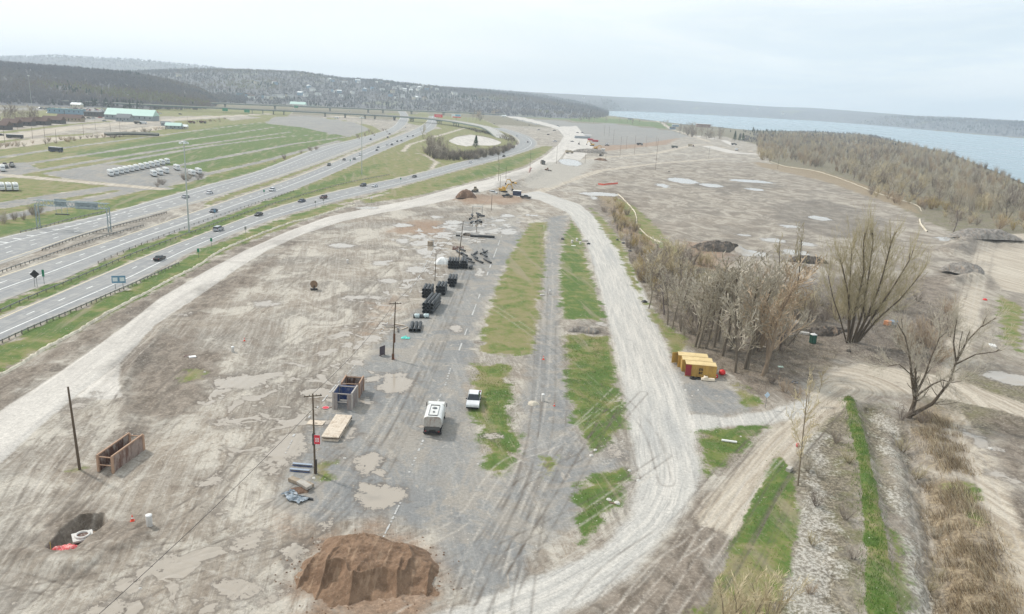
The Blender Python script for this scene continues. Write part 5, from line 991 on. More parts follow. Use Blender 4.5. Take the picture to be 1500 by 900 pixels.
heap('gravel_pile', 781, 592, 1.1, 1.0, .55, M('pale_gravel', (196, 186, 168), .95, var=.2, scale=8, bump=.5), 'small pale gravel pile left of the concrete riser', 'gravel pile', seed=14, n=30, rough=.1)
rg_ = np.random.default_rng(3); n_ = 170; a_ = rg_.uniform(0, 6.28, n_); q_ = rg_.uniform(.80, 1.25, n_)**1.3; c0 = P(540, 836); V_ = []; F_ = []
for k in range(n_):
    x_, y_ = c0[0]+math.cos(a_[k])*8.4*q_[k], c0[1]+math.sin(a_[k])*6.6*q_[k]; s_ = rg_.uniform(.05, .17); z_ = ground_z(x_, y_); b_ = len(V_); p_ = rg_.uniform(.6, 1.3, 6)*s_
    V_ += [(x_-p_[0], y_, z_), (x_, y_-p_[1], z_), (x_+p_[2], y_, z_), (x_, y_+p_[3], z_), (x_, y_, z_+p_[4])]; F_ += [(b_, b_+1, b_+4), (b_+1, b_+2, b_+4), (b_+2, b_+3, b_+4), (b_+3, b_, b_+4)]
tag(link('soil_clods', np_mesh('soil_clods', np.array(V_), np.array(F_), SOILR, None, False)), kind='stuff')
# pipes
PIPEM = M('black_plastic_pipe', (42, 46, 50), .42, var=.12, scale=2, dirt=(92, 92, 90), dirtamt=.35); PIPED = M('pipe_bore', (14, 14, 15), .8)
PIPE = {}
def pipe(c, d, L, r, label, group='black drainage pipes', z=None, tilt=0.0):
    key = (round(L, 1), round(r, 2))
    if key not in PIPE:
        m = MB(); m.pipe((0, 0, 0), (0, L, 0), r*.97, r*.80, 16)
        k = int(L/.55)
        for i in range(k): y = (i+.5)*L/k; m.tube((0, y-.07, 0), (0, y+.07, 0), r, r, 16, cap=False)
        m.pipe((0, -.12, 0), (0, .12, 0), r*1.04, r*.82, 16); o = m.build('drain_pipe', PIPEM); PIPE[key] = o
    else: o = PIPE[key].copy(); COL.objects.link(o)
    o.location = (c[0], c[1], (z if z is not None else r)+.02+max(0, ground_z(c[0], c[1]))); o.rotation_euler = (tilt, 0, math.atan2(d[1], d[0])-math.pi/2); return tag(o, label, 'pipe', group)
def stack(px, py, pxe, pye, rows_, r, label, L=6.0, group=None):
    a = P(px, py)[:2]; e = P(pxe, pye)[:2]; d = (e-a)/np.linalg.norm(e-a); q = np.array([d[1], -d[0]])
    for k, n in enumerate(rows_):
        for i in range(n):
            off = (i-(n-1)/2)*2.06*r; c = a+q*off+d*random.uniform(-.12, .12); pipe(c, d, L, r, label, group or 'black drainage pipes', z=r+k*2.02*r)
stack(607.5, 487, 611, 472, [3], .45, 'black plastic pipe in the single row of three nearest the teal bag')
stack(626.5, 460, 641, 441, [3, 3, 3], .46, 'black plastic pipe in the nearest tall stack of nine', 10.5); stack(625, 437, 634, 418, [3, 3, 3], .43, 'black plastic pipe in the left stack behind the nearest stack'); stack(645, 433, 653, 415, [3, 3, 3], .43, 'black plastic pipe in the middle stack right behind the nearest stack'); stack(662, 421, 666, 406, [2, 3, 3], .42, 'black plastic pipe in the rear right stack of the middle cluster')
stack(664, 394, 667, 380, [4, 4, 4], .42, 'black plastic pipe in the far dense dark stack beside the white fabric heap'); stack(679, 394, 680, 380, [3, 3, 2], .42, 'black plastic pipe in the far small stack right of the dense dark one')
pipe(P(689, 395)[:2], np.array([.05, 1]), 3.0, .5, 'short stubby grey black pipe standing apart right of the far stacks')
for px, py, a in ((684,377,112),(690,382,120),(693,375,80),(699,382,112),(707,387,118),(713,380,110),(719,387,115),(704,374,70),(694,388,125),(676,374,112),(681,370,118),(710,374,100)): pipe(P(px, py)[:2], np.array([math.cos(R(a)), math.sin(R(a))]), 6.0, .3, 'black pipe lying loose in the jumble right of the far stacks', 'loose black pipes', z=random.uniform(.3, .9))
pipe(P(724, 349)[:2], np.array([-1, .03]), 9.2, .45, 'single long black pipe lying crosswise on the asphalt')
for px, py, a in ((688,325,80),(692,320,100),(690,330,85),(700,322,95),(703,318,120),(697,328,80),(709,320,150),(705,327,110)): pipe(P(px, py)[:2], np.array([math.cos(R(a)), math.sin(R(a))]), 3.6, .45, 'black pipe in the farthest dark bundle under the white frame', 'farthest pipe bundle', z=random.uniform(.45, 1.2))
WRAP = M('clear_plastic_wrap', (190, 204, 204), .25, var=.1)
o = thing('wrapped_bundle', 617, 466, R(8), 'dark bundle partly wrapped in pale plastic film between pipe row and tall stack', 'bundle'); MB().tube((-1.9, 0, .45), (1.9, 0, .45), .45, .45, 12).build('dark_roll', PIPEM, o)
for x in (-.9, 1.0): MB().lathe([(0, -.9), (.4, -.85), (.56, -.4), (.5, .2), (.58, .6), (.3, .85), (0, .9)], 9).build('film', WRAP, o)
for c in KIDS[o.name][1:]: c.rotation_euler = (0, R(90), 0)
KIDS[o.name][1].location = (-1.0, 0, .52); KIDS[o.name][2].location = (1.2, 0, .56); 
for c in KIDS[o.name][1:]: c.scale = (1, 1, .8)
heap('white_fabric_heap', 648, 386, 2.6, 2.2, 2.4, M('white_fabric', (224, 224, 220), .8, var=.05), 'bright white pointed fabric heap left of the dense dark pipe stack', 'fabric heap', seed=3, n=26, rough=.2, flat=1.0)
o = thing('steel_goal', 699, 318, R(2), 'white goal shaped steel frame above the farthest dark pipes', 'frame')
for s in (-1, 1): MB().box(s*2.1-.16, s*2.1+.16, -.15, .15, 0, 4.6).build('upright', M('pale_post', (170, 166, 158), .7), o)
MB().box(-2.3, 2.3, -.16, .16, 4.602, 4.9).build('crossbar', M('pale_bar', (214, 212, 206), .6), o)
# trench boxes
RUST = M('rusted_steel', (88, 60, 48), .85, var=.25, scale=1.2, dirt=(172, 164, 156), dirtamt=.75); RUSTL = M('rusty_pale_paint', (150, 132, 122), .8, var=.15, scale=1.2, dirt=(102, 66, 50), dirtamt=.85); RIMR = M('rust_rim', (172, 140, 116), .8); BLUEP = M('blue_steel', (44, 72, 128), .55, var=.15, dirt=(150, 150, 150), dirtamt=.5); GREYP = M('grey_painted_steel', (142, 134, 130), .7, var=.1, scale=1.5, dirt=(116, 88, 74), dirtamt=.5)
def trench_box(a, l, w, h, L, W, label, inner, outer, rim, base=0.0, grp='trench boxes'):
    """a,l: photo points of near corner and far end of one long side"""
    A = at(*a); B = P(*l); rz = math.atan2(B[1]-A[1], B[0]-A[0]); o = empty('trench_box', (A[0], A[1], A[2]), rz, label, 'trench box', grp)
    for y, nm in ((-.09, 'side_panel'), (w-.01, 'side_panel')):
        s = MB(); s.box(0, L, y, y+.10, base, h-.1); 
        p = s.build(nm, outer, o)
        q = MB(); q.box(.06, L-.06, y+(.102 if y < 0 else -.012), y+(.112 if y < 0 else -.002), base+.05, h-.12); q.build('lining', inner, p)
        q = MB(); q.box(-.04, L+.04, y-.05, y+.15, h-.098, h+.08); q.build('top_rail', rim, p)
        for x in (-.06, L-.06): q = MB(); q.box(x-(.16 if x > 1 else 0), x+.3, y-.08, y+.20, base-.02, h-.1); q.build('end_post', rim, p)
    if w > 2.5:
        for y in (.1, w-.75): MB().box(-.2, -.07, y, y+.62, base, h-.1).build('end_plate', outer, o)
        MB().box(L-.05, L+.07, .1, w-.1, base+.3, h-.12).build('end_wall', inner, o)
    for x in (.15, L-.15):
        for z in (h-.25, h*.42): MB().tube((x, .0, z), (x, w-.0, z), .09, .09, 8).build('spreader', rim, o)
    return o
sc = lambda a, b: float(np.linalg.norm(P(*a)-P(*b)))
trench_box((165,693), (210,659), 2.0, 2.5, sc((165,693),(210,659)), 2, 'long rusty open trench box beside the leaning pole at the left', RUST, RUSTL, RIMR)
rzv = head((514,601),(527,585))
trench_box((515,601), (526,584), 3.1, 3.0, 3.7, 2, 'blue lined grey trench box in front of the rusty one', BLUEP, GREYP, M('pale_rail', (176, 168, 160), .7)); trench_box((526,583), (534,568), 3.0, 2.7, 3.6, 2, 'rusty brown trench box behind the blue lined one', RUST, RUSTL, RIMR)
PLY = M('pale_planks', (206, 192, 174), .85, var=.12, scale=2, dirt=(166, 146, 124), dirtamt=.6); WOODD = M('dark_timber', (116, 98, 82), .9)
A = at(496, 648); B = P(516, 615); o = empty('plank_deck', A, math.atan2(B[1]-A[1], B[0]-A[0]), 'pale wooden plank deck raised on timbers right of the pole with the sign', 'plank deck'); L = np.linalg.norm(B-A)
for k in range(6): MB().box(0, L, .0+k*.45, .43+k*.45, .62, .78).build('plank', PLY, o)
for x in (.3, L/2, L-.5): MB().box(x, x+.3, -.02, 2.7, .32, .618).build('bearer', WOODD, o)
MB().box(.1, L-.1, .1, 2.6, .02, .31).build('lower_layer', PLY, o)
def slab(px, py, rz, L, W, T, mat, name, label, cat, group=None, dz=0.0, tilt=(0, 0), bevel=0.0):
    m = MB(); m.box(-L/2, L/2, -W/2, W/2, 0, T); o = solo(m, name, mat, px, py, rz, label, cat, group, dz, bevel); o.rotation_euler = (tilt[0], tilt[1], rz); return o
CONC = M('weathered_concrete', (176, 170, 160), .9, var=.12, scale=1.5, dirt=(140, 130, 118), dirtamt=.5, bump=.3); CONCB = M('brownish_concrete', (158, 144, 126), .9, var=.15, scale=1.5, dirt=(116, 96, 78), dirtamt=.5)
slab(463, 620, R(-5), 2.6, 1.7, .05, PLY, 'plywood_sheet', 'pale plywood sheet lying flat just behind the pole with the sign', 'plywood sheet', dz=.05)
o = thing('fallen_sign', 477, 598, .4, 'fallen red octagonal stop sign lying left of the blue trench box', 'sign'); 
m = MB(); m.lathe([(0, .08), (.62, .08), (.62, .11), (0, .11)], 8, sm=False); m.build('panel', SIGNR, o); m = MB(); m.lathe([(.56, .112), (.60, .112), (.60, .114), (.56, .114)], 8, sm=False); m.build('white_border', SIGNW, o); m = MB(); m.box(.62, 1.7, -.04, .04, .05, .1); m.build('post', M('rust_post', (128, 88, 66), .8), o)
for px, py, lb in ((443,683,'upper of two blue grey beams lying left of the grass patch'),(439,691,'lower of two blue grey beams lying left of the grass patch')):
    o = thing('steel_beam', px, py, R(-4), lb, 'beam', 'blue grey beams'); MB().box(-1.4, 1.4, -.22, .22, 0, .06).build('flange', BLUEP, o); MB().box(-1.4, 1.4, -.04, .04, .062, .30).build('web', GREYP, o); MB().box(-1.4, 1.4, -.22, .22, .302, .36).build('flange', M('pale_blue_grey', (150, 160, 172), .6), o)
slab(441, 710, R(-28), 3.9, .9, .5, CONCB, 'concrete_beam', 'long brownish concrete beam lying behind the grey tarp', 'concrete beam', 'concrete beams by the tarp', .05, bevel=.05); slab(446, 716, R(-38), 2.2, .9, .45, CONC, 'concrete_beam', 'shorter pale concrete beam lying over the brown dirt', 'concrete beam', 'concrete beams by the tarp', .4, (.1, .06), .05)
heap('soil_clump', 439, 719, 1.5, .9, .5, SOILB, 'brown clump of soil between the concrete beams and the tarp', 'soil clump', seed=5, n=24)
m = MB(); V_ = []; n = 14
for i in range(n):
    for j in range(8): V_.append(((i/(n-1)-.5)*3.6, (j/7-.5)*1.7+.25*math.sin(i*.7), .12+.32*abs(math.sin(j*1.9+i*.8))*(.3+random.random()*.6)))
m.add(V_, [(i*8+j, (i+1)*8+j, (i+1)*8+j+1, i*8+j+1) for i in range(n-1) for j in range(7)], 0, False); solo(m, 'crumpled_tarp', M('grey_tarp', (142, 152, 160), .45, var=.25, scale=3, dirt=(64, 70, 76), dirtamt=.7), 431, 730, R(-38), 'crumpled grey blue tarp at the end of the concrete beams', 'tarp', dz=.02)
solo(MB().box(-1.9, 1.9, -.12, .12, 0, .25), 'black_pipe_piece', PIPEM, 440, 729, R(-18), 'dark pipe piece lying along the grey tarp', 'pipe piece', dz=.02)
# pit with manhole
WHITEC = M('white_concrete', (204, 200, 194), .8, var=.08, scale=2, dirt=(160, 150, 138))
o = empty('manhole_box', (*P(121, 783)[:2], -1.65), R(35), 'white concrete manhole box with a round rusty opening in the dug pit', 'manhole'); MB().box(-1.0, 1.0, -.9, .9, 0, 1.25).build('chamber', M('dark_wet_concrete', (90, 82, 76), .8), o); MB().box(-1.1, 1.1, -1.0, 1.0, 1.252, 1.5).build('cover_slab', WHITEC, o, bevel=.04)
MB().lathe([(.62, 1.502), (.86, 1.502), (.82, 1.72), (.62, 1.72), (.6, 1.5)], 20).build('frame_ring', WHITEC, o); MB().lathe([(.6, 1.56), (0, 1.52)], 20).build('opening', RUST, o)
heap('red_mesh', 97, 802, 1.5, .6, .35, M('red_plastic_mesh', (206, 62, 66), .6, var=.25, scale=6, dirt=(226, 190, 180), dirtamt=.6), 'crumpled red plastic mesh at the near edge of the dug pit', 'plastic mesh', rz=.2, seed=3, n=26, rough=.35); KIDS
solo(MB().tube((0, 0, -.3), (0, 0, 1.6), .04, .03, 6), 'yellow_stake', M('yellow_stake_paint', (200, 180, 80), .7), 74, 801, 0, 'thin yellow stake at the left edge of the dug pit', 'stake')
ORANGE = M('cone_orange', (222, 74, 42), .5, var=.06)
def cone(px, py, label, s=1.0):
    o = thing('traffic_cone', px, py, .3, label, 'traffic cone', 'traffic cones'); o.scale = (s, s, s); MB().box(-.24, .24, -.24, .24, 0, .05).build('base', ORANGE, o); b_ = MB().lathe([(.19, .052), (.12, .35), (.09, .52), (.04, .82), (0, .83)], 14).build('body', ORANGE, o); MB().lathe([(.126, .36), (.092, .53)], 14).build('reflective_band', SIGNW, b_)
cone(194, 763, 'orange traffic cone beside the white cylinder near the dug pit', 1.0); cone(796, 527, 'orange and white cone in the brown lane between the grass strips', 1.0); cone(358, 500, 'orange cone lying near the small white riser in the left lot', .9); cone(812, 595, 'small red cone right of the concrete riser', .7); cone(576, 526, 'orange barrel like cone at the foot of the leaning pole', 1.1)
def riser(px, py, r, h, label, name='concrete_riser', mat=None):
    o = thing(name, px, py, 0, label, 'riser', 'white risers'); MB().lathe([(r, -.1), (r, h), (r*.98, h+.03)], 18).build('pipe', mat or WHITEC, o); MB().lathe([(r*1.05, h+.032), (r*1.05, h+.12), (r*.2, h+.16), (0, h+.16)], 18).build('lid', SIGNW, o)
riser(219, 770, .36, 1.35, 'grey white cylinder standing near the orange cone'); riser(795, 588, .28, 1.25, 'thin white riser in the lane between the lower grass strips'); riser(805, 431, .25, 1.0, 'white riser by a white slab between the upper grass strips'); riser(341, 516, .30, 1.0, 'small white riser in the middle of the left lot'); riser(509, 386, .3, 1.0, 'small white riser on the tan dirt in the upper left lot'); riser(826, 313, .16, 1.3, 'slim white bollard at the top of the green grass strip')
o = thing('cable_reel', 460, 425, R(20), 'brown cable reel standing upright alone in the left lot', 'cable reel')
for y in (-.35, .35):
    m = MB(); m.tube((0, y-.05, 1.55), (0, y+.05, 1.55), .95, .95, 22, cap=True, sm=False); m.build('flange', M('brown_reel_wood', (132, 108, 84), .8, dirt=(92, 70, 54)), o)
MB().tube((0, -.3, 1.55), (0, .3, 1.55), .5, .5, 14).build('core', CHAS, o); MB().box(-.9, .9, -.55, .55, 0, .35).build('stand', CHAS, o); MB().box(-.12, .12, -.5, .5, .352, 1.3).build('support', CHAS, o)
slab(274, 523, R(30), 1.1, .9, .14, RUST, 'rusty_plate', 'rusty plate lying beside the white board in the left lot', 'plate', dz=.02); slab(282, 525, R(30), 1.3, .9, .16, SIGNW, 'white_board', 'white board lying beside the rusty plate in the left lot', 'board', dz=.02)
slab(794, 433, R(10), 1.2, .7, .35, WHITEC, 'concrete_lump', 'white concrete lump left of the riser between the upper grass strips', 'concrete lump', bevel=.1); slab(671, 366, 0, 4.0, 1.8, .3, RUST, 'rusty_plate_pile', 'dark rusty plate lying in front of the pole between pipe stacks', 'plate', dz=.4, tilt=(R(35), 0))
o = thing('concrete_chamber', 630, 360, R(8), 'tan concrete chamber with a white back panel by the puddles', 'chamber'); MB().box(-.9, .9, -.8, .8, 0, 1.6).build('chamber_body', CONCB, o, bevel=.04); MB().box(.4, 1.3, .81, 1.0, 0, 1.9).build('white_panel', WHITEC, o)
o = thing('water_tank', 671, 346, R(0), 'white tank with a dark base among puddles in the upper lot', 'tank'); MB().box(-1.1, 1.1, -.6, .6, .5, 1.6).build('tank_body', WHITEC, o, bevel=.15); MB().box(-.8, .8, -.5, .5, 0, .5).build('dark_base', CHAS, o)
heap('scrap_pile', 685, 345, 2.0, 1.4, 1.1, SOILD, 'small scrap pile right of the white tank', 'scrap pile', seed=17, n=24, rough=.6)
for px, py, w in ((705,352,3.2),(690,354,2.4),(697,350,1.6)): slab(px, py, R(12), w, .8, .15, WHITEC, 'pale_board', 'pale board lying left of the long crosswise pipe', 'board', 'pale boards by the crosswise pipe', .02)
o = thing('steel_plate', 560, 521, R(60), 'dark steel plate standing upright left of the leaning pole', 'steel plate'); MB().box(-.8, .8, -.05, .05, .1, 2.0).build('plate', M('dark_purple_steel', (74, 66, 74), .6), o)
for x in (-.6, .6): MB().box(x-.04, x+.04, -.3, .3, 0, .12).build('foot', RUST, o)
m = MB(); V_ = []
for i in range(8):
    for j in range(6): V_.append(((i/7-.5)*1.9, (j/5-.5)*1.3, .1+.55*random.random()*math.sin(math.pi*i/7)*math.sin(math.pi*j/5)))
m.add(V_, [(i*6+j, (i+1)*6+j, (i+1)*6+j+1, i*6+j+1) for i in range(7) for j in range(5)]); solo(m, 'teal_bag', M('teal_plastic', (96, 204, 188), .5, var=.15), 594, 496, 0, 'bright teal plastic bag left of the row of three pipes', 'plastic bag', dz=.02)
for px, py, a, c in ((573,480,10,CONC),(579,479,-30,GREYP),(586,477,160,PLY),(592,482,60,PLY),(583,485,100,M('dark_box', (52, 46, 42), .6)),(568,478,-5,GREYP)): slab(px, py, R(a), 2.6, .28, .18, c, 'loose_board', 'loose board in the scrap scattered behind the leaning pole', 'board', 'loose boards behind the leaning pole', random.uniform(.02, .4))
slab(531, 556, R(-60), 1.5, .16, .08, SIGNW, 'white_board', 'thin white board lying right of the rear trench box', 'board', dz=.03)
# yellow containers
YC = M('container_yellow', (186, 148, 72), .6, var=.08, scale=.8, dirt=(146, 110, 62), dirtamt=.5); YR_ = M('container_roof_cream', (222, 198, 146), .6, var=.05, scale=.6, dirt=(196, 168, 120), dirtamt=.5); REDD = M('container_red_door', (142, 40, 50), .6, var=.1)
def text_mesh(txt, size, name, mat, parent, loc, rot, ext=.008):
    cu = bpy.data.curves.new(name, 'FONT'); cu.body = txt; cu.size = size; cu.extrude = ext; cu.align_x = 'CENTER'; cu.align_y = 'CENTER'; cu.offset = size*.03
    t_ = bpy.data.objects.new(name, cu); COL.objects.link(t_); bpy.context.view_layer.update(); me = bpy.data.meshes.new_from_object(t_.evaluated_get(bpy.context.evaluated_depsgraph_get()))
    bpy.data.objects.remove(t_); me.materials.clear(); me.materials.append(mat); o = link(name, me, parent); o.location = loc; o.rotation_euler = rot; return o
crz = head((1003,549),(1052,553.6))
BLK = M('black_lettering', (26, 24, 24), .6)
def container(px, py, label, door, logo=False):
    A = at(px, py); o = empty('shipping_container', (A[0], A[1], A[2]), crz, label, 'container', 'yellow shipping containers'); L, W, H = 6.06, 2.44, 2.6
    n = 44; prof = []
    for i in range(n+1): x = .15+(L-.3)*i/n; prof.append((x, .045 if (i//2) % 2 else 0.0))
    for y0, sg, nm in ((.03, 1, 'side_wall'), (W-.03, -1, 'side_wall')):
        V_ = [(x, y0+sg*d, z) for z in (.16, H-.12) for x, d in prof]; m = MB(); k = n+1; m.add(V_, [(i, i+1, k+i+1, k+i) for i in range(n)]); m.build(nm, YC, o)
    MB().box(.02, L-.02, .02, W-.02, H-.05, H).build('roof', YR_, o); MB().box(L-.10, L-.04, .06, W-.06, .16, H-.06).build('end_wall', YC, o); MB().box(.05, L-.1, .06, W-.06, .10, .15).build('floor', WOODD, o)
    for x in (.0, L-.14):
        for y in (0, W-.14): MB().box(x, x+.14, y, y+.14, 0, H-.052).build('corner_post', YC, o)
    for y in (0, W-.1): MB().box(.142, L-.142, y, y+.1, .0, .155).build('bottom_rail', YC, o); MB().box(.142, L-.142, y, y+.1, H-.12, H-.052).build('top_rail', YC, o)
    def leaf(nm, hx, hy, ang, mat, inner=YC):
        d = empty(nm, (hx, hy, 0), ang); d.parent = o; own(o, d); bpy.data.objects.remove(d) if 0 else None
        m = MB(); m.box(0, 1.15, -.04, .04, .18, H-.14)
        for x in (.3, .85): m.box(x-.025, x+.025, -.075, -.045, .12, H-.1)
        for z in (.6, 1.1, 1.6, 2.1): m.box(.06, 1.1, .042, .07, z-.06, z+.06)
        q = m.build('door', mat, d); return d
    if door == 'closed':
        for y in (.08, 1.24): MB().box(-.03, .03, y, y+1.12, .16, H-.12).build('door', YC, o)
    else:
        for hy, ang, mat in door:
            m = MB(); m.box(0, 1.15, -.04, .04, .18, H-.14)
            for x in (.3, .85): m.box(x-.025, x+.025, -.075, -.045, .12, H-.1)
            for z in (.5, .95, 1.4, 1.85, 2.3): m.box(.06, 1.1, -.07, -.042, z-.09, z+.02)
            q = m.build('door', mat, o); q.location = (0, hy, 0); q.rotation_euler = (0, 0, ang)
            if mat is REDD: q['label'] = 'dark red open door folded back'
    if logo:
        text_mesh('m', 1.05, 'logo_letter', BLK, o, (3.05, -.012, 1.72), (R(90), 0, 0)); text_mesh('sc', .98, 'logo_letter', BLK, o, (3.05, -.012, 1.02), (R(90), 0, 0))
    return o
container(1003, 551, 'nearest yellow container with black logo letters and a red open door', [(.0, R(-6), REDD)], True)
qx = np.array([-math.sin(crz), math.cos(crz)])*2.62; b0 = P(1003, 551)[:2]
for k, dx, dr, lb in ((1, -.5, 'closed', 'middle yellow container between the two other yellow ones'), (2, -1.15, [(2.3, R(200), YC)], 'rearmost yellow container with its yellow door swung open to the left')):
    p = b0+qx*k+np.array([math.cos(crz), math.sin(crz)])*dx; x_, y_ = proj((p[0], p[1], 0)); container(x_, y_, lb, dr)
o = thing('generator', 1037, 558, crz+.05, 'cream machine lying in front of the nearest yellow container', 'machine'); CRM = M('cream_shell', (222, 208, 186), .5, var=.06); MB().box(-1.35, 1.35, -.4, .4, .08, .55, taper=.08).build('shell', CRM, o, bevel=.08); MB().lathe([(.45, .552), (.42, .9), (.25, .98), (0, .98)], 14, c=(-.5, 0)).build('hump', CRM, o); MB().lathe([(.2, .982), (.18, 1.02), (0, 1.02)], 12, c=(-.5, 0)).build('dark_cap', CHAS, o)
o = thing('black_tyre_stack', 1015, 555, 0, 'black low object lying by the red door of the nearest container', 'tyre'); MB().lathe([(.3, .05), (.62, .0), (.7, .15), (.62, .32), (.3, .3)], 16).build('tyre', TYRE, o); MB().lathe([(.3, .02), (.55, .0), (.6, .12), (.55, .25), (.3, .24)], 16, c=(1.1, .1)).build('tyre', TYRE, o)
RED = M('bright_red_plastic', (212, 40, 40), .4, var=.08)
o = thing('red_fuel_can', 1046, 553, crz, 'red and white box beside the cream machine', 'box'); MB().box(-.7, .7, -.3, .3, 0, .6).build('box_body', RED, o, bevel=.05); MB().box(-.45, .45, -.31, -.302, .2, .42).build('white_stripe', SIGNW, o)
o = solo(MB().lathe([(0, 0), (.5, .05), (.72, .4), (.6, .85), (.25, 1.05), (0, 1.08)], 12), 'red_tarp_bundle', RED, 1057.5, 549, 0, 'bright red round bundle right of the nearest yellow container', 'bundle')
# portable toilet and things around
o = thing('portable_toilet', 1190, 503, R(12), 'dark green portable toilet with a white roof near the willow', 'portable toilet'); GR = M('dark_green_plastic', (26, 72, 58), .5, var=.08); bd = MB().box(-.58, .58, -.58, .58, .05, 2.1).build('cabin', GR, o, bevel=.04); MB().box(-.42, .42, -.60, -.582, .12, 1.95).build('door', M('door_green', (30, 84, 68), .5), o); MB().box(-.62, .62, -.62, .62, 2.102, 2.3, taper=.12).build('roof', SIGNW, o, bevel=.03); MB().tube((.35, .4, 2.3), (.35, .4, 2.5), .05).build('vent_pipe', SIGNW, o)
slab(1160, 476, R(-8), 5.0, 2.4, .5, CONC, 'concrete_slab', 'pale broken concrete slab above the rusty culvert', 'concrete slab', dz=.3, tilt=(.1, 0)); slab(1156, 492, R(2), 3.2, 1.6, .5, WHITEC, 'precast_concrete_piece', 'white edged concrete frame below the rusty culvert', 'concrete frame'); slab(1178, 490, R(-20), 2.2, 1.2, .5, WHITEC, 'precast_concrete_piece', 'white concrete piece left of the portable toilet', 'concrete frame')
solo(MB().pipe((-2.3, 0, .5), (2.3, .2, .5), .55, .48, 12), 'rusty_culvert', RUST, 1167, 483, R(-10), 'dark rusty culvert pipe between concrete slabs left of the toilet', 'culvert', dz=.1)
solo(MB().tube((-1.2, 0, .2), (1.2, 0, .2), .2, .2, 10), 'white_pipe', SIGNW, 1068, 648, R(-12), 'short white pipe lying in the triangular grass patch', 'pipe')
solo(MB().box(-.6, .6, -.35, .35, 0, .6), 'concrete_block', CONC, 1156, 690, R(50), 'pale concrete block beside the diagonal track at the sapling', 'concrete block', bevel=.05)
solo(MB().lathe([(0, 0), (.22, 0), (.28, .25), (.27, .5), (.18, .62), (0, .64)], 12), 'pink_float', M('pink_plastic', (204, 110, 108), .5), 1168, 655, 0, 'pinkish round float beside the thin sapling', 'float')
o = thing('diamond_sign', 1121, 598, R(10), 'pale blue diamond sign on a post by the connecting road', 'sign'); MB().tube((0, 0, 0), (0, 0, 3.0), .045).build('post', CABLE, o); m = MB(); m.add([(0, -.06, 1.95), (.55, -.06, 2.55), (0, -.06, 3.15), (-.55, -.06, 2.55), (0, -.03, 1.95), (.55, -.03, 2.55), (0, -.03, 3.15), (-.55, -.03, 2.55)], [(0, 1, 2, 3), (7, 6, 5, 4), (0, 4, 5, 1), (1, 5, 6, 2), (2, 6, 7, 3), (3, 7, 4, 0)]); m.build('panel', M('pale_blue_sign', (186, 204, 218), .4), o)
o = thing('lamp_post', 1137, 556, R(0), 'short bent lamp post under the reddish trees', 'lamp post'); MB().tube((0, 0, 0), (.5, 0, 2.6), .06).build('post', CABLE, o); MB().box(-.0, 1.0, -.3, .3, 2.6, 2.75).build('lamp_head', M('pale_green_lamp', (176, 196, 180), .4), o)
solo(MB().lathe([(.35, 0), (.6, .02), (.66, .12), (.6, .24), (.35, .24)], 14), 'rubber_ring', M('grey_tyre', (120, 120, 122), .8), 1164, 562, 0, 'grey old tyre lying beside the beige track', 'tyre')  # an old tyre lying flat
STONE = M('pale_stone', (204, 200, 192), .9, var=.12, scale=3, bump=.4)
def rock(px, py, s, label, mat=None, group='pale rocks', cat='rock', rz=None):
    r_ = random.Random(int(px*7+py*13)); m = MB(); n = 8; prof = [(0, 0), (.9, .05), (1, .35), (.75, .75), (.3, .95), (0, .98)]; m.lathe(prof, n, sm=False); m.v = [(x*s*r_.uniform(.75, 1.2), y*s*r_.uniform(.6, 1.0), z*s*r_.uniform(.55, .9)) for x, y, z in m.v]; return solo(m, 'rock', mat or STONE, px, py, r_.uniform(0, 6), label, cat, group, -.05)
rock(892, 733, .4, 'left white rock of the pair on the lowest grass patch'); rock(904, 738, .45, 'right white rock of the pair on the lowest grass patch'); slab(897, 738, R(-20), 1.0, .3, .1, WOODD, 'brown_board', 'brown board between the two white rocks', 'board', dz=.02)
for k, (px, py, s) in enumerate(((866,668,.4),(872,660,.35),(460,701,.3),(505,672,.3),(560,800,.2),(700,680,.2),(1085,640,.2),(1450,658,.4),(1215,575,.3),(300,545,.25),(205,862,.2),(1023,572,.25),(1004,572,.3),(1014,580,.2),(935,704,.3),(922,690,.35))): rock(px, py, s, 'small pale rock scattered on the dirt', group='scattered pale rocks')
for px, py, w, c, lb in ((838,356,.6,'white','left white drum by the upper grass strip edge'),(845,353,.6,'white','middle white drum by the upper grass strip edge'),(850,358,.5,'grey','grey drum in the drum group by the upper grass strip')): riser(px, py, w*.7, .9, lb, 'drum')
solo(MB().box(-1.2, 1.2, -.5, .5, .0, .9), 'white_tank', WHITEC, 857, 354, R(-10), 'white oblong tank at the edge of the gravel road curve', 'tank', bevel=.2); rock(862, 358, .8, 'black bag beside the white oblong tank', M('black_plastic_bag', (40, 40, 42), .4), None, 'bag'); rock(824, 351, .9, 'black bag at the left border of the upper grass strip', M('black_plastic_bag', (40, 40, 42), .4), None, 'bag'); slab(840, 360, 0, 1.6, .8, .1, SIGNW, 'white_board', 'white board in front of the white drums', 'board', dz=.02)
for px, py in ((904,352),(913,357),(923,369),(944,443),(980,252)): rock(px, py, .8, 'black bag lying beside the right edge of the gravel road', M('black_plastic_bag', (40, 40, 42), .4), 'black bags by the road', 'bag')
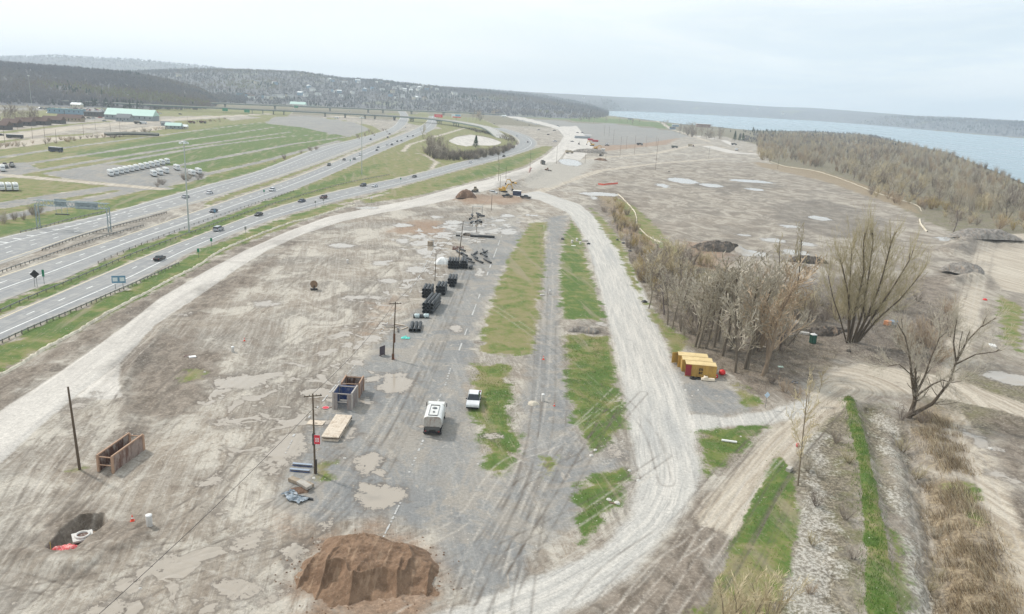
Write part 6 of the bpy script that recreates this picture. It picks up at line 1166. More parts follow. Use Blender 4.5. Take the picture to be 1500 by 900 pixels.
def orange_fence(pts, label):
    C = [P(*p) for p in pts]; m = MB()
    for a, b_ in zip(C[:-1], C[1:]): m.add([(a[0], a[1], .1), (b_[0], b_[1], .1), (b_[0], b_[1], 1.1), (a[0], a[1], 1.1), (a[0], a[1]+.08, .1), (b_[0], b_[1]+.08, .1), (b_[0], b_[1]+.08, 1.1), (a[0], a[1]+.08, 1.1)], [(0, 1, 2, 3), (7, 6, 5, 4), (3, 2, 6, 7), (0, 4, 5, 1)])
    o = m.build('mesh_fence', M('orange_mesh', (224, 96, 74), .6, var=.1)); tag(o, label, 'mesh fence', 'orange mesh fences')
orange_fence([(876,271),(884,272),(892,271),(905,270)], 'short orange mesh fence at the top of the slope'); orange_fence([(775,254),(778,246)], 'orange mesh piece at the dark trench')
# shipping container (blue) by the pickups
b = P(757, 287); o = empty('site_container', (b[0], b[1], 0), R(-4), 'dark blue container with a white roof behind the dark pickup', 'container'); MB().box(-2.3, 2.3, 0, 2.4, .1, 2.55).build('walls', M('dark_blue_steel', (34, 44, 72), .6), o); MB().box(-2.35, 2.35, -.05, 2.45, 2.552, 2.7).build('roof', SIGNW, o)
for x in (-1.6, -.8, 0, .8, 1.6): MB().box(x-.04, x+.04, -.05, -.002, .2, 2.5).build('rib', M('blue_rib', (60, 72, 100), .6), o)
MB().box(2.5, 6.5, .8, 1.4, .5, .8).build('ramp', SIGNW, o)
b = P(1453, 508); o = empty('small_boat', (b[0], b[1], ground_z(b[0], b[1])), R(-20), 'small white and green boat lying by the right dirt track', 'boat'); MB().prism([(-.5,.0),(-.7,.5),(.7,.5),(.5,.0)], -1.4, .9).build('hull', SIGNW, o); MB().box(-.4, .4, .5, 1.6, .02, .35).build('green_cover', M('green_cover', (52, 112, 92), .6), o)
rock(1443, 440, .7, 'small red lump on the grey spoil at the right', RED, None, 'red lump')
o = thing('scrap_machine', 1302, 477, R(30), 'orange and blue scrap machine half hidden behind the big bare tree', 'machine'); MB().box(-1.4, 0, -.7, .7, .1, 1.3).build('orange_part', M('faded_orange', (186, 128, 92), .7), o, bevel=.1); MB().box(.02, 2.4, -.9, .9, .1, 1.1).build('blue_part', M('faded_blue', (120, 138, 156), .7), o, bevel=.1)
rock(1243, 516, .7, 'dark boulder on the beige ground right of the portable toilet', SOILD, None, 'boulder')
# ------------------------------------------------------------------ road signs, sign gantry, billboards
def roadsign(px, py, w, h, z, mat, label, rz=R(20), posts=(-.3, .3), diamond=False, name='road_sign', back=None):
    b = P(px, py); o = empty(name, (b[0], b[1], 0), rz, label, 'road sign', 'road signs along the highway')
    for x in posts: MB().tube((x*w, 0, 0), (x*w, 0, z+h*.5), .06).build('post', CABLE, o)
    m = MB()
    if diamond: m.add([(0, -.12, z-h*.5), (w*.5, -.12, z), (0, -.12, z+h*.5), (-w*.5, -.12, z), (0, -.08, z-h*.5), (w*.5, -.08, z), (0, -.08, z+h*.5), (-w*.5, -.08, z)], [(0, 1, 2, 3), (7, 6, 5, 4), (0, 4, 5, 1), (1, 5, 6, 2), (2, 6, 7, 3), (3, 7, 4, 0)])
    else: m.box(-w/2, w/2, -.12, -.08, z-h/2, z+h/2)
    m.build('panel', mat, o); return o
DKS = M('black_sign_back', (28, 30, 32), .5); GRS = M('green_sign', (34, 124, 92), .5, var=.05); BLS = M('blue_grey_panel', (96, 136, 160), .5); 
roadsign(53, 421, 2.2, 2.2, 3.4, DKS, 'black diamond sign on two posts beside the green marker', R(15), (-.12, .12), True); roadsign(65, 417, .55, 1.8, 3.0, GRS, 'narrow green marker sign right of the black diamond', R(15), (.0,))
o = roadsign(175, 424, 3.2, 1.9, 2.6, BLS, 'pair of pale blue framed route signs behind the near guardrail', R(18), (-.28, .28))
for s in (-.8, .8): MB().box(s-.55, s+.55, -.14, -.122, 2.1, 3.1).build('shield_panel', M('pale_panel', (206, 214, 214), .5), o)
for px, py, m_, lb in ((310,362,GRS,'small green sign at the end of the near guardrail'),(315,318,BLS,'blue sign by the dark car on the middle carriageway'),(387,287,GRS,'thin green marker between green strip and middle carriageway'),(474,300,STEEL,'small sign near the maroon suv'),(360,344,STEEL,'first thin marker post of the near verge'),(462,304,STEEL,'thin marker post before the lay by'),(587,268,GRS,'small green marker on the bend of the near carriageway'),(544,297,SIGNW,'white thin post right of the lay by'),(513,240,GRS,'green marker at the middle carriageway right of the far cars'),(291,378,GRS,'green sign at the guardrail near the silver minivan')): roadsign(px, py, .7, 1.1, 2.4, m_, lb, R(10), (0,))
for px, py, lb in ((330,168,'left green exit sign far away under the flyover'),(362,170,'green exit sign right of the left one under the flyover'),(434,162,'green exit sign on the flyover')): roadsign(px, py, 9, 5, 8, GRS, lb, 0)
GAL = M('galvanised_truss', (150, 164, 166), .5, .3, dirt=(116, 124, 124)); SBACK = M('aluminium_sign_back', (152, 162, 166), .55, .2)
A = P(57, 335); B = P(161, 340.5); d = (B-A); L = np.linalg.norm(d[:2]); o = empty('sign_gantry', (A[0], A[1], 0), math.atan2(d[1], d[0]), 'grey steel sign gantry seen from behind spanning the far carriageway', 'sign gantry'); hg = 8.6
for x, nm in ((0, 'leg'), (L, 'leg')):
    for y in (-.9, .9):
        lg = MB(); lg.tube((x, y, 0), (x, y, hg), .17, .17, 10); lgo = lg.build(nm, GAL, o)
    br = MB(); br.tube((x, -.9, .4), (x, .9, 2.6), .08); br.tube((x, .9, 2.6), (x, -.9, 4.8), .08); br.tube((x, -.9, 4.8), (x, .9, 7), .08); br.build('leg_brace', GAL, o)
for y in (-.9, .9):
    for z in (hg-.4, hg+1.3): MB().tube((-.3, y, z), (L+.3, y, z), .12, .12, 8).build('chord', GAL, o)
    k = 10; m = MB()
    for i in range(k): x0 = L*i/k; x1 = L*(i+.5)/k; x2 = L*(i+1)/k; m.tube((x0, y, hg-.4), (x1, y, hg+1.3), .08); m.tube((x1, y, hg+1.3), (x2, y, hg-.4), .08)
    m.build('web_bracing', GAL, o)
m = MB()
for i in range(11): m.tube((L*i/10, -.9, hg+1.3), (L*i/10, .9, hg+1.3), .07); m.tube((L*i/10, -.9, hg-.4), (L*i/10, .9, hg-.4), .07)
m.build('cross_ties', GAL, o)
for x0, x1, z0, z1 in ((L*.52, L*.84, hg-1.2, hg+1.5), (L*.23, L*.40, hg-.8, hg+1.8)): p = MB().box(x0, x1, 1.05, 1.12, z0, z1).build('sign_back', SBACK, o); m = MB(); [m.box(x0+(x1-x0)*t-.05, x0+(x1-x0)*t+.05, .98, 1.048, z0, z1) for t in (.15, .38, .62, .85)]; m.build('stiffener', GAL, p)
MB().box(L*.22, L*.41, 1.1, 1.9, hg-3.6, hg-3.3).build('catwalk', DKS, o)
for t in (.24, .32, .40): MB().tube((L*t, 1.2, hg-3.3), (L*t, 1.2, hg-.4), .06).build('hanger', GAL, o)
def billboard(px, py, z, w, h, label, mats):
    b = P(px, py); o = empty('billboard', (b[0], b[1], 0), R(6), label, 'billboard', 'billboards beyond the flyover'); MB().tube((0, .5, 0), (0, .5, z), .6).build('column', PIERM, o); MB().box(-w/2, w/2, 0, .6, z, z+h).build('panel', mats[0], o)
    for i, (x0, x1, z0, z1, m_) in enumerate(mats[1:]): MB().box(x0*w, x1*w, -.05, -.002, z+z0*h, z+z1*h).build('printed_area', m_, o)
BBR = M('billboard_red', (214, 54, 58), .5, var=.05)
billboard(642, 178, 7.5, 16, 5.5, 'red billboard beyond the flyover', [BBR, (-.3, .3, .4, .6, M('billboard_pale_red', (232, 150, 148), .5))]); billboard(668, 180, 9.5, 18, 6.5, 'white blue and red billboard right of the red one', [M('billboard_white', (222, 228, 230), .5), (-.1, .45, .35, .9, M('billboard_blue', (120, 170, 196), .5)), (-.4, .5, .0, .28, BBR)])
# ------------------------------------------------------------------ bare trees and shrubs
def bark(name, a, b_, var=.25):
    m, t, bs = material(name); oi = t.new('ShaderNodeObjectInfo').outputs['Random']; pos = t.new('ShaderNodeTexCoord').outputs['Object']; n = t.noise(t.mapping(pos, (3, 3, .8)), 2.0, 4, .6)
    f = t.math('ADD', t.math('MULTIPLY', oi, .7), t.math('MULTIPLY', t.ramp(n, .3, .7), .45), clamp=True)
    t.l.new(t.mix(f, tuple(lin(a)), tuple(lin(b_))), bs.inputs['Base Color']); bs.inputs['Roughness'].default_value = .95; bs.inputs['Specular IOR Level'].default_value = .15; return m
BK = dict(grey=(bark('grey_bark', (96, 87, 76), (138, 128, 114)), bark('grey_twigs', (150, 141, 125), (194, 185, 168))), tan=(bark('tan_bark', (118, 106, 90), (150, 137, 118)), bark('tan_twigs', (174, 160, 130), (206, 192, 160))),
          red=(bark('brown_bark', (112, 98, 84), (146, 130, 112)), bark('reddish_twigs', (162, 142, 118), (188, 168, 144))), dark=(bark('dark_bark', (74, 64, 54), (104, 92, 78)), bark('olive_twigs', (160, 148, 118), (186, 174, 142))),
          purple=(bark('purple_bark', (100, 90, 86), (130, 118, 112)), bark('purple_twigs', (124, 113, 103), (162, 150, 137))), gold=(bark('gold_bark', (110, 96, 72), (138, 122, 92)), bark('gold_twigs', (156, 136, 92), (186, 166, 118))))
class Tree:
    def __init__(s, seed): s.r = random.Random(seed); s.thick = []; s.twig = []
    def seg(s, a, b, ra, rb, lim): (s.thick if ra > lim else s.twig).append((a, b, ra, rb))
    def grow(s, p, d, L, r, lv, mx, P_):
        n = 5 if lv < 2 else (4 if lv < mx else 2); rr = r; kids = P_['kids'][min(lv, len(P_['kids'])-1)]
        for i in range(n):
            j = P_['wob']; d = Vector((d.x+s.r.gauss(0, j), d.y+s.r.gauss(0, j), d.z+s.r.gauss(0, j)+P_['up']*(.5 if lv == 0 else 1))).normalized()
            q = p+d*(L/n); r2 = rr*(.86 if lv < mx else .6); s.seg(p, q, rr, r2, P_['lim'])
            if lv < mx and (i >= P_['clear'] or lv > 0):
                for _ in range(int(kids/n)+(s.r.random() < (kids/n) % 1)):
                    a = s.r.uniform(0, 6.283); u = d.orthogonal().normalized(); w = d.cross(u); sp = P_['spread']*s.r.uniform(.7, 1.25)
                    nd = (d*math.cos(sp)+(u*math.cos(a)+w*math.sin(a))*math.sin(sp)).normalized(); t = s.r.random(); fr = P_['ratio']*s.r.uniform(.65, 1.15)*(1-.35*i/n if lv == 0 else 1)
                    s.grow(p.lerp(q, t), nd, L*fr, max(rr*P_['rr'], .014), lv+1, mx, P_)
            p = q; rr = r2
    def meshes(s, tw):
        V = []; F = []
        for a, b, ra, rb in s.thick:
            n = 6; d = (b-a).normalized(); u = d.orthogonal().normalized(); w = d.cross(u); k = len(V)
            for c, r in ((a-d*ra*.3, ra), (b, rb)):
                for i in range(n): t = 6.2832*i/n; V.append(c+(u*math.cos(t)+w*math.sin(t))*r)
            F += [(k+i, k+(i+1) % n, k+n+(i+1) % n, k+n+i) for i in range(n)]
        V2 = []; F2 = []
        for a, b, ra, rb in s.twig:
            d = (b-a).normalized(); u = d.orthogonal(); u.rotate(Matrix.Rotation(s.r.uniform(0, 3.14), 3, d)); u.normalize(); w0 = max(ra, tw); w1 = max(rb, tw*.7); k = len(V2)
            V2 += [a-u*w0, a+u*w0, b+u*w1, b-u*w1]; F2.append((k, k+1, k+2, k+3))
        return V, F, V2, F2
STY = dict(slim=dict(kids=[11, 7, 5, 3], wob=.09, up=.10, clear=1, spread=.66, ratio=.46, rr=.42, lim=.06), round=dict(kids=[11, 7, 5, 3], wob=.10, up=.05, clear=1, spread=.85, ratio=.52, rr=.5, lim=.06), willow=dict(kids=[10, 8, 5, 3], wob=.08, up=.12, clear=0, spread=.5, ratio=.5, rr=.45, lim=.05))
PROTO = {}
def tree_proto(kind, seed, H=10.0):
    t = Tree(seed)
    if kind in ('slim', 'round'): t.grow(Vector((0, 0, -.3)), Vector((0, 0, 1)), H*(.92 if kind == 'slim' else .75), H*.016, 0, 3, STY[kind])
    elif kind == 'clump':
        for k in range(5): a = k*1.26+t.r.random(); t.grow(Vector((math.cos(a)*.3, math.sin(a)*.3, -.2)), Vector((math.cos(a)*.42, math.sin(a)*.42, 1)).normalized(), H*t.r.uniform(.65, .95), H*.010, 0, 2, STY['willow'])
    elif kind == 'shrub':
        for k in range(11): a = t.r.uniform(0, 6.28); s_ = t.r.uniform(.2, .8); t.grow(Vector((math.cos(a)*.5, math.sin(a)*.5, -.2)), Vector((math.cos(a)*s_, math.sin(a)*s_, 1)).normalized(), H*t.r.uniform(.6, .95), H*.008, 1, 3, dict(STY['willow'], kids=[8, 8, 4]))
    return t
def get_proto(kind, v, tw):
    if (kind, v) not in PROTO:
        t = tree_proto(kind, 100+v*17+len(kind)); V, F, V2, F2 = t.meshes(tw)
        a = bpy.data.meshes.new('trunk'); a.from_pydata(V, [], F); b = bpy.data.meshes.new('crown'); b.from_pydata(V2, [], F2)
        for m_ in (a, b): m_.materials.append(BK['grey'][0])
        a.polygons.foreach_set('use_smooth', [True]*len(F)); PROTO[(kind, v)] = (a, b)
    return PROTO[(kind, v)]
def tree(kind, px, py, h, col, label, group, name='bare_tree', cat='tree', wide=1.0, tw=.035, loc=None, z=None):
    v = random.randrange(3); a, b = get_proto(kind, v, tw); p = P(px, py) if loc is None else loc
    o = empty(name, (p[0], p[1], (ground_z(p[0], p[1]) if z is None else z)), random.uniform(0, 6.28), label, cat, group); s = h/10; o.scale = (s*wide, s*wide, s)
    for nm, me, mt in (('trunk', a, BK[col][0]), ('crown', b, BK[col][1])):
        c = link(nm, me, o); c.material_slots[0].link = 'OBJECT'; c.material_slots[0].material = mt
    return o
def fill(poly, n, kinds, hr, cols, label, group, name='bare_tree', cat='tree', wide=(1, 1), seed=0, tw=.035, inpix=True):
    rg = random.Random(seed); pp = np.array(poly, float); lo, hi = pp.min(0), pp.max(0); k = 0; pts = []
    while k < n:
        x, y = rg.uniform(lo[0], hi[0]), rg.uniform(lo[1], hi[1])
        if sdist(pp, np.array([x]), np.array([y]), 1)[0] <= 0: continue
        k += 1; pts.append((x, y))
    for x, y in pts: tree(rg.choice(kinds), x, y, rg.uniform(*hr), rg.choice(cols), label, group, name, cat, rg.uniform(*wide), tw)
fill([(1108,236),(1150,240),(1190,247),(1240,262),(1290,280),(1350,300),(1340,270),(1300,240),(1250,224),(1180,216),(1110,214)], 60, ['slim', 'clump', 'round'], (9, 14), ['grey', 'tan', 'tan', 'grey'], 'bare grey tan tree of the dense lakeside belt, left part', 'trees of the lakeside belt', wide=(1, 1.5), seed=1, tw=.042)
fill([(1240,262),(1290,282),(1350,304),(1400,318),(1450,322),(1500,322),(1560,330),(1560,290),(1500,280),(1440,262),(1390,240),(1330,228),(1260,226)], 75, ['slim', 'clump', 'round', 'round'], (9, 15), ['grey', 'purple', 'tan', 'grey'], 'bare grey brown tree of the dense lakeside belt, right part', 'trees of the lakeside belt right part', wide=(1, 1.5), seed=2, tw=.04)
fill([(1260,285),(1300,296),(1360,312),(1440,335),(1500,345),(1560,350),(1560,325),(1440,318),(1350,296),(1290,276)], 45, ['shrub', 'clump'], (4, 8), ['gold', 'red', 'tan', 'purple'], 'low golden or reddish bush at the front of the lakeside belt', 'front bushes of the lakeside belt', 'bare_bush', 'bush', (1.1, 1.6), 3, .045)
fill([(1230,205),(1280,204),(1330,216),(1300,224),(1240,218)], 22, ['slim', 'clump'], (5, 8), ['purple', 'grey'], 'small bare tree on the far spit of land before the lake', 'trees on the spit', seed=31, tw=.08)
for k, (px, py, tp, w) in enumerate(((950,452,385,.9),(978,476,400,.8),(985,482,395,.8),(997,486,405,.8),(1018,508,398,.9),(1022,510,390,.9),(1033,512,400,.9),(1045,510,385,1),(1058,522,392,1),(1077,546,410,.8),(1090,541,395,.9),(1094,542,402,.8),(1116,551,400,1),(1122,546,390,1.1),(1052,500,380,1.2),(1068,515,385,1.2),(1100,520,388,1.2))):
    tree('slim', px, py, height_to(px, py, tp), 'red' if px > 1112 else 'grey', 'bare tree in the front row of the copse behind the yellow containers', 'front trees of the container copse', wide=w*1.15, tw=.02)
fill([(945,400),(965,455),(1005,498),(1060,515),(1130,540),(1165,500),(1170,460),(1140,438),(1060,420),(1000,392),(955,375)], 40, ['slim', 'clump', 'round'], (6, 11), ['grey', 'tan', 'grey', 'purple'], 'bare grey brown tree inside the copse right of the gravel road', 'trees inside the container copse', wide=(1, 1.5), seed=4, tw=.022)
fill([(1085,430),(1110,520),(1160,510),(1175,440),(1130,415)], 8, ['clump', 'round'], (7, 10), ['red'], 'reddish bare tree at the right side of the copse', 'reddish trees of the copse', wide=(.9, 1.2), seed=5, tw=.022)
fill([(1130,445),(1180,430),(1245,425),(1245,470),(1195,480),(1150,470)], 16, ['round', 'clump'], (4, 7.5), ['purple', 'grey', 'tan'], 'tangled bare bush tree filling the gap between copse and willow', 'bush trees left of the willow', 'bare_bush', 'bush', (1, 1.4), 51, .02)
fill([(875,300),(905,295),(935,330),(965,400),(955,440),(935,410),(905,345)], 60, ['shrub'], (2.5, 4.5), ['tan', 'purple', 'gold'], 'low bare bush on the slope right of the gravel road', 'bushes on the slope', 'bare_bush', 'bush', (1, 1.5), 6, .03)
fill([(965,375),(1010,365),(1060,395),(1080,430),(1000,425),(960,410)], 22, ['shrub', 'clump'], (4, 8), ['tan', 'tan', 'purple'], 'olive tan bush above the copse beside the dark brush heap', 'bushes above the copse', 'bare_bush', 'bush', (1, 1.5), 7, .03)
fill([(1310,430),(1390,430),(1400,500),(1380,540),(1320,520)], 20, ['shrub', 'clump'], (3, 6), ['purple', 'red', 'grey'], 'tangled brown bush between the willow and the right track', 'bushes behind the big bare tree', 'bare_bush', 'bush', (1, 1.6), 8, .03)
fill([(1170,440),(1240,430),(1240,480),(1180,480)], 12, ['shrub'], (2, 4), ['purple', 'grey'], 'low tangled bush between the copse and the willow', 'bushes left of the willow', 'bare_bush', 'bush', (1, 1.6), 9, .03)
for q, n, sd_ in (([(620,224),(632,233),(660,236),(700,234),(735,227),(752,218),(746,215),(720,223),(690,228),(660,227),(640,218)], 85, 10), ([(686,190),(722,193),(752,202),(758,213),(748,210),(724,199),(700,195)], 40, 11)):
    fill(q, n, ['shrub', 'slim', 'clump'], (4, 7.5) if sd_ == 10 else (3, 5), ['purple', 'grey', 'purple'], 'grey purple bare shrub of the thicket around the white patch inside the loop', 'thicket around the white patch', 'bare_shrub', 'shrub', (1.1, 1.6), sd_, .09)
fill([(622,224),(645,233),(655,226),(635,212)], 18, ['slim', 'round'], (10, 16), ['grey', 'purple'], 'taller bare tree at the left end of the loop thicket', 'taller trees of the loop thicket', seed=12, tw=.09, wide=(1, 1.3))
fill([(0,186),(50,184),(60,178),(40,172),(0,172)], 17, ['round', 'slim'], (12, 19), ['purple', 'grey'], 'large purple grey bare tree behind the houses at the left edge', 'trees behind the left houses', seed=13, tw=.12, wide=(1.1, 1.5))
fill([(-40,222),(0,219),(80,211),(180,202),(250,190),(250,186),(180,197),(80,206),(0,214),(-40,217)], 70, ['shrub'], (2, 4), ['purple', 'grey', 'red'], 'low bare shrub of the hedge between the long road and the fields', 'hedge shrubs', 'hedge_shrub', 'shrub', (1.2, 1.8), 14, .08)
fill([(250,186),(330,178),(330,175),(250,182)], 12, ['shrub'], (2, 4), ['purple', 'red'], 'low shrub at the far right end of the hedge', 'hedge end shrubs', 'hedge_shrub', 'shrub', (1.2, 1.8), 15, .1)
for q, n, hr, cl, lb, gp, sd_ in (([(738,168),(742,160),(748,161),(745,169)], 7, (14, 22), ['red', 'tan'], 'brownish tall bare tree left of the far green bank', 'brown trees left of the green bank', 16), ([(692,178),(705,178),(703,170),(694,170)], 8, (14, 22), ['red', 'purple'], 'reddish bare tree right of the billboards', 'reddish trees right of the billboards', 17), ([(720,172),(736,170),(736,166),(722,166)], 7, (12, 18), ['red'], 'reddish tree between billboard trees and green bank', 'reddish trees in front of the far wood', 18),
    ([(994,196),(1010,190),(1060,200),(1050,206),(1000,200)], 34, (14, 20), ['grey', 'purple'], 'bare tree of the clump left of the lakeside building', 'clump by the lakeside building', 19), ([(830,178),(900,182),(990,188),(990,184),(900,179),(830,175)], 22, (9, 15), ['grey', 'purple'], 'sparse thin bare tree on the far green bank before the lake', 'sparse trees on the green bank', 20)):
    fill(q, n, ['slim'] if sd_ == 20 else ['slim', 'round', 'clump'], hr, cl, lb, gp, seed=sd_, tw=.13, wide=(1, 1.4))
for q, n in (([(440,226),(470,219),(474,216),(442,222)], 7), ([(518,206),(550,200),(548,196),(520,201)], 7), ([(225,277),(300,262),(300,258),(232,270)], 9), ([(5,330),(60,318),(60,312),(5,322)], 10), ([(395,240),(420,233),(420,229),(395,236)], 4), ([(560,196),(570,199),(566,190),(560,190)], 4)):
    fill(q, n, ['shrub'], (2, 4), ['purple', 'grey'], 'small dark shrub on the grass edge left of the far carriageway', 'shrubs on the field edge', 'roadside_shrub', 'shrub', (1, 1.5), int(q[0][0]), .07)
tree('round', 540, 198, 9, 'purple', 'single round bare tree right of the grey gravel patch by the far carriageway', None, tw=.08); tree('slim', 620, 204, 17, 'dark', 'dark bare tree standing between middle and near carriageways by the flyover', None, tw=.09)
tree('round', 1396, 340, height_to(1396, 340, 296), 'purple', 'lone purple brown spreading tree at the left of the pale spoil heap', None, wide=1.25, tw=.022); tree('round', 1193, 243, 9, 'purple', 'dark rounded tree at the foot of the lakeside belt, right part of the straw strip', None, wide=1.2, tw=.05)
tree('slim', 1164, 432, height_to(1164, 432, 338), 'dark', 'thin dark bent tree standing before the long white puddle', None, wide=.6, tw=.022); tree('slim', 1141, 415, height_to(1141, 415, 346), 'dark', 'thin dark leaning tree right of the pale pond', None, wide=.8, tw=.022)
tree('slim', 1169, 712, height_to(1169, 712, 566), 'tan', 'tall thin sapling beside the pale concrete block and the diagonal track', None, 'sapling', 'tree', .6, .02)
for px, py, h, c in ((1196,742,2.6,'purple'),(1243,680,2.2,'dark'),(1238,762,2.6,'purple'),(1190,800,2,'dark'),(1225,650,2,'purple'),(1250,820,1.8,'purple'),(1186,870,1.6,'red'),(1325,650,2.6,'dark'),(1345,690,2.4,'dark'),(1320,615,3,'purple'),(1350,620,2.4,'purple'),(1375,770,2,'grey'),(1365,850,2,'dark'),(1182,690,2.4,'grey'),(1150,575,2.6,'red'),(1165,583,2.2,'red'),(1130,562,3,'purple'),(1378,830,1.6,'dark'),(1200,700,2,'grey')):
    tree('shrub', px, py, h, c, 'small leafless bush on the rough strips at the lower right', 'bushes of the lower right strips', 'bare_bush', 'bush', 1.3, .018)
for px, py, tp in ((1092,925,842),(1065,920,850),(1125,918,838)): tree('clump', px, py, height_to(px, py, tp), 'tan', 'pale whippy willow stems rising at the bottom edge of the photo', 'willow stems at the bottom edge', 'willow_sapling', 'tree', 1.1, .016)
for px, py, h in ((1185,592,6),(1200,575,5)): tree('slim', px, py, h, 'tan', 'thin pale sapling at the bend of the beige track', 'saplings at the track bend', 'sapling', 'tree', .8, .018)
# dense understory of the lakeside belt: one mass nobody could count
def thicket(name, poly, n, h, mats, seed, k=26, w=(.03, .07)):
    pl = wpoly(poly); rg = np.random.default_rng(seed); lo = pl.min(0); hi = pl.max(0); x = rg.uniform(lo[0], hi[0], n*6); y = rg.uniform(lo[1], hi[1], n*6); ok = sdist(pl, x, y, 2) > 0; x, y = x[ok][:n], y[ok][:n]; n = len(x)
    H_ = rg.uniform(*h, n)*(1+.7*fbm(x, y, .02, seed, 2)); H_ = H_[:, None]*rg.uniform(.55, 1, (n, k)); a = rg.uniform(0, 6.28, (n, k)); sp = H_*rg.uniform(.05, .42, (n, k)); b0 = rg.uniform(0, .45, (n, k))*H_
    bx = x[:, None]+np.cos(a)*sp*.35; by = y[:, None]+np.sin(a)*sp*.35; tx = x[:, None]+np.cos(a)*sp; ty = y[:, None]+np.sin(a)*sp; ww = rg.uniform(*w, (n, k)); V_ = np.zeros((n, k, 3, 3)); q = rg.uniform(0, 3.14, (n, k))
    V_[..., 0, :] = np.stack([bx-np.cos(q)*ww, by-np.sin(q)*ww, b0], -1); V_[..., 1, :] = np.stack([bx+np.cos(q)*ww, by+np.sin(q)*ww, b0], -1); V_[..., 2, :] = np.stack([tx, ty, H_], -1)
    mi = np.repeat(np.clip((vnoise(x, y, .035, seed+3)*1.3-.15+rg.normal(0, .3, n))*len(mats), 0, len(mats)-1).astype(int), k); o = link(name, np_mesh(name, V_.reshape(-1, 3), np.arange(n*k*3).reshape(-1, 3), mats, None, False, mi)); tag(o, kind='stuff')
TK = [BK['grey'][1], BK['tan'][1], BK['purple'][1], BK['grey'][0]]
thicket('lakeside_thicket', [(1108,233),(1150,238),(1190,245),(1240,260),(1290,278),(1350,298),(1400,314),(1450,320),(1600,332),(1640,312),(1500,271),(1440,247),(1390,227),(1330,214),(1275,203),(1200,199),(1108,198)], 2300, (6, 13), TK+[BK['red'][1]], 5, 70, (.035, .075))
thicket('loop_thicket', [(622,225),(632,233),(660,236),(700,234),(735,227),(755,217),(746,215),(720,224),(690,229),(660,228),(640,217)], 300, (4, 7), TK[2:], 6, 50, (.06, .12)); thicket('loop_thicket', [(686,190),(720,193),(752,202),(759,213),(748,210),(724,199),(700,195)], 220, (2, 4), TK[2:], 7, 50, (.06, .12))
thicket('copse_undergrowth', [(945,400),(965,455),(1005,498),(1060,520),(1130,545),(1165,500),(1170,445),(1060,415),(1000,390),(930,345),(900,310),(890,320)], 280, (1.5, 4.5), TK, 8, 60, (.014, .03))
# the big willow with many stems and the old forked tree
def big(name, px, py, stems, label, col, tw, P_, lim=.07):
    b = at(px, py); t = Tree(int(px)); Pm = dict(STY['willow'], **P_)
    for pts, r in stems:
        q = [Vector(p) for p in pts]; rr = r
        for i, (a, c) in enumerate(zip(q[:-1], q[1:])):
            n = max(2, int((c-a).length/1.2))
            for k in range(n):
                s0 = a.lerp(c, k/n); s1 = a.lerp(c, (k+1)/n); r2 = rr*(1-.32/n); t.thick.append((s0, s1, rr, r2)); rr = r2
                if i > 0 or k > n*.45:
                    for _ in range(Pm['side']):
                        d = (s1-s0).normalized(); u = d.orthogonal().normalized(); u.rotate(Matrix.Rotation(t.r.uniform(0, 6.28), 3, d)); sp = t.r.uniform(.4, .9)
                        t.grow(s1, (d*math.cos(sp)+u*math.sin(sp)).normalized(), t.r.uniform(*Pm['len']), max(rr*.32, .03), 1, 3, dict(Pm, lim=lim))
        d = (q[-1]-q[-2]).normalized()
        for _ in range(3): t.grow(q[-1], Vector((d.x+t.r.gauss(0, .35), d.y+t.r.gauss(0, .35), d.z+.1)).normalized(), t.r.uniform(*Pm['len'])*1.3, rr*.7, 1, 3, dict(Pm, lim=lim))
    V, F, V2, F2 = t.meshes(tw); o = empty(name, b, 0, label, 'tree')
    for nm, v_, f_, mt in (('trunk', V, F, BK[col][0]), ('crown', V2, F2, BK[col][1])):
        me = bpy.data.meshes.new(nm); me.from_pydata([tuple(x) for x in v_], [], f_); me.materials.append(mt); me.polygons.foreach_set('use_smooth', [nm == 'trunk']*len(f_)); link(nm, me, o)
    return o
W_ = [([(-1.6,0,-.2),(-2.0,.2,5),(-3.4,.5,10),(-5.5,.6,15)], .38), ([(-1.2,.2,-.2),(-1.0,.3,7),(-.6,.5,14),(-1.6,.6,19)], .46), ([(-.6,0,-.2),(.6,.3,6),(.8,1.0,13),(.5,1.2,20)], .42), ([(-.3,-.1,-.2),(2.0,.3,6),(3.5,.6,12),(4.2,.8,19)], .48), ([(.1,0,-.2),(3.6,.3,6.5),(6.2,.5,11),(8.8,.8,16.5)], .44), ([(.3,0,-.2),(4.2,.2,5),(8.2,.3,9.0),(11,.5,13)], .36), ([(-1.9,0,-.2),(-4.2,-.3,4.4),(-6.6,-.5,8.5),(-8.5,-.5,13)], .22), ([(-1.4,.3,-.2),(-2.6,1,8),(-2.9,1.6,13),(-3.4,2,18)], .3)]
W = [([(x*1.06, y, z*1.2) for x, y, z in pts], r*.82) for pts, r in W_]
big('willow_tree', 1252, 507, W, 'large many stemmed bare willow with fanned dark stems right of the portable toilet', 'dark', .017, dict(side=3, len=(2.8, 5.8), kids=[8, 8, 6], up=.14, wob=.07, spread=.4))
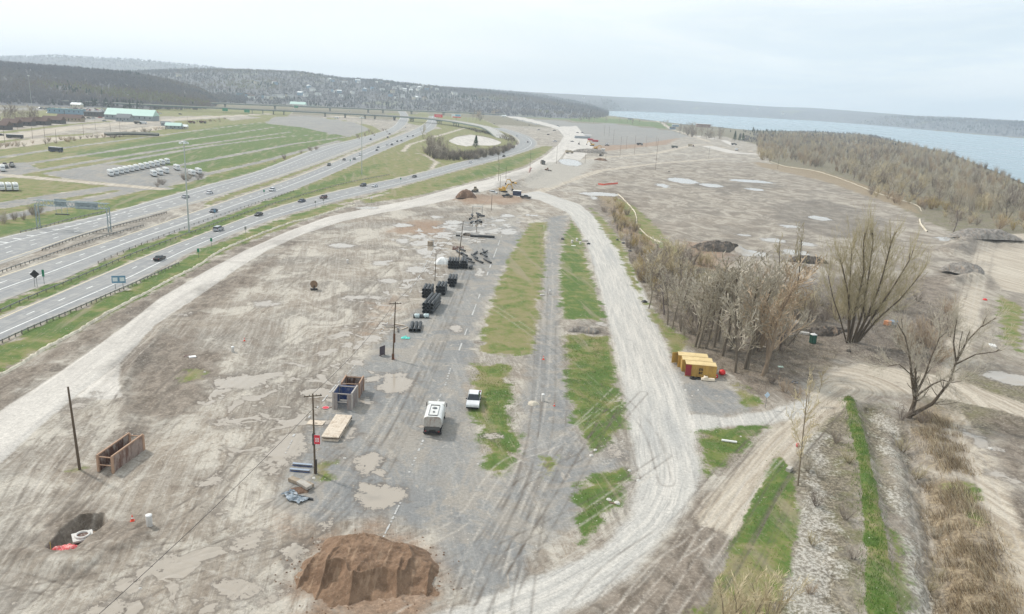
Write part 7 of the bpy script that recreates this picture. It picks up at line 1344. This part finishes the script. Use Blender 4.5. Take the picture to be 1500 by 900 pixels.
K = [([(0,0,-.3),(.5,0,2.5),(.3,0,4.2)], .62), ([(.3,0,3.6),(-.9,.2,7.0),(-1.6,.3,9.5),(-3.2,.4,13)], .38), ([(.4,0,3.8),(1.6,.3,7),(2.0,.4,9.6),(2.8,.4,13)], .30), ([(.5,0,3.6),(3.2,.3,5.6),(4.8,.3,6.4),(6.6,.2,6.1),(8.2,.1,6.5)], .24), ([(.5,0,.6),(3.6,-.2,2.6),(5.8,-.2,6.2),(6.4,-.1,10.2)], .48), ([(6.3,-.1,9.5),(5.2,0,12.5),(5.0,.1,15)], .22), ([(6.4,-.1,9.8),(7.6,.2,12.8),(9.4,.3,15)], .24), ([(6.4,-.1,9.2),(9.6,.2,10.8),(13,.2,11.4)], .18), ([(-.9,.2,7),(-3.4,.2,8.6),(-5.4,.2,8.2)], .14)]
K = [([(x, y, z*1.16) for x, y, z in pts], r*.85) for pts, r in K]
big('old_bare_tree', 1331, 612, K, 'old dark forked bare tree with a long low limb right of beige ground', 'dark', .015, dict(side=2, len=(2.4, 5.0), kids=[8, 9, 8], up=.05, wob=.13), .05)
for c in bpy.data.objects['old_bare_tree'].children:
    if c.name.startswith('crown'): c.data.materials[0] = BK['grey'][1]
# conifers
CONM = bark('conifer_needles', (38, 56, 40), (62, 80, 54)); 
def conifer_mesh():
    rg = random.Random(5); V = []; F = []
    for k in range(900):
        t = rg.random()**.8; z = .8+t*9.2; R_ = (1-t)*2.3+.15; a = rg.uniform(0, 6.28); r = R_*rg.uniform(.35, 1.05); c = Vector((math.cos(a)*r, math.sin(a)*r, z)); s = rg.uniform(.25, .55); k0 = len(V)
        V += [c+Vector((math.cos(a)*s, math.sin(a)*s, -.25*s)), c+Vector((-math.sin(a)*s*.5, math.cos(a)*s*.5, .1)), c+Vector((math.sin(a)*s*.5, -math.cos(a)*s*.5, .1)), c+Vector((0, 0, s*.7))]; F += [(k0, k0+1, k0+3), (k0, k0+3, k0+2)]
    me = bpy.data.meshes.new('crown'); me.from_pydata([tuple(v) for v in V], [], F); me.materials.append(CONM); return me
CME = conifer_mesh(); TME = MB().tube((0, 0, -.3), (0, 0, 9), .22, .04, 6).build('trunk', BK['dark'][0]).data
bpy.data.objects.remove(bpy.data.objects['trunk']) if bpy.data.objects.get('trunk') and bpy.data.objects['trunk'].data is TME else [bpy.data.objects.remove(x) for x in list(bpy.data.objects) if x.data is TME and x.parent is None]
def conifer(px, py, tp, label, group=None, wide=1.0):
    b = P(px, py); h = height_to(px, py, tp); o = empty('conifer_tree', (b[0], b[1], 0), random.uniform(0, 6), label, 'conifer', group); o.scale = (h/10*wide,)*2+(h/10,); link('trunk', TME, o); link('crown', CME, o)
conifer(697, 217, 199, 'dark green conifer alone inside the loop in front of the white patch', None, 1.2)
for px, py, tp, w in ((1076,207,192,.9),(1083,207,196,1),(1088,207,195,1)): conifer(px, py, tp, 'dark green conifer of the group of three on the far field edge', 'three far conifers', w)
for px, py, tp in ((1103,193,186),(1109,194,189),(1123,194,189),(1130,195,190),(1136,195,190),(1142,196,190),(1126,198,193),(1070,194,190),(1167,197,192),(1194,197,190),(1155,196,192),(1315,213,206)): conifer(px, py, tp, 'small dark conifer on the lake shore', 'conifers on the lake shore', 1.1)
# reeds, grass blades and brush litter
CLT = dict(green_grass=(.0, .7), dry_reeds=(.45, 1.15))
def blades(name, polys, n, h, wd, mats, lean, seed, label=None):
    rg = np.random.default_rng(seed); X_ = []; Y_ = []
    A_ = np.array([abs(.5*np.sum(q[:, 0]*np.roll(q[:, 1], -1)-q[:, 1]*np.roll(q[:, 0], -1))) for q in map(wpoly, polys)]); A_ = A_/A_.sum()
    for q, w_ in zip(polys, A_):
        pl = wpoly(q); lo = pl.min(0); hi = pl.max(0); m = int(n*w_); x = rg.uniform(lo[0], hi[0], m*6); y = rg.uniform(lo[1], hi[1], m*6); cl = vnoise(x, y, .5, seed)+.5*vnoise(x, y, 1.7, seed+1)
        ok = (sdist(pl, x, y, 4)+1.2 > rg.uniform(0, 3.2, len(x))) & (cl > rg.uniform(*(CLT.get(name, (.35, 1.0))), len(x))); X_.append(x[ok][:m]); Y_.append(y[ok][:m])
    x = np.concatenate(X_); y = np.concatenate(Y_); n = len(x); j = np.clip(np.searchsorted(YR, y)-1, 0, NR-2); ux = x/np.maximum(YR[j], 52); i_ = np.clip(np.searchsorted(UC, ux), 0, NC-1); z = Z[j*NC+i_]
    hh = rg.uniform(*h, n); a = rg.uniform(0, 6.28, n); la = lean[0]+rg.normal(0, lean[2], n)+2.2*fbm(x, y, .25, 77, 2); ll = lean[1]*hh*rg.uniform(.4, 1.4, n); V_ = np.zeros((n, 3, 3)); w = rg.uniform(*wd, n)
    V_[:, 0] = np.stack([x-np.cos(a)*w, y-np.sin(a)*w, z-.05], 1); V_[:, 1] = np.stack([x+np.cos(a)*w, y+np.sin(a)*w, z-.05], 1); V_[:, 2] = np.stack([x+np.cos(la)*ll, y+np.sin(la)*ll, z+hh], 1)
    o = link(name, np_mesh(name, V_.reshape(-1, 3), np.arange(n*3).reshape(-1, 3), mats, None, False, rg.integers(0, len(mats), n))); tag(o, kind='stuff')
def flat(name, rgb): return M(name, rgb, .9, var=.15, scale=.5, spec=.1)
blades('dry_reeds', [[(1360,690),(1400,700),(1440,745),(1480,830),(1500,925),(1390,925),(1372,800)], [(1345,600),(1395,620),(1430,700),(1380,690),(1350,650)]], 15000, (.3, 1.25), (.02, .04), [flat('straw_a', (184, 164, 132)), flat('straw_b', (150, 130, 104)), flat('straw_c', (206, 192, 166)), flat('litter_b', (110, 98, 82))], (2.6, .8, .6), 1)
blades('green_grass', [[(1236,586),(1249,586),(1279,700),(1309,850),(1318,925),(1270,925),(1266,800),(1252,660)]], 14000, (.2, .5), (.02, .04), [flat('blade_a', (80, 112, 42)), flat('blade_b', (102, 130, 58))], (0, .3, 3), 2)
blades('brush_litter', [[(1165,600),(1235,590),(1262,925),(1090,925),(1165,770)], [(1255,590),(1340,600),(1375,925),(1310,925)], [(930,370),(1080,400),(1230,440),(1230,540),(1100,590),(1000,520),(950,450)], [(1240,430),(1400,440),(1400,550),(1330,545),(1240,520)]], 26000, (.2, .9), (.012, .035), [flat('litter_a', (150, 136, 114)), flat('litter_b', (110, 98, 82)), flat('litter_c', (182, 170, 150))], (0, .9, 3), 3)
blades('verge_grass', [[(1020,633),(1120,626),(1070,680),(1032,698)], [(1140,660),(1168,740),(1150,820),(1100,860),(1030,900),(1070,790)], [(842,712),(920,684),(905,740),(850,795)], [(822,490),(890,494),(916,610),(870,665),(830,570)], [(703,640),(763,640),(735,700)], [(690,535),(750,535),(760,640),(705,640)]], 14000, (.08, .22), (.03, .06), [flat('turf_a', (92, 112, 54)), flat('turf_b', (128, 128, 78))], (0, .6, 3), 4)
# ------------------------------------------------------------------ buildings far off
def wallm(k, rgb): return M('wall_'+k, rgb, .85, var=.06, scale=.3)
WALLS = dict(white=wallm('white', (216, 216, 210)), cream=wallm('cream', (196, 188, 170)), grey=wallm('grey', (140, 146, 150)), tan=wallm('tan', (158, 142, 120)), dark=wallm('dark', (84, 80, 80)), brick=wallm('brick', (132, 96, 82)), blue=wallm('blue', (120, 146, 164)))
ROOFS = dict(brown=M('roof_brown', (96, 76, 68), .9), grey=M('roof_grey', (120, 122, 124), .9), green=M('roof_pale_green', (180, 208, 196), .6), white=M('roof_white', (222, 226, 224), .6), dark=M('roof_dark', (70, 70, 72), .9), teal=M('roof_teal', (70, 120, 122), .7))
WIN = M('window_glass_dark', (52, 60, 68), .2)
def house(p, z, rz, L, W, H, wall, roof, label, group, name='house', cat='house', rh=None, big=False, flat_=False):
    o = empty(name, (p[0], p[1], z), rz, label, cat, group); MB().box(-L/2, L/2, -W/2, W/2, -3, H).build('wall', WALLS[wall], o); rh = W*.32 if rh is None else rh
    if flat_: MB().box(-L/2-.3, L/2+.3, -W/2-.3, W/2+.3, H+.002, H+.5).build('roof', ROOFS[roof], o)
    else:
        m = MB(); e = .5; m.add([(-L/2-e, -W/2-e, H+.003), (L/2+e, -W/2-e, H+.003), (L/2+e, W/2+e, H+.003), (-L/2-e, W/2+e, H+.003), (-L/2-e, 0, H+rh), (L/2+e, 0, H+rh)], [(0, 1, 5, 4), (2, 3, 4, 5), (0, 4, 3), (1, 2, 5), (3, 2, 1, 0)]); m.build('roof', ROOFS[roof], o)
    n = max(2, int(L/(6 if big else 3.5)))
    for i in range(min(n, 10)): x = -L/2+L*(i+.5)/n; MB().box(x-.55, x+.55, -W/2-.03, -W/2-.002, H*.45, H*.8).build('window', WIN, o)
    MB().box(-.5, .5, -W/2-.031, -W/2-.003, 0, H*.42).build('door', WALLS['dark'], o); return o
def bl(px, py, rzd, L, W, H, wall, roof, label, **k): return house(P(px, py), 0, R(rzd), L, W, H, wall, roof, label, k.pop('group', None), k.pop('name', 'building'), k.pop('cat', 'building'), **k)
bl(194, 176, 6, 58, 24, 6, 'grey', 'green', 'long low building with a pale green roof in the left distance', big=True)
bl(183, 178, 6, 16, 14, 4.5, 'grey', 'grey', 'small grey annex at the left end of the pale green roofed building')
for px, py, L, lb in ((37,184,16,'leftmost brown roofed house by the long road'),(58,183,18,'second brown roofed house from the left by the long road'),(79,181,20,'third brown roofed house from the left by the long road'),(104,178,26,'largest brown roofed house, right of the other three'),(18,186,14,'dark low house half hidden by the left trees'),(4,190,12,'grey house at the left edge behind parked cars')): bl(px, py, 8, L, 12, 4, 'dark' if px < 90 else 'tan', 'brown', lb, group='brown roofed houses', name='house', cat='house')
bl(98, 167, 5, 44, 14, 6, 'blue', 'teal', 'long store with a teal front behind the brown roofed houses', big=True, flat_=True); bl(138, 171, 5, 20, 14, 6, 'dark', 'grey', 'grey boxy building right of the crowded yard', flat_=True); bl(113, 158, 0, 16, 10, 5, 'cream', 'white', 'small pale hut under the green flyover'); bl(255, 189, 10, 16, 10, 3.5, 'grey', 'green', 'small shed with a pale green roof at the hedge'); bl(268, 189, 10, 10, 7, 2.6, 'cream', 'white', 'low cream shed right of the pale green roofed shed'); bl(243, 184.5, 10, 9, 7, 3, 'grey', 'grey', 'little grey shed above the hedge')
bl(1030, 187, -6, 36, 22, 9, 'brick', 'white', 'lakeside building with a bright white flat roof', flat_=True, big=True); bl(989, 186, 0, 16, 12, 5, 'blue', 'white', 'pale blue pavilion before the lake left of the tree clump', flat_=True); bl(985, 190, 0, 12, 9, 3, 'blue', 'dark', 'small blue hut below the pale blue pavilion'); bl(1086, 206, 0, 6, 5, 2.4, 'white', 'white', 'tiny white shed before the three conifers', flat_=True); bl(738, 172, 0, 12, 8, 3.5, 'white', 'white', 'small white building at the left end of the far green bank'); bl(923, 176, 0, 14, 8, 3, 'grey', 'dark', 'low grey building on the far green bank'); bl(437, 157, 0, 40, 20, 7, 'white', 'green', 'low pavilion with a pale green pyramid roof beyond the flyovers', rh=6)
bl(454, 157.5, 0, 30, 10, 4, 'grey', 'teal', 'low canopy with teal edge right of the pale green pavilion', flat_=True); bl(883, 222, 0, 4, 3, 2.4, 'white', 'white', 'tiny white site hut by the far yellow excavators', flat_=True)
solo(MB().box(-11, 11, -4, 4, 0, 3.2), 'grey_stacked_load', WALLS['grey'], 853, 203, R(3), 'long grey stacked load with white cover on the far lot', 'stacked load'); solo(MB().box(-9, 9, -3, 3, 3.0, 3.6), 'white_cover_sheet', SIGNW, 857, 201, R(3), 'white cover sheet over the grey stacked load', 'cover sheet')
for px, py in ((865,206),(872,208)): solo(MB().prism([(-1.2,0),(-1.3,2.2),(1.0,2.6),(1.3,0)], -4, 4), 'red_hopper', M('red_machine', (160, 44, 52), .6), px, py, R(80), 'red processing machine beside the grey stacked load', 'machine', 'red machines')
# houses on the wooded hillside: follow the view line until it meets the hill
def on_hill(px, py):
    d = ray(px, py); d = d/np.linalg.norm(d)
    for t in np.arange(1300, 6500, 12.0):
        p = np.array([0, 0, CAMZ])+d*t; r = math.hypot(p[0], p[1]); z = float(hill_z(np.array(math.atan2(p[0], p[1])), np.array(r)))
        if p[2] < max(z+4, 1): return p[0], p[1], max(z, 0)
    return None
hr = random.Random(9)
HP = [(483,119),(487,120),(505,122),(524,121),(526,123),(553,122),(557,123),(489,135),(492,136),(497,137),(578,131),(585,129),(588,132),(597,128),(593,134),(604,131),(608,129),(612,133),(610,146),(606,146),(622,147),(402,123),(404,124),(376,123),(363,142),(364,143),(368,145),(386,144),(392,145),(400,146),(405,143),(412,144),(351,141),(420,143),(426,145),(516,138),(534,134),(545,131),(602,135),(615,131),(625,132),(620,128),(632,130),(572,142),(580,145),(590,143),(568,126),(560,133),(575,136),(640,133),(663,138),(666,139),(260,112),(262,113),(452,130),(458,134),(440,140),(448,142),(466,140),(500,142),(855,144),(1147,168),(1110,160)]
for px, py in HP:
    q = on_hill(px, py)
    if q is None: continue
    if q[2] > 0: house(q, q[2]+6, hr.uniform(0, 3), hr.uniform(12, 20), 10, 6, hr.choice(['white', 'white', 'cream', 'blue']), hr.choice(['grey', 'white', 'dark', 'brown']), 'small pale house among the trees of the wooded hillside', 'houses on the wooded hillside')
for px, py, w in ((300,152,2),(330,158,8)): pass
SKY_L = (12.3, 12.8, 12.9); SKY_R = (8.7, 10.0, 10.9); SKY_W = (12.0, 12.5, 12.7)
SUN_E = 2.9; HAZE = 1.3e-4; EXPO = -.08
# ------------------------------------------------------------------ sky, sun, haze, camera
SUN_AZ = R(-58)      # compass-like: measured from +Y towards +X
SUN_EL = R(46)
w = bpy.data.worlds.new('World'); scene.world = w; w.use_nodes = True
nt = w.node_tree; bg = nt.nodes['Background']
sky = nt.nodes.new('ShaderNodeTexSky'); sky.sky_type = 'NISHITA'; sky.sun_disc = False
sky.sun_elevation = SUN_EL; sky.sun_rotation = SUN_AZ; sky.air_density = 1.0; sky.dust_density = 2.0; sky.ozone_density = 1.5
T = NT(w)
tc = T.new('ShaderNodeTexCoord').outputs['Generated']
sep = T.new('ShaderNodeSeparateXYZ'); T.l.new(tc, sep.inputs[0])
cn = T.noise(T.mapping(tc, (1, 1, 3.2)), 1.6, 6, .55, .4)
cn2 = T.noise(T.mapping(tc, (1.2, 1, 7), loc=(3, 1, 0)), 2.2, 5, .6, .3)
side = T.ramp(sep.outputs['X'], -.55, .55)
cl = T.mix(side, SKY_L, SKY_R)
cl = T.mix(T.math('MULTIPLY', T.ramp(cn2, .40, .66), .65), cl, SKY_W)
fac = T.ramp(cn, .25, .75, .80, .93)
T.l.new(T.mix(fac, sky.outputs[0], cl), bg.inputs['Color']); bg.inputs['Strength'].default_value = .1
sd = bpy.data.lights.new('sun', 'SUN'); sd.energy = SUN_E; sd.angle = R(4); sd.color = (1, .96, .9)
so = bpy.data.objects.new('sun', sd); COL.objects.link(so)
dv = Vector((math.sin(SUN_AZ)*math.cos(SUN_EL), math.cos(SUN_AZ)*math.cos(SUN_EL), math.sin(SUN_EL)))
so.rotation_euler = dv.to_track_quat('Z', 'Y').to_euler(); so.location = dv*100
if HAZE > 0:
    hz = MB().box(-15000, 15000, -300, 10000, -3.5, 300); m = bpy.data.materials.new('haze_air'); m.use_nodes = True
    n = m.node_tree.nodes; n.remove(n['Principled BSDF']); pv = n.new('ShaderNodeVolumePrincipled')
    pv.inputs['Color'].default_value = (.81, .91, 1.0, 1); pv.inputs['Density'].default_value = HAZE; pv.inputs['Anisotropy'].default_value = .2
    m.node_tree.links.new(pv.outputs[0], n['Material Output'].inputs['Volume'])
    o = hz.build('haze', m); tag(o, kind='stuff'); m.cycles.homogeneous_volume = True
cam = bpy.data.cameras.new('camera'); co = bpy.data.objects.new('camera', cam); COL.objects.link(co)
cam.sensor_width = 36; cam.lens = 36*FPX/1500; cam.clip_start = .5; cam.clip_end = 40000
mt = Matrix(((_Rt[0], _Up[0], -_F[0], 0), (_Rt[1], _Up[1], -_F[1], 0), (_Rt[2], _Up[2], -_F[2], CAMZ), (0, 0, 0, 1)))
co.matrix_world = mt; scene.camera = co
scene.render.engine = 'CYCLES'; scene.render.resolution_x = 1024; scene.render.resolution_y = 614
scene.view_settings.view_transform = 'Standard'; scene.view_settings.look = 'None'; scene.view_settings.gamma = 1; scene.view_settings.exposure = EXPO
scene.cycles.max_bounces = 5; scene.cycles.volume_bounces = 2; scene.cycles.diffuse_bounces = 3; scene.cycles.transparent_max_bounces = 8
